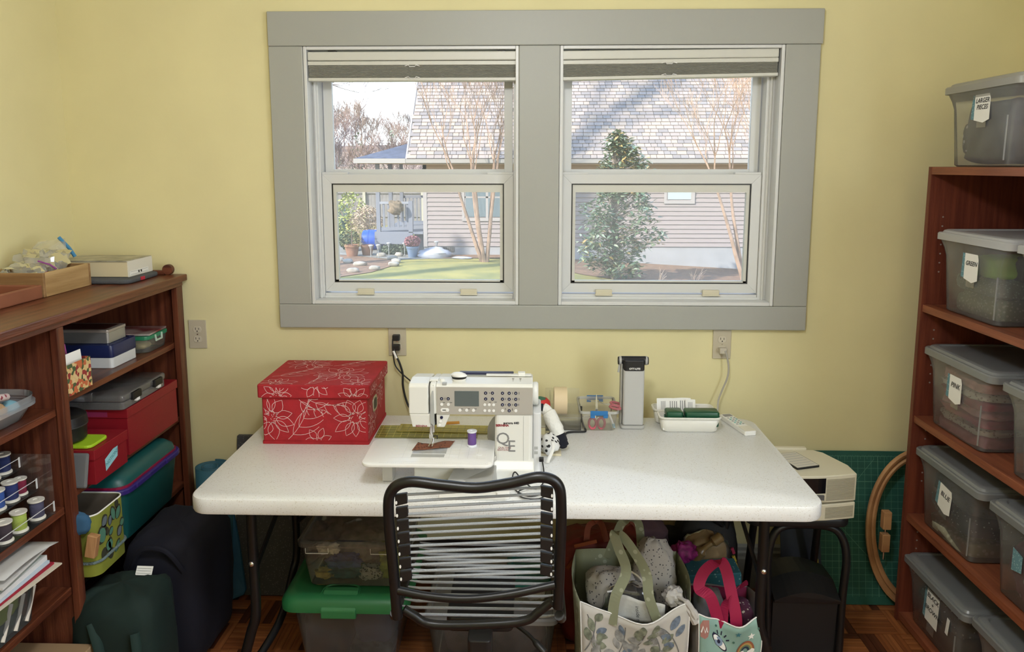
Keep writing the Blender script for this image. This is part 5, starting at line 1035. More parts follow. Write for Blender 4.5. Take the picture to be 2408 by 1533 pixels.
# shelf 2
REDB = pm('red_card_box', (.24, .008, .016), .45, bump=.05, bs=200)
def redbox(label, x1, y0, y1, z1, x0=-1.62):
    t = T('card_box', label, 'box', ((x0+x1)/2, (y0+y1)/2, .715), 'red lidded boxes')
    MB().box(x0, x1, y0, y1, .7155, z1-.010).build('body', REDB, t, bevel=.001); MB().box(x0-.003, x1+.004, y0-.004, y1+.004, z1-.032, z1).build('lid', REDB, t, bevel=.0015); return t
t = redbox('smaller plain red lidded box with a blue label on the middle shelf', -1.312, -.712, -.527, .826)
MB().add([(-1.3115, -.655, .736), (-1.3115, -.585, .760), (-1.3115, -.580, .800), (-1.3115, -.600, .795), (-1.3115, -.657, .775)], [(0, 1, 2, 3, 4)]).build('label', pm('label_blue', (.30, .62, .70), .7), t)
text('lettering', 'NOTIONS', .017, (-1.3108, -.618, .768), (0, 1, .38), (0, -.38, 1), pm('teal_ink', (.05, .25, .30), .7), t)
t = redbox('larger plain red lidded box at the right of the middle shelf', -1.335, -.470, -.115, .878)
MB().box(-1.61, -1.4, -.4745, -.474, .850, .868).build('label', pm('label_plum', (.25, .02, .08), .6), t)
# clear organiser on the larger red box
t = T('parts_organizer', 'clear compartment case with two black latches on the larger red box', 'organizer', (-1.46, -.34, .878))
CL2 = clear('organizer_clear', (.92, .92, .93), (.62, .62, .64), .30, .1, .04)
MB().rbox(-1.60, -1.335, -.490, -.195, .8795, .905, .012).build('tray', CL2, t, bevel=.002); MB().rbox(-1.603, -1.331, -.493, -.192, .906, .930, .014, .006).build('lid', CL2, t, smooth=True, auto=35)
for yy in (-.415, -.265): lt = MB().box(-1.335, -1.322, yy-.028, yy+.028, .900, .926).build('latch', BLACKP, t, bevel=.003); MB().box(-1.331, -1.321, yy-.010, yy+.010, .893, .902).build('catch', PAPER, lt)
for k in range(4): MB().box(-1.595, -1.34, -.43+k*.06, -.428+k*.06, .882, .904).build('partition', CL2, t)
t = T('round_case', 'black round zip case on the smaller red box', 'case', (-1.43, -.66, .826))
MB().lathe([(.060, .002), (.068, .010), (.070, .05), (.071, .052)], (-1.435, -.665, .838), 28).build('base', BLACKP, t, smooth=True); MB().lathe([(.071, .0525), (.074, .056), (.070, .082), (.055, .092), (.01, .094)], (-1.435, -.665, .838), 28).build('lid', BLACKP, t, smooth=True); MB().lathe([(.0725, .050), (.0735, .053), (.0725, .056)], (-1.435, -.665, .838), 28, False, False).build('zip', pm('zip_black', (.03, .03, .035), .4), t)
o = MB().rbox(-1.49, -1.325, -.705, -.60, .827, .837, .02).build('pad', pm('lime_pad', (.36, .58, .02), .5), bevel=.003); tag(o, 'lime green rubber pad under the black round case', 'pad')
o = MB().obox((-1.336, -.781, .808), (.004, .006, .205), (0, 0, 0)).build('white_strip', PAPER); tag(o, 'narrow white strip leaning beside the bookcase divider', 'strip')
o = MB().obox((-1.40, -.735, .770), (.16, .012, .105), (R(-14), 0, 0)).build('tablet_case', pm('grey_case', (.14, .145, .15), .8), bevel=.006); tag(o, 'grey felt tablet case standing beside the smaller red box', 'case')
# shelf 3
TEAL = pm('teal_plastic', (.008, .085, .088), .4)
t = T('carry_box', 'teal plastic carry box with a purple rim and domed lid on the lower shelf', 'box', (-1.46, -.39, .445))
tubmesh(-1.635, -1.305, -.585, -.180, .447, .618, .018, .04).build('body', TEAL, t, smooth=True); MB().rbox(-1.64, -1.292, -.592, -.168, .618, .637, .05).build('rim', pm('purple_rim', (.035, .02, .19), .4), t, bevel=.004); MB().rbox(-1.63, -1.302, -.582, -.178, .637, .645, .045).build('red_band', pm('crimson_band', (.26, .01, .05), .4), t)
b = MB(); b.rings([[(x_, y_, z) for x_, y_ in rrect(-1.625+q, -1.305-q, -.578+q, -.182-q, .045)] for z, q in ((.645, 0), (.662, .004), (.678, .02), (.684, .05))]); b.build('lid', TEAL, t, smooth=True)
for yy in (-.48, -.27): MB().box(-1.302, -1.286, yy-.045, yy+.045, .622, .640).build('clasp', pm('purple_rim', (.035, .02, .19), .4), t, bevel=.004)
GF = pm('chartreuse_cloth', (.17, .19, .02), .85, var=.15, vs=10)
t = T('fabric_bin', 'green fabric storage bin with a botanical print and rope trim on the lower shelf', 'bin', (-1.44, -.715, .445))
b = MB(); fx0, fx1, fy0, fy1 = -1.60, -1.290, -.775, -.602
b.rings([[(x_, y_, z) for x_, y_ in rrect(fx0, fx1, fy0, fy1, .03, 5)] for z in (.448, .640)], True, False); bd_ = b.build('body', GF, t, smooth=True, solid=.003, auto=60)
MB().rings([[(x_, y_, z) for x_, y_ in rrect(fx0+.004, fx1-.004, fy0+.004, fy1-.004, .028, 5)] for z in (.452, .639)], True, False).build('lining', pm('taupe_lining', (.14, .115, .09), .9), t, smooth=True, auto=60)
MB().tube([(x_, y_, .641) for x_, y_ in rrect(fx0, fx1, fy0, fy1, .03, 5)], .0025, 6, closed=True).build('edge_piping', PAPER, t, smooth=True)
MB().tube([(x_, y_, .492) for x_, y_ in rrect(fx0-.004, fx1+.004, fy0-.004, fy1+.004, .032, 5)], .0045, 8, closed=True).build('rope_trim', pm('blue_rope', (.16, .22, .24), .9, bump=1, bs=150), t, smooth=True)
gf = lambda u, v: (fx1+.0022, fy0+.012+u*(fy1-fy0-.024), .45+v*.185); gs = lambda u, v: (fx0+.03+u*.25, fy1*0+fy0-.0022, .45+v*.185)
DK, TL_, GR_ = pm('print_dark', (.035, .035, .02), .85), pm('print_teal', (.07, .20, .14), .85), pm('print_slate', (.11, .14, .17), .85)
for gg in (gf,):
    for (cx, cy, a_, l, w_, mm) in ((.62, .72, 1.9, .25, .09, TL_), (.68, .70, .9, .25, .09, TL_), (.55, .62, 3.6, .18, .06, TL_), (.2, .5, 2.0, .28, .16, TL_), (.25, .42, -.6, .2, .1, TL_), (.15, .78, .5, .22, .09, GR_), (.42, .68, 1.2, .18, .07, GR_), (.32, .55, 1.6, .14, .06, DK), (.68, .40, .6, .2, .08, GR_), (.5, .36, 3.0, .18, .10, TL_), (.3, .18, .2, .2, .08, DK), (.55, .15, .7, .25, .06, TL_), (.8, .55, .3, .16, .07, TL_), (.1, .2, 1.0, .2, .08, DK), (.8, .9, 2.4, .16, .06, DK)):
        MB().blob(leafpoly(cx, cy, a_, l*1.12, w_*1.25), gg).build('print_outline', DK, bd_); MB().blob(leafpoly(cx+.01*math.cos(a_), cy+.01*math.sin(a_), a_, l*.95, w_*.8), lambda u, v, q=gg: (q(u, v)[0]+.0006, *q(u, v)[1:])).build('print_leaf', mm, bd_)
o = MB().obox((-1.288, -.795, .560), (.03, .022, .07), (0, R(12), 0)).build('wood_block', wood('pale_block', (.35, .17, .07), (.50, .28, .13), 'z', 8, .6), bevel=.002); tag(o, 'small pale wood block hanging on a strap at the green fabric bin', 'block')
o = softbox((-1.345, -.785, .625), (.05, .018, .035), 95, .1, .7).build('cloth_strap', pm('denim_blue', (.03, .10, .20), .85), smooth=True); tag(o, 'blue cloth strap draped on the green fabric bin', 'strap')
# left column
t = T('plastic_tub', 'shallow frosted plastic tub of yarn on the upper left shelf', 'tub', (-1.44, -1.0, .99))
b = MB(); b.rings([[(x_, y_, z) for x_, y_ in rrect(-1.56+q, -1.36-q, -1.13+q, -.845-q, .07, 6)] for z, q in ((.991, .03), (.994, .022), (1.030, .004), (1.031, -.004), (1.040, -.004), (1.041, .002), (1.058, 0))], True, False); b.build('body', clear('frosted_tub', (.95, .96, .97), (.66, .70, .74), .5, .2, .03), t, smooth=True, auto=50)
bundle('yarn_ball', 'tan yarn ball in the frosted tub', 'yarn', pm('tan_yarn', (.55, .36, .20), .9, bump=.6, bs=200), (-1.43, -.985, 1.028), (.05, .05, .034), 7, .06)
bundle('ribbon_roll', 'pale blue roll at the right end of the frosted tub', 'ribbon', pm('aqua_roll', (.25, .50, .62), .6), (-1.43, -.895, 1.018), (.028, .026, .022), 9, .04)
o = MB().tube(spline([(-1.42, -1.09, 1.06), (-1.40, -1.02, 1.085), (-1.40, -.97, 1.072), (-1.41, -.93, 1.062)], 8), .010, 10).build('twisted_cord', dots('candy_stripe', (.62, .50, .48), (.28, .05, .07), 60, .3), smooth=True); tag(o, 'pink and white twisted cord lying over the frosted tub', 'cord')
# thread rack
rk = T('thread_rack', 'three tier clear acrylic thread rack on the middle left shelf', 'rack', (-1.42, -1.0, .69))
tiers = ((-1.375, .697), (-1.420, .765), (-1.465, .828))
for x, z in tiers:
    MB().box(x-.026, x+.026, -1.25, -.860, z-.003, z).build('tier_shelf', ACR, rk)
    MB().tube([(x+.026, -1.25, z+.031), (x+.026, -.860, z+.031)], .0012, 5).build('lip_edge', pm('acrylic_edge', (.62, .63, .65), .15), rk); MB().box(x+.0265, x+.028, -.868, -.862, z+.005, z+.035).build('tab', pm('acrylic_edge', (.62, .63, .65), .15), rk)
MB().box(-1.495, -1.348, -.862, -.860, .692, .872).build('end_plate', ACR, rk)
SW = pm('spool_cream', (.70, .68, .62), .45)
sp_list = (((0, -.900, 'slate blue', (.075, .075, .14)), (0, -.975, 'lime green', (.40, .52, .10)), (0, -1.035, 'dark plum', (.05, .035, .05)), (0, -1.095, 'black', (.02, .02, .025)),
            (1, -.893, 'crimson', (.20, .008, .045)), (1, -.935, 'navy', (.015, .03, .15)), (1, -.990, 'royal blue', (.03, .09, .36)), (1, -1.045, 'aubergine', (.04, .02, .04)),
            (2, -.893, 'dark blue', (.012, .025, .12)), (2, -.940, 'midnight blue', (.012, .018, .07)), (2, -.990, 'pale pink', (.62, .35, .36)), (2, -1.04, 'rose', (.42, .06, .11)), (2, -1.09, 'mauve', (.25, .17, .20))))
for k, (ti, yy, nm, c) in enumerate(sp_list):
    x, z = tiers[ti]; small = nm == 'crimson'
    t = T('thread_spool', nm+' thread spool on the '+('bottom', 'middle', 'top')[ti]+' tier of the acrylic rack', 'spool', (x, yy, z), 'spools on the acrylic rack'); spool_mesh(t, (x, yy, z+.0004), .048 if small else .056, .017 if small else .0215, thread_mat(nm, c), SW)
# papers on a clear tub
t = T('craft_tub', 'clear tub of green and white craft pieces under the papers', 'tub', (-1.45, -1.10, .435)); tubmesh(-1.60, -1.345, -1.26, -.955, .437, .580, .012, .03).build('body', CLR, t, smooth=True)
soft('fabric_pieces', 'olive green fabric piece in the clear craft tub', 'fabric', pm('olive_bright', (.15, .20, .03), .85), (-1.42, -1.10, .515), (.06, .11, .022), 96, .15); soft('fabric_pieces', 'dark teal fabric in the clear craft tub', 'fabric', pm('dark_teal_cloth', (.03, .06, .06), .85, var=.5, vs=30), (-1.44, -1.10, .470), (.08, .12, .030), 97, .15)
for k, (dy, a) in enumerate(((0, 25), (.045, 32), (-.05, 20))): o = MB().tube(spline([(-1.352, -1.06+dy, .455), (-1.356, -1.035+dy, .485), (-1.36, -1.005+dy, .53)], 4), .005, 8, flat=.4).build('cord_piece', pm('pale_cord', (.62, .58, .52), .7), smooth=True); tag(o, ('middle', 'rightmost', 'leftmost')[k]+' of the pale cord pieces in the clear craft tub', 'cord')
zz = .583
for k, (nm, th, c, dx, dy, cat) in enumerate((('cream envelope at the bottom of the paper pile', .004, (.60, .56, .46), .035, .012, 'envelope'), ('red folder in the paper pile', .006, (.30, .01, .03), .022, .0, 'folder'), ('pale blue sheets in the paper pile', .008, (.50, .60, .70), .018, -.01, 'paper'), ('thick white booklet in the paper pile', .014, (.72, .72, .74), .015, -.012, 'booklet'), ('green booklet in the paper pile', .014, (.02, .17, .075), .005, -.02, 'booklet'), ('white printed pamphlet near the top of the paper pile', .006, (.66, .66, .66), .02, .01, 'pamphlet'))):
    o = MB().obox((-1.43+dx, -1.065+dy, zz+th/2), (.20, .235, th), (0, 0, R(2*k-4))).build('paper_sheet', pm('sheet_%d' % k, c, .75)); tag(o, nm, cat); zz += th+.0006
    if k == 5:
        MB().obox((-1.36, -1.0, zz+.0002), (.05, .10, .0006), (0, 0, R(6))).build('blue_block', pm('print_blue', (.012, .02, .10), .7), o); MB().obox((-1.37, -1.12, zz+.0002), (.07, .05, .0006), (0, 0, R(6))).build('green_block', pm('print_green', (.25, .32, .15), .7), o)
o = MB().grid(lambda u, v: (-1.50+.20*u, -1.15+.22*v, zz+.002+.012*(1-v)*u+.01*math.sin(3*v)*u), 6, 6).build('loose_sheet', pm('loose_grey', (.52, .52, .52), .8), smooth=True, solid=.0006); tag(o, 'curled grey white sheet on the very top of the paper pile', 'paper')
t = T('cardboard_box', 'plain brown cardboard box at the foot of the left bookcase', 'box', (-1.36, -1.02, .05)); MB().box(-1.55, -1.285, -1.22, -.835, .0515, .268).build('body', pm('kraft', (.36, .24, .13), .8), t, bevel=.003); MB().box(-1.551, -1.284, -1.03, -1.026, .2682, .2690).build('flap_seam', pm('kraft_dark', (.20, .12, .06), .8), t)

# ------------------------------------------------------------------ right bookcase with fabric bins
rc = T('bookcase', 'reddish brown veneer bookcase full of plastic bins at the right wall', 'bookcase', (1.6, -.66, 0))
A0, A1 = 1.40, 1.80; RY0, RY1 = -.200, -1.13
MB().box(A0, A1, RY0-.020, RY0, 0, 1.684).build('side_panel', MAHOGZ, rc, bevel=.001); MB().box(A0, A1, RY1, RY1+.020, 0, 1.684).build('side_panel', MAHOGZ, rc, bevel=.001)
MB().box(A0-.001, A0+.0005, RY0-.020, RY0, 0, 1.684).build('edge_band', MAHOGZ, rc)
MB().box(A0, A1, RY1+.020, RY0-.020, 1.658, 1.683).build('top', MAHOG, rc); MB().box(A1-.008, A1, RY1+.02, RY0-.02, .0, 1.658).build('back_panel', MAHOGZ, rc)
SHZ = (1.203, .797, .425, .035)
for z in SHZ: MB().box(A0+.004, A1-.008, RY1+.020, RY0-.020, z-.025, z).build('shelf', MAHOG, rc, bevel=.001)
MB().box(A0+.012, A0+.026, RY1+.02, RY0-.02, 0, .0095).build('kick_board', MAHOG, rc)
for zb in (1.22, .82, .45, .06):
    for k in range(7): MB().prism([(A0+.05+.003*math.cos(q), zb+.10+k*.032+.003*math.sin(q)) for q in [2*math.pi*j/8 for j in range(8)]], RY0-.0212, RY0-.020, 'y').build('pin_hole', pm('pin_hole_grey', (.30, .26, .24), .5), rc)  # discs paler than the panel mark the pin holes
LIDG = pm('lid_grey', (.20, .21, .22), .28); BINB = clear('bin_frost', (.93, .94, .96), (.88, .90, .95), .22, .2, .03, .2)
def filebin(label, yf, z, lidm=LIDG, h=.272, w_=.410, x0=1.408, body=BINB, depth=.335):
    """file-box style bin: tapered body, flared handle collar, stepped lid. yf is the far end of the lid"""
    yn = yf-w_; t = T('storage_bin', label, 'bin', (x0+depth/2, (yf+yn)/2, z), 'fabric bins on the right bookcase'); xb = x0+depth; zt = z+h
    b = MB(); b.rings([[(a, c, zz_) for a, c in rrect(x0+q, xb-q, yn+s_, yf-s_, .022)] for zz_, q, s_ in ((z+.0006, .026, .062), (z+.006, .020, .056), (zt-.085, .012, .042), (zt-.060, .010, .030), (zt-.032, .006, .010))], True, False); b.build('body', body, t, smooth=True, auto=50)
    b = MB(); b.rings([[(a, c, zz_) for a, c in rrect(x0+q, xb-q, yn+q, yf-q, .024)] for zz_, q in ((zt-.034, .004), (zt-.034, 0), (zt-.014, 0), (zt-.010, .003), (zt-.010, .010), (zt-.003, .014), (zt, .020), (zt, .030), (zt-.004, .034))], False, True); b.build('lid', lidm, t, smooth=True, auto=28)
    for s_ in (yn+.072,): MB().tube([(x0+.0195, s_, z+.02), (x0+.0145, s_-.010, zt-.12)], .0025, 6).build('corner_rib', clear('rib_frost', (.9, .9, .92), (.66, .68, .72), .55), t)
    return t, x0, yf, yn
def paperlabel(t, x, yc, zc, w_, h, body, size, tilt=0, teal=True, notch=True):
    pts = [(-w_/2, -h/2), (w_*.1, -h*.62 if notch else -h/2), (w_/2, -h/2), (w_/2, h*.3 if notch else h/2), (w_*.42, h/2), (-w_/2, h/2)]
    ca, sa = math.cos(tilt), math.sin(tilt); fn = lambda u, v: (x, yc-(u*ca-v*sa), zc+u*sa+v*ca)
    lb = MB().add([fn(*p) for p in pts], [tuple(range(len(pts)))]).build('paper_label', PAPER, t)
    if teal: MB().add([(x+.0008, fn(-w_/2-.018, -h*.45)[1], fn(-w_/2-.018, -h*.45)[2]), (x+.0008, *fn(-w_/2+.01, -h*.5)[1:]), (x+.0008, *fn(-w_/2+.01, h*.45)[1:]), (x+.0008, *fn(-w_/2-.014, h*.5)[1:])], [(0, 1, 2, 3)]).build('teal_scrap', dots('teal_paper', (.12, .25, .30), (.35, .50, .55), 150, .25), t)
    MB().add([(x+.0004, *fn(-w_*.3, -h*.8)[1:]), (x+.0004, *fn(w_*.3, -h*.8)[1:]), (x+.0004, *fn(w_*.3, -h*.3)[1:]), (x+.0004, *fn(-w_*.3, -h*.3)[1:])], [(0, 1, 2, 3)]).build('clear_tape', clear('tape_film', (.9, .9, .9), (.6, .6, .6), .3, .1, .1), t)
    for k, ln in enumerate(body.split('\n')):
        n_ = len(body.split('\n')); p = fn(0, h*.12+(n_-1)*size*.5-k*size); text('lettering', ln, size, (x-.0009, p[1], p[2]), (0, -ca, sa), (0, sa, ca), INK, lb, shear=.25, bold=.0003)
def fold(label, c, s_, seed, mat, amp=.10): return soft('folded_fabric', label, 'fabric', mat, c, s_, seed, amp, .35)
# top bin
t, x, yf, yn = filebin('grey lidded bin labelled larger pieces on top of the right bookcase', -.232, 1.684, pm('lid_light_grey', (.30, .30, .28), .4)); paperlabel(t, 1.4175, -.455, 1.868, .082, .078, 'LARGER\nPIECES', .020)
fold('dark grey fabric filling the bin labelled larger pieces', (1.562, -.44, 1.790), (.13, .128, .098), 101, pm('slate_fabric', (.10, .105, .11), .85, var=.3, vs=12))
soft('print_scrap', 'white leafy print scrap in the bin labelled larger pieces', 'fabric', dots('white_leafy', (.10, .10, .11), (.65, .65, .65), 55, .30), (1.452, -.345, 1.775), (.018, .022, .05), 102, .1, .6)
# green bin and its neighbour
t, x, yf, yn = filebin('bin labelled green with pale green fabric on the upper shelf', -.256, SHZ[0], pm('lid_silver', (.42, .43, .45), .35)); paperlabel(t, 1.4175, -.470, 1.370, .075, .082, 'GREEN', .020)
fold('light olive print fabric at the bottom of the green bin', (1.562, -.46, 1.245), (.12, .125, .038), 103, dots('olive_print', (.20, .23, .17), (.35, .38, .30), 90, .3)); fold('grey green checked fabric in the middle of the green bin', (1.562, -.455, 1.310), (.125, .130, .030), 104, dots('grey_green_check', (.12, .15, .13), (.24, .30, .26), 110, .28))
fold('bright lime fabric at the back of the green bin', (1.52, -.485, 1.372), (.075, .060, .036), 105, pm('lime_fabric', (.33, .56, .08), .8)); fold('black print fabric at the near end of the green bin', (1.60, -.555, 1.37), (.09, .030, .045), 106, pm('black_print', (.02, .025, .03), .8, var=.5, vs=30))
t, x, yf, yn = filebin('pale lidded bin next to the green bin at the frame edge', -.688, SHZ[0], pm('lid_silver', (.42, .43, .45), .35)); fold('dark fabric in the bin next to the green bin', (1.562, -.89, 1.295), (.13, .13, .085), 107, pm('dark_teal_print', (.03, .05, .06), .8, var=.5, vs=20))
# pink bin and neighbour
t, x, yf, yn = filebin('bin labelled pink full of folded pink fabric on the second shelf', -.232, SHZ[1]); paperlabel(t, 1.4175, -.440, .962, .072, .082, 'PINK', .024)
for k, (zc, hh, c, d_) in enumerate(((.818, .018, (.50, .22, .28), 'rose pink fabric at the bottom of the pink bin'), (.850, .014, None, 'white and grey floral fabric low in the pink bin'), (.878, .014, (.42, .07, .13), 'deep raspberry fabric in the pink bin'), (.906, .013, (.58, .28, .33), 'pale pink fabric in the middle of the pink bin'), (.934, .014, (.36, .045, .09), 'dark raspberry fabric in the upper half of the pink bin'), (.962, .013, None, 'cream floral fabric in the upper half of the pink bin'), (.994, .018, (.60, .33, .34), 'pale rose speckled fabric at the top of the pink bin'))):
    fold(d_, (1.562, -.437, zc), (.130, .132, hh), 110+k, pm('pink_%d' % k, c, .85, var=.15, vs=40) if c else dots('floral_white', (.60, .58, .55), (.25, .20, .22), 85, .28), .12)
t, x, yf, yn = filebin('bin of white and lilac fabric next to the pink bin', -.682, SHZ[1]); fold('white and lilac fabric in the bin next to the pink bin', (1.562, -.885, .895), (.13, .13, .09), 120, dots('lilac_white', (.50, .48, .58), (.12, .10, .25), 30, .25))
# blue bin and neighbour
t, x, yf, yn = filebin('bin labelled blue with navy prints on the third shelf', -.228, SHZ[2]); paperlabel(t, 1.4175, -.435, .578, .075, .085, 'BLUE', .024, -.12)
fold('khaki floral fabric at the bottom of the blue bin', (1.56, -.435, .458), (.135, .130, .030), 121, dots('khaki_floral', (.30, .29, .22), (.42, .41, .33), 50, .3)); fold('navy fabric with white dots in the blue bin', (1.562, -.435, .525), (.130, .131, .034), 122, dots('navy_dots', (.02, .025, .05), (.55, .56, .60), 70, .14)); fold('dark navy checked fabric at the top of the blue bin', (1.562, -.435, .605), (.130, .132, .042), 123, dots('navy_check', (.04, .05, .07), (.02, .025, .035), 120, .35))
t, x, yf, yn = filebin('bin of plum and red pieces next to the blue bin', -.672, SHZ[2]); fold('plum and pink pieces in the bin next to the blue bin', (1.562, -.875, .525), (.13, .13, .09), 124, dots('plum_pieces', (.18, .03, .08), (.48, .38, .42), 22, .22)); MB().add([(1.4172, -.80, .60), (1.4172, -.845, .59), (1.4172, -.845, .54), (1.4172, -.80, .53)], [(0, 1, 2, 3)]).build('teal_label', dots('teal_paper', (.12, .25, .30), (.35, .50, .55), 150, .25), t)
# black and brown bin and neighbour
t, x, yf, yn = filebin('bin labelled black and brown on the bottom shelf', -.205, SHZ[3], h=.240); paperlabel(t, 1.4175, -.415, .165, .080, .118, 'BLACK\n+\nBROWN', .024, -.05, notch=False)
fold('black ring printed fabric in the black and brown bin', (1.562, -.41, .160), (.130, .131, .032), 125, dots('ring_print', (.03, .03, .03), (.40, .40, .38), 55, .18)); fold('dark brown fabric at the bottom of the black and brown bin', (1.562, -.41, .080), (.130, .130, .040), 126, pm('dark_brown_fabric', (.05, .04, .035), .85))
MB().obox((1.4165, -.515, .165), (.0008, .016, .060), (R(8), 0, 0)).build('white_tag', PAPER, t)
t, x, yf, yn = filebin('grey lidded bin at the lower right corner next to the black and brown bin', -.640, SHZ[3], h=.262); fold('dark fabric in the bin at the lower right corner', (1.562, -.845, .125), (.13, .13, .085), 127, pm('dark_brown_fabric', (.05, .04, .035), .85))

def pmo(name, col, *a, **k):
    k = dict(k)
    if k.get('col2'): k['col2'] = tuple(c*.86 for c in k['col2'])
    return pm(name, tuple(c*.86 for c in col), *a, **k)
# ------------------------------------------------------------------ outdoors: ground
def gz(x, y=17): return -.64-.062*min(8, max(0, x+.75))
GRASS = pmo('winter_grass', (.37, .31, .085), .95, col2=(.22, .215, .07), vs=1.6, bump=.6, bs=14, detail=8); MULCH = pmo('leaf_mulch', (.30, .175, .105), .95, col2=(.17, .10, .065), vs=9, bump=.9, bs=18, detail=8); GRAVEL = pmo('grey_gravel', (.28, .265, .235), .95, var=.25, vs=12, bump=.6, bs=30)
lw = struct(MB().grid(lambda u, v: (-45+90*u, .16+75*v, gz(-45+90*u)), 60, 2).build('ground_lawn', GRASS))
def bed(n, pts, mat, dz): return struct(MB().add([(x, y, gz(x)+dz) for x, y in pts], [tuple(range(len(pts)))]).build(n, mat))
bed('ground_mulch_bed', [(.2, 16.99), (.2, 15.4), (1.2, 14.2), (2.6, 13.4), (4.0, 12.2), (8, 11.2), (8, 16.99)], MULCH, .012)
bed('ground_flower_bed', [(-7.5, 18.0), (-7.5, 12.0), (-4.2, 12.6), (-3.5, 13.6), (-3.2, 14.8), (-3.4, 15.8), (-4.2, 16.4), (-5.2, 17.0)], MULCH, .014)
bed('ground_gravel_strip', [(-9, 21), (-5.2, 17.05), (-4.2, 16.45), (-3.35, 15.9), (-2.6, 16.1), (-1.2, 16.3), (0.2, 16.4), (.2, 16.99), (-2.9, 16.99), (-3, 21)], GRAVEL, .010)
bed('ground_foundation_strip', [(-.75, 16.99), (-.75, 16.35), (-2.2, 16.2), (-2.2, 16.99)], MULCH, .013)  # narrow strip of the mulch material beside the foundation
struct(MB().grid(lambda u, v: (-40+45*u, 38+34*v, -1+(4.2*math.sin(min(1, v*1.5)*math.pi/2)+.5*noise.noise(Vector((u*9, v*6, 0)))-1.3*max(0, u-.62)*2)), 30, 10).build('ground_hillside', pmo('hill_leaf_litter', (.29, .20, .145), .95, var=.25, vs=.6), smooth=True))
# ------------------------------------------------------------------ neighbour's house
HX0, HX1, HY = -2.80, 8.2, 17.0
SID = pmo('beige_siding', (.33, .275, .26), .7); HTRIM = pmo('house_trim', (.40, .36, .34), .6); FND = pmo('painted_foundation', (.36, .355, .36), .9, var=.06, vs=3, bump=.2, bs=20)
hs = T('house', 'neighbouring house with beige lap siding and a steep shingled roof', 'house', (2.5, 19, -.7))
MB().box(HX0, HX1, HY, HY+6, -1.5, -.405).build('foundation', FND, hs); MB().box(HX0+.01, HX1, HY+.03, HY+6, -.405, 1.9).build('wall_core', SID, hs)
ex = .116; nb_ = 17
bme = MB().rings([[(0, -.028, 0), (0, -.004, ex), (0, .03, ex), (0, .03, 0)], [(HX1-HX0-.09, -.028, 0), (HX1-HX0-.09, -.004, ex), (HX1-HX0-.09, .03, ex), (HX1-HX0-.09, .03, 0)]])
o0 = bme.build('siding_board', SID, hs, local=True); o0.location = Vector((HX0+.09, HY, -.40))-OFF[hs.name]
for k in range(1, nb_): c = o0.copy(); COL.objects.link(c); c.location = Vector((HX0+.09, HY, -.40+k*ex))-OFF[hs.name]
MB().box(HX0-.01, HX0+.09, HY-.03, HY+.12, -.42, 1.75).build('corner_trim', HTRIM, hs)
MB().box(HX0-.36, HX1, HY-.42, HY+.02, 1.715, 1.735).build('soffit', pmo('soffit_tan', (.42, .30, .20), .7), hs); MB().box(HX0, HX1, HY-.03, HY+.02, 1.57, 1.715).build('frieze_board', pmo('frieze_tan', (.40, .28, .18), .7), hs)
MB().prism([(HY-.42, 1.735), (HY-.52, 1.76), (HY-.53, 1.86), (HY-.50, 1.86), (HY-.42, 1.84)], HX0-.36, HX1, 'x').build('gutter', pmo('gutter_grey', (.34, .32, .30), .5), hs)
# roof deck and shingles
RX0, EY, EZ = HX0-.36, HY-.45, 1.865; SL = 5.4; q2 = math.sqrt(.5)
rf = MB().rings([[(x, EY, EZ-.10), (x, EY+SL*q2, EZ+SL*q2-.10), (x, EY+SL*q2, EZ+SL*q2-.015), (x, EY, EZ-.015)] for x in (RX0, HX1+.2)]).build('roof', pmo('roof_deck', (.30, .27, .25), .9), hs)
SHC = [(.33, .275, .245), (.29, .245, .22), (.25, .225, .215), (.35, .285, .235), (.225, .20, .19)]
SHM = [pmo('shingle_%d' % k, c, .95, bump=.4, bs=60) for k, c in enumerate(SHC)]
eX = .135; tabs = []
def shingle_mesh(w_):
    b = MB(); L = eX*1.35
    P = lambda x, s_, h: (x, s_*q2-h*q2, s_*q2+h*q2)
    b.add([P(0, 0, .004), P(w_, 0, .004), P(w_, L, -.008), P(0, L, -.008), P(0, 0, .026), P(w_, 0, .026), P(w_, L, .002), P(0, L, .002)], [(3,2,1,0),(4,5,6,7),(0,1,5,4),(1,2,6,5),(2,3,7,6),(3,0,4,7)]); return b
wid = (.16, .20, .25); proto_sh = {}
for wi, w_ in enumerate(wid):
    for mi in range(5):
        o = shingle_mesh(w_-.012).build('shingle', SHM[mi]); proto_sh[wi, mi] = o.data; bpy.data.objects.remove(o)
rs = random.Random(21); rest_sh = MB(); rest_mi = []; cnt = 0
for r_ in range(38):
    x = RX0+rs.random()*.1
    while x < HX1:
        wi = rs.randrange(3); mi = rs.choice((0, 0, 1, 1, 2, 3, 3, 4)); s_ = r_*eX
        by, bz = EY+s_*q2, EZ+s_*q2
        if r_ < 8 and cnt < 300 and (-3.2 < x < -.3 or .4 < x < 6.1):
            o = bpy.data.objects.new('shingle', proto_sh[wi, mi]); COL.objects.link(o); o.parent = rf; OFF[o.name] = OFF[hs.name]; o.location = Vector((x, by, bz))-OFF[hs.name]; cnt += 1
        else:
            sb = shingle_mesh(wid[wi]-.012); rest_sh.add([(a+x, c+by, d+bz) for a, c, d in sb.v], sb.f); rest_mi += [mi]*6
        x += wid[wi]
o = rest_sh.build('shingles', SHM[0], rf); o['kind'] = 'stuff'
for mt in SHM[1:]: o.data.materials.append(mt)
if len(o.data.polygons) == len(rest_mi): o.data.polygons.foreach_set('material_index', rest_mi)
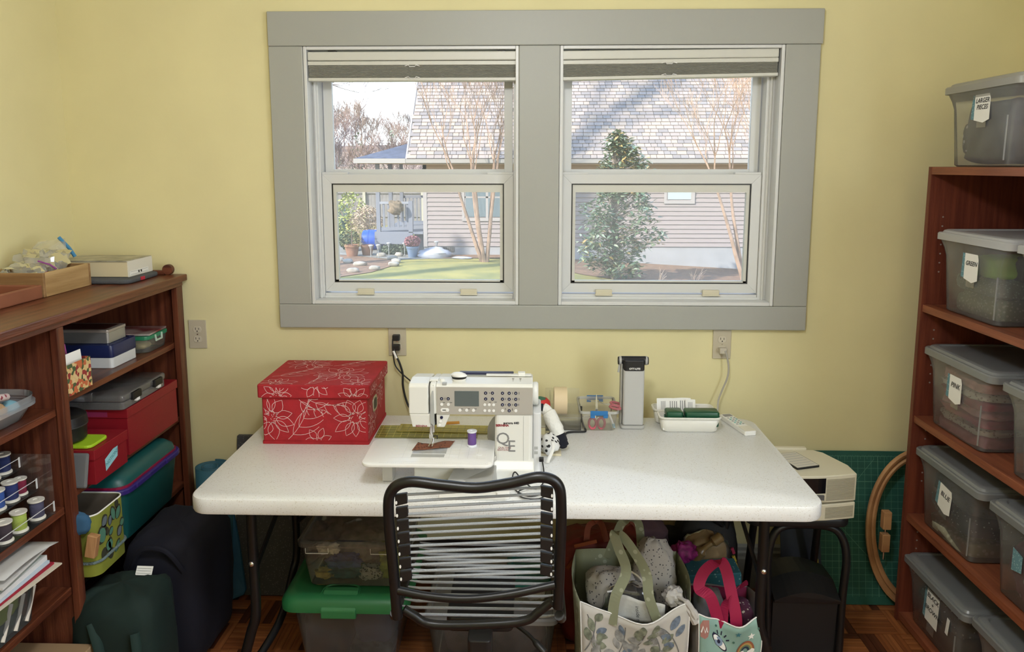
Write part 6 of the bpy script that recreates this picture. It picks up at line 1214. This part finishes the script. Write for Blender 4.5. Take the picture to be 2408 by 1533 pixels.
MB().rings([[(RX0-.02, EY, EZ-.12), (RX0+.02, EY, EZ-.12), (RX0+.02, EY, EZ+.01), (RX0-.02, EY, EZ+.01)], [(RX0-.02, EY+SL*q2, EZ+SL*q2-.12), (RX0+.02, EY+SL*q2, EZ+SL*q2-.12), (RX0+.02, EY+SL*q2, EZ+SL*q2+.01), (RX0-.02, EY+SL*q2, EZ+SL*q2+.01)]]).build('rake_board', HTRIM, hs)
HG = pmo('house_glass', (.16, .20, .22), .1); BLIND = pmo('pale_blind', (.45, .52, .52), .6)
def hwin(x0, x1, z0, z1, n):
    b = MB()
    for q in ((x0-.07, x1+.07, z1, z1+.07), (x0-.07, x1+.07, z0-.08, z0), (x0-.07, x0, z0, z1), (x1, x1+.07, z0, z1)): b.box(q[0], q[1], HY-.05, HY-.01, q[2], q[3])
    wd = b.build('window', HTRIM, hs)
    for k in range(n):
        a = x0+(x1-x0)*k/n; c = x0+(x1-x0)*(k+1)/n; MB().box(a+.03, c-.03, HY-.034, HY-.028, z0+.03, (z0+z1)/2-.02).build('pane', HG if n == 2 else BLIND, wd); MB().box(a+.03, c-.03, HY-.034, HY-.028, (z0+z1)/2+.02, z1-.03).build('pane', HG if n == 2 else BLIND, wd); MB().box(a, c, HY-.036, HY-.03, (z0+z1)/2-.02, (z0+z1)/2+.02).build('meeting_rail', HTRIM, wd)
        MB().box(a, a+.03, HY-.036, HY-.03, z0, z1).build('sash_stile', HTRIM, wd); MB().box(c-.03, c, HY-.036, HY-.03, z0, z1).build('sash_stile', HTRIM, wd)
hwin(-1.72, -.55, .34, 1.42, 2); hwin(3.52, 4.17, .80, 1.46, 1)
vt = MB().box(-2.31, -2.00, HY-.02, HY+.01, -.555, -.425).build('foundation_vent', pmo('vent_dark', (.10, .09, .08), .8), hs)
for k in range(6): MB().box(-2.29+k*.05, -2.275+k*.05, HY-.026, HY-.02, -.55, -.43).build('vent_slat', pmo('vent_grey', (.25, .23, .21), .8), vt)
# porch
PG = pmo('porch_grey_paint', (.22, .23, .27), .7)
po = T('porch', 'grey railed side porch with a small hipped roof', 'porch', (-3.45, 18.8, -.64))
pr_ = MB().add([(-4.48, 16.55, 1.875), (-2.9, 16.55, 1.875), (-2.9, 21.4, 1.875), (-4.48, 21.4, 1.875), (-3.12, 17.9, 2.34), (-3.12, 20.2, 2.34), (-2.9, 17.9, 2.34), (-2.9, 20.2, 2.34)], [(0, 1, 6, 4), (0, 4, 5, 3), (3, 5, 7, 2), (4, 6, 7, 5), (3, 2, 1, 0)]).build('roof', pmo('shaded_porch_shingle', (.075, .085, .12), .9, var=.2, vs=7, bump=.5, bs=20), po)  # roof colour darkened to carry the shade of a tree
MB().box(-4.50, -3.17, 16.50, 16.60, 1.755, 1.872).build('fascia', pmo('gutter_grey', (.34, .32, .30), .5), po); MB().box(-4.50, -4.42, 16.60, 21.4, 1.755, 1.872).build('fascia', pmo('gutter_grey', (.34, .32, .30), .5), po); MB().box(-4.42, -2.82, 16.60, 21.4, 1.74, 1.754).build('porch_ceiling', pmo('soffit_tan', (.42, .30, .20), .7), po)
for yy in (17.05, 18.85, 20.7): MB().box(-4.05, -3.95, yy-.05, yy+.05, -.60, 1.74).build('post', PG, po)
MB().box(-3.20, -3.09, 16.98, 17.09, -.64, .78).build('post', PG, po)
MB().box(-4.1, -2.82, 16.98, 21, -.09, -.03).build('deck', PG, po); MB().box(-4.1, -3.09, 16.96, 17.0, -.35, -.05).build('skirt', PG, po); MB().box(-3.09, -2.82, 17.2, 17.24, -.64, -.05).build('skirt', PG, po)
MB().box(-3.95, -3.15, 17.0, 17.08, .70, .76).build('top_rail', pmo('rail_light', (.32, .33, .37), .6), po); MB().box(-3.95, -3.15, 17.02, 17.06, .02, .09).build('bottom_rail', PG, po)
for k in range(6): MB().box(-3.88+k*.125, -3.83+k*.125, 17.02, 17.06, .09, .70).build('baluster', PG, po)
MB().box(-4.0, -2.82, 20.7, 20.76, .70, .78).build('top_rail', PG, po)
for k in range(10): MB().box(-3.90+k*.115, -3.86+k*.115, 20.71, 20.75, .0, .70).build('baluster', PG, po)
o = bundle('hanging_plant', 'withered brown hanging plant on the porch rail', 'plant', pmo('dry_plant', (.20, .15, .10), .95, var=.4, vs=18), (-3.50, 16.86, .60), (.19, .10, .20), 14, .5)
# fence
fe = T('fence', 'weathered grey board fence behind the garden', 'fence', (-6.2, 27, -.8)); FB = pmo('weathered_board', (.28, .255, .245), .9, var=.12, vs=6)
for k in range(44): MB().box(-9.6+k*.145, -9.465+k*.145, 27, 27.03, -.85, .62).build('board', FB, fe)
for k in range(64): MB().box(-9.6+k*.1, -9.56+k*.1, 27, 27.02, .70, .92).build('lattice_slat', FB, fe)
for z in (.62, .92, -.30): MB().box(-9.6, -3.2, 26.95, 27.0, z, z+.08).build('rail', FB, fe)
for x in (-8.9, -6.6, -4.3): MB().box(x, x+.11, 26.90, 27.0, -.85, 1.05).build('post', pmo('fence_post', (.50, .46, .36), .9), fe)
# ------------------------------------------------------------------ trees
def branch(b, p, d, l, r_, depth, rr, spread=.55, up_=.25, n=5, kids=(2, 3), taper=.62, minr=.004):
    pts = [Vector(p)]; dd = Vector(d).normalized(); seg = 4
    for k in range(seg):
        dd = (dd+Vector((rr.uniform(-1, 1), rr.uniform(-1, 1), rr.uniform(-.6, 1)*.6))*.14+Vector((0, 0, up_*.12))).normalized(); pts.append(pts[-1]+dd*(l/seg))
    b.tube(pts, [max(minr, r_*(1-(1-taper)*k/seg)) for k in range(seg+1)], n, cap=False)
    if depth == 0: return
    for k in range(rr.randint(*kids)):
        i = rr.choice((2, 3, 4, 4)); q = pts[i]; a = rr.random()*6.28
        nd = (dd+Vector((math.cos(a), math.sin(a), rr.uniform(-.1, .6)))*spread).normalized()
        branch(b, q, nd, l*rr.uniform(.6, .85), max(minr, r_*taper*.8), depth-1, rr, spread, up_, 3 if depth < 3 else n, kids, taper, minr)
def multistem(label, c, h, n, lean, seed, bark, depth=4):
    t = T('crape_myrtle', label, 'tree', c, 'bare multi-stemmed trees')
    rr = random.Random(seed)
    for k in range(n):
        a = 2*math.pi*k/n+rr.random(); b = MB(); p = Vector((.05*math.cos(a), .05*math.sin(a), -.05)); d = Vector((lean[0]+.22*math.cos(a), lean[1]+.22*math.sin(a), 1)).normalized()
        pts = [p]; 
        for j in range(6): d = (d+Vector((rr.uniform(-.05, .05), rr.uniform(-.05, .05), .03))).normalized(); pts.append(pts[-1]+d*h*.09)
        st = MB().tube(pts, [.055-.005*j for j in range(7)], 7).build('stem', bark, t, smooth=True, local=True)
        for j in range(3): branch(b, pts[-1-j//2], (d+Vector((rr.uniform(-.35, .35), rr.uniform(-.3, .3), .25))), h*.24, .020, depth, rr, .42, .35, 4, (2, 3), .62, .0035)
        b.build('branches', bark, st, smooth=True, local=True)
    return t
BARK = pmo('pinkish_bark', (.36, .24, .17), .85, var=.2, vs=6)
multistem('bare multi-stemmed tree in front of the house seen in the left window', (-1.12, 15.7, -.66), 4.6, 5, (-.10, 0), 31, BARK, 4)
multistem('bare multi-stemmed tree at the right edge of the right window', (4.75, 13.6, -.97), 4.6, 4, (-.08, 0), 33, BARK, 4)
# magnolia
mg = T('magnolia_tree', 'evergreen magnolia with glossy leaves in front of the house', 'tree', (1.83, 13.9, -.80)); rr = random.Random(41)
trunk = spline([(0, 0, 0), (.03, 0, .8), (-.02, .02, 1.7), (.03, 0, 2.5), (.02, 0, 3.15)], 6); MB().tube(trunk, [.05-.0016*k for k in range(len(trunk))], 8).build('trunk', pmo('magnolia_bark', (.25, .20, .17), .9), mg, smooth=True, local=True)
prof = ((0.10, -.28, .62), (.55, -.72, .55), (.95, -.60, 1.0), (1.5, -.74, .90), (1.9, -.45, .70), (2.3, -.35, .75), (2.7, -.16, .62), (2.95, -.10, .25), (3.2, -.05, .12))
def wid_at(z):
    for a, c in zip(prof, prof[1:]):
        if a[0] <= z <= c[0]: k = (z-a[0])/(c[0]-a[0]); return a[1]+(c[1]-a[1])*k, a[2]+(c[2]-a[2])*k
    return -.05, .05
lmesh = []
for nm, c in (('magnolia_leaf', (.15, .20, .12)), ('magnolia_leaf_dark', (.10, .155, .10)), ('magnolia_leaf_bronze', (.40, .28, .11)), ('magnolia_leaf_light', (.34, .38, .27))):
    o = MB().add([(0, 0, 0), (.026, .03, .006), (.031, .065, .004), (0, .14, -.012), (-.031, .065, .004), (-.026, .03, .006), (0, .03, -.004), (0, .07, -.006)], [(0, 1, 6), (1, 2, 7, 6), (2, 3, 7), (3, 4, 7), (4, 5, 6, 7), (5, 0, 6)]).build('leaf', pmo(nm, c, .25)); lmesh.append(o.data); bpy.data.objects.remove(o)
from mathutils import Euler
bb_ = MB(); leaves = []
for k in range(430):
    z = rr.uniform(.12, 3.15) if k < 390 else rr.uniform(2.3, 3.2); l_, r2 = wid_at(z); f_ = rr.random(); x = l_+(r2-l_)*f_; dp = (r2-l_)*.42; y = rr.uniform(-dp, dp)*.9
    tip = Vector((x, y, z)); st_ = Vector((0, 0, max(.05, z-.25-.2*rr.random())))
    bb_.tube([st_, (st_+tip)/2+Vector((0, 0, .03)), tip], [.010, .006, .003], 4)
    for j in range(11):
        pos = tip+Vector((rr.gauss(0, .055), rr.gauss(0, .055), rr.gauss(0, .05))); a = rr.random()*6.28
        leaves.append((pos, Euler((rr.uniform(-.7, .5), rr.uniform(-.5, .5), a)), rr.choices((0, 1, 2, 3), (5, 4, 2.2 if z > 2 else .9, 2))[0], rr.uniform(.75, 1.15)))
bb_.build('branches', pmo('magnolia_bark', (.25, .20, .17), .9), mg, local=True)
leaves.sort(key=lambda q: q[0].y)
for pos, e, mi, s_ in leaves[:300]:
    o = bpy.data.objects.new('leaf', lmesh[mi]); COL.objects.link(o); o.parent = mg; o.location = pos; o.rotation_euler = e; o.scale = (s_,)*3
big = MB(); mis = []
for pos, e, mi, s_ in leaves[300:]:
    M_ = Matrix.LocRotScale(pos, e, (s_,)*3); me_ = lmesh[mi]; big.add([M_ @ v.co for v in me_.vertices], [tuple(p.vertices) for p in me_.polygons]); mis += [mi]*len(me_.polygons)
o = big.build('foliage', lmesh[0].materials[0], mg, local=True); o['kind'] = 'stuff'
for q in lmesh[1:]: o.data.materials.append(q.materials[0])
if len(o.data.polygons) == len(mis): o.data.polygons.foreach_set('material_index', mis)
# woods on the hillside
def bare(seed, h, bark, depth=5, minr=.016):
    rr = random.Random(seed); b = MB(); tr = MB(); pts = [Vector((0, 0, -.3))]; d = Vector((0, 0, 1))
    for j in range(6): d = (d+Vector((rr.uniform(-.06, .06), rr.uniform(-.06, .06), 0))).normalized(); pts.append(pts[-1]+d*h*.09)
    tr.tube(pts, [h*.016*(1-.08*j) for j in range(7)], 7)
    for k in range(9): q = pts[rr.choice((3, 4, 5, 6, 6))]; a = rr.random()*6.28; branch(b, q, (math.cos(a)*.8, math.sin(a)*.8, rr.uniform(.5, 1.2)), h*.20, h*.006, depth-1, rr, .55, .25, 3, (2, 3), .65, minr)
    return tr, b
WB = [pmo('woods_bark_%d' % k, c, .9) for k, c in enumerate(((.27, .185, .155), (.31, .235, .19), (.25, .195, .19)))]
protos = []
for k in range(3):
    t = T('bare_tree', 'bare tree in the woods behind the fence', 'tree', (0, 0, 0), 'bare trees in the woods'); tr, b = bare(60+k, 7.2, WB[k]); s0 = tr.build('trunk', WB[k], t, smooth=True); b.build('branches', WB[k], s0); protos.append(t)
rr = random.Random(77); pos = [(-18.0+i*.27+rr.uniform(-.3, .3), 41+rr.uniform(0, 20)) for i in range(44)]
for i, (x, y) in enumerate(pos):
    src = protos[i % 3]; zz = -1.1+3.6*math.sin(min(1, (y-38)/34*1.5)*math.pi/2); sc_ = rr.uniform(.46, .66)*(.80 if x > -12.5 else 1.0)
    if i < 3: o = src; o.location = (x, y, zz)
    else: o = clone(src, (x, y, zz))
    o.rotation_euler = (0, 0, rr.random()*6.28); o.scale = (sc_,)*3
def conifer(label, c, h, r_, col, seed, n=900, nm='evergreen_tree'):
    t = T(nm, label, 'tree', c); rr = random.Random(seed); MB().tube([(0, 0, -.2), (0, 0, h*.95)], [h*.02, h*.004], 6).build('trunk', WB[0], t, local=True); b = MB()
    for k in range(n):
        z = h*(1-rr.random()**.6)*.98+.02*h; ra = r_*(1-z/h)*math.sqrt(rr.uniform(.3, 1)); a = rr.random()*6.28; p = Vector((ra*math.cos(a), ra*math.sin(a), z)); s_ = .07*h*rr.uniform(.5, 1)
        d = Vector((math.cos(a), math.sin(a), rr.uniform(-.4, .5))).normalized(); u_ = Vector((-math.sin(a), math.cos(a), rr.uniform(-.4, .4)))*s_*.22; b.add([p-u_, p+u_, p+d*s_], [(0, 1, 2)])
    o = b.build('foliage', pmo('needles_%d' % seed, col, .9, var=.3, vs=2), t, local=True); o['kind'] = 'stuff'
conifer('dark green conical evergreen among the bare trees', (-10.6, 44, -.6), 4.3, 1.5, (.12, .20, .08), 81); conifer('blue green evergreen right beside the conical one', (-12.2, 45, -.6), 3.2, 1.6, (.16, .22, .14), 82); conifer('yellow green evergreen at the left of the woods', (-13.3, 40, -.7), 3.6, 1.3, (.38, .36, .08), 83); conifer('small evergreen just above the porch roof', (-8.9, 46, -.4), 4.3, 1.2, (.18, .24, .12), 84)
# drooping limb of a near tree reaching into the left window
t = T('shade_tree', 'bare tree whose thin branches hang into the top left of the view', 'tree', (-8.6, 11.5, -.7)); rr = random.Random(91)
tr = MB().tube(spline([(0, 0, 0), (.1, 0, 2), (0, .1, 4), (.2, 0, 6.5)], 5), [.2-.006*k for k in range(16)], 9).build('trunk', WB[2], t, smooth=True, local=True)
b = MB(); limb = spline([(.1, 0, 4.2), (1.6, .1, 4.6), (3.2, .2, 4.35), (4.4, .2, 3.95), (5.0, .2, 3.90)], 6); b.tube(limb, [.05-.0018*k for k in range(len(limb))], 6)
for k in range(13): q = limb[10+k]; branch(b, q, (rr.uniform(.3, 1), rr.uniform(-.5, .5), rr.uniform(-.5, .9)), .55, .009, 3, rr, .55, .1, 3, (2, 3), .6, .0035)
b.build('limb', WB[2], tr, smooth=True, local=True)
# tall trees left of our house whose shadows fall on the lawn and the roof
t = T('oak_tree', 'tall bare oak beyond the left wall, its shadow on the neighbour roof', 'tree', (-14.2, 4.0, -.7)); rr = random.Random(95)
tk = spline([(0, 0, 0), (.1, .1, 6), (.5, .4, 12), (.9, .8, 15.6), (1.6, 1.5, 16.9)], 6); tr = MB().tube(tk, [.34-.007*k for k in range(len(tk))], 10).build('trunk', WB[2], t, smooth=True, local=True); b = MB()
for end, sta, r_ in (((5.6, 3.4, 18.6), tk[-1], .17), ((3.6, 2.6, 19.6), tk[-1], .16), ((1.0, 2.0, 19.2), tk[-6], .10), ((4.2, 1.5, 17.2), tk[-4], .10)):
    pts = spline([sta, (Vector(sta)+Vector(end))/2+Vector((0, .1, .35)), end], 6); b.tube(pts, [r_*(1-.055*k) for k in range(len(pts))], 7)
    for k in range(5): branch(b, pts[4+k], (rr.uniform(-.2, 1), rr.uniform(-.4, 1), rr.uniform(-.1, 1)), 1.5, .035, 3, rr, .6, .1, 4, (1, 2), .6, .014)
b.build('limbs', WB[2], tr, smooth=True, local=True)
for k, (x, y, l) in enumerate(((-19, 2.0, 'tall bare tree farthest left, outside the view'), (-10.5, 1.0, 'tall bare tree nearest our left wall, outside the view'))): o = clone(protos[k], (x, y, -.7), k*1.3, l); o.scale = (1.5, 1.5, 1.5)
# ------------------------------------------------------------------ garden things
def shrub(n, label, c, s_, col, seed, kind='leafy', cnt=700, leaf=.05):
    t = T(n, label, 'shrub' if n != 'heather' else 'plant', c); rr = random.Random(seed); st = MB(); b = MB()
    for k in range(26):
        a = rr.random()*6.28; e = Vector((s_[0]*rr.random()*math.cos(a), s_[1]*rr.random()*math.sin(a), s_[2]*rr.uniform(.6, 1))); st.tube([(0, 0, 0), e*.5+Vector((0, 0, s_[2]*.1)), e], [.012, .008, .004], 4)
    for k in range(cnt):
        d = Vector((rr.gauss(0, 1), rr.gauss(0, 1), rr.gauss(0, 1))).normalized()*rr.uniform(.5, 1)**.5; p = Vector((d.x*s_[0], d.y*s_[1], s_[2]*.55+d.z*s_[2]*.5)); u_ = Vector((rr.uniform(-1, 1), rr.uniform(-1, 1), rr.uniform(-1, 1))).normalized()*leaf; v_ = u_.orthogonal().normalized()*leaf*(.5 if kind == 'leafy' else .12); b.add([p-u_, p+v_, p+u_, p-v_], [(0, 1, 2, 3)])
    st.build('stems', WB[1], t, local=True); o = b.build('foliage', pmo('shrub_%d' % seed, col, .8, var=.25, vs=6), t, local=True); o['kind'] = 'stuff'; return t
shrub('garden_shrub', 'yellow green leafy shrub at the left of the garden', (-5.45, 20.0, -.64), (.55, .5, 1.5), (.42, .46, .12), 51); shrub('garden_shrub', 'dry tan twiggy shrub beside the porch', (-4.75, 19.2, -.64), (.45, .4, 1.15), (.55, .42, .30), 52, 'twig', 900, .09); shrub('garden_shrub', 'dark low evergreen shrub behind the potted conifer', (-5.0, 17.9, -.64), (.3, .3, .55), (.10, .14, .07), 53); shrub('garden_shrub', 'dark ground cover under the porch skirt', (-3.55, 17.0, -.64), (.45, .08, .26), (.14, .17, .11), 54)
TERRA = pmo('terracotta', (.30, .15, .095), .85, var=.1, vs=6)
def pot(n, label, c, r_, h, mat, cat='pot'):
    t = T(n, label, cat, c); MB().lathe([(r_*.72, 0), (r_*.95, h*.8), (r_*.95, h*.82), (r_*1.05, h*.82), (r_*1.05, h), (r_*.92, h), (r_*.88, h*.85), (.01, h*.84)], c, 20).build('vessel', mat, t, smooth=True, auto=35); return t
pot('flower_pot', 'terracotta pot holding a golden conifer on the mulch bed', (-4.62, 16.6, -.63), .19, .30, TERRA); conifer('golden dwarf conifer growing in a terracotta pot', (-4.62, 16.6, -.38), .85, .34, (.42, .34, .10), 85, 700, 'dwarf_conifer'); pot('flower_pot', 'empty terracotta pot beside the golden conifer', (-4.28, 16.85, -.63), .17, .27, TERRA)
pot('blue_planter', 'grey blue glazed pot by the house corner', (-3.02, 16.45, -.63), .16, .28, pmo('blue_glaze', (.16, .22, .32), .3)); shrub('heather', 'reddish heather plant growing in the blue glazed pot', (-3.02, 16.45, -.40), (.22, .2, .30), (.34, .14, .15), 55, 'leafy', 500, .035)
t = T('rain_barrel', 'bright blue plastic barrel lying near the porch', 'barrel', (-4.40, 18.2, -.64)); b = MB(); b.rings([[(x, 18.2+r_*math.cos(a), -.36+r_*math.sin(a)) for a in [2*math.pi*k/20 for k in range(20)]] for x, r_ in ((-4.68, .24), (-4.66, .27), (-4.5, .285), (-4.30, .285), (-4.14, .27), (-4.12, .24))]); b.build('body', pmo('barrel_blue', (.015, .09, .50), .4), t, smooth=True)
for x in (-4.5, -4.30): ringx('hoop', pmo('barrel_blue', (.015, .09, .50), .4), t, x-.015, x+.015, 18.2, -.36, .28, .292, 20)
o = bundle('white_tarp', 'crumpled white tarp lying by the foundation', 'tarp', pmo('tarp_white', (.48, .49, .55), .7), (-2.45, 16.45, -.56), (.42, .25, .17), 15, .35); o = bundle('white_tarp', 'flat white sheet on the lawn right of the tarp heap', 'tarp', pmo('tarp_white', (.48, .49, .55), .7), (-1.75, 16.2, -.615), (.24, .16, .03), 16, .3)
def solar(label, x, y, h=.34):
    z = gz(x); t = T('solar_light', label, 'garden light', (x, y, z), 'solar garden lights'); MB().tube([(x, y, z-.02), (x, y, z+h*.6)], .010, 6).build('stake', GREYP, t); MB().lathe([(.018, 0), (.05, h*.28)], (x, y, z+h*.58), 12).build('lens', clear('solar_lens', (.95, .95, .95), (.8, .8, .78), .5), t, smooth=True); MB().lathe([(.06, 0), (.062, .018), (.03, .03)], (x, y, z+h*.86), 12).build('cap', pmo('solar_cap', (.55, .55, .54), .3), t, smooth=True)
solar('leftmost of the two front solar lights by the terracotta pots', -4.10, 16.45); solar('solar light right of the terracotta pots', -3.87, 16.25, .38); solar('solar light in front of the porch railing', -3.72, 16.90, .36); solar('solar light by the porch end post', -3.30, 16.88, .36); solar('solar light beside the white tarp at the foundation', -2.45, 16.78, .42)
rr = random.Random(99); STO = pmo('pale_stone', (.38, .34, .28), .9, var=.2, vs=8)
for k, (x, y) in enumerate(((-3.85, 16.55), (-3.40, 16.62), (-3.45, 15.9), (-3.25, 15.3), (-3.2, 14.7), (-3.5, 14.0), (-3.9, 13.6), (-4.0, 14.7), (-4.4, 15.2), (-4.7, 15.6), (-4.25, 13.1))):
    o = softbox((x, y, gz(x)+.05), (rr.uniform(.09, .17), rr.uniform(.07, .12), .06), 200+k, .25, .8, 12).build('edging_stone', STO, smooth=True, auto=60); tag(o, 'pale edging stone of the flower bed, '+('nearest the porch', 'second from the porch', 'third from the porch', 'fourth from the porch', 'fifth from the porch', 'at the bed corner', 'just past the bed corner', 'on the bed right of its middle', 'in the middle of the bed', 'below the terracotta pots', 'closest to our window')[k], 'stone', 'edging stones of the flower bed')
t = T('garden_chair', 'dark green garden chair at the left edge of the garden', 'chair', (-5.9, 20.2, -.64)); GCH = pmo('chair_green', (.03, .07, .055), .6)
for x in (-6.2, -5.62): MB().box(x-.06, x+.06, 19.75, 20.55, .02, .06).build('armrest', GCH, t); MB().box(x-.04, x+.04, 19.8, 19.87, -.64, .02).build('leg', GCH, t); MB().box(x-.04, x+.04, 20.45, 20.52, -.64, .02).build('leg', GCH, t)
for k in range(5): MB().obox((-6.12+k*.105, 20.62, .10), (.09, .02, .80), (R(-18), 0, 0)).build('back_slat', GCH, t)
for k in range(4): MB().box(-6.2, -5.62, 19.85+k*.14, 19.97+k*.14, -.30, -.27).build('seat_slat', GCH, t)
for k, (x, y, l) in enumerate(((2.75, 13.0, 'dry twiggy weed in the mulch right of the magnolia'), (3.55, 13.3, 'second dry weed in the mulch farther right'), (-.35, 16.5, 'bare little shrub at the foundation by the left tree'))):
    t = T('dry_weed', l, 'weed', (x, y, gz(x))); b = MB(); r4 = random.Random(300+k)
    for j in range(7): branch(b, (0, 0, 0), (r4.uniform(-.5, .5), r4.uniform(-.5, .5), 1), .22, .006, 2, r4, .5, .1, 3, (1, 2), .6, .003)
    b.build('twigs', WB[1], t, local=True)
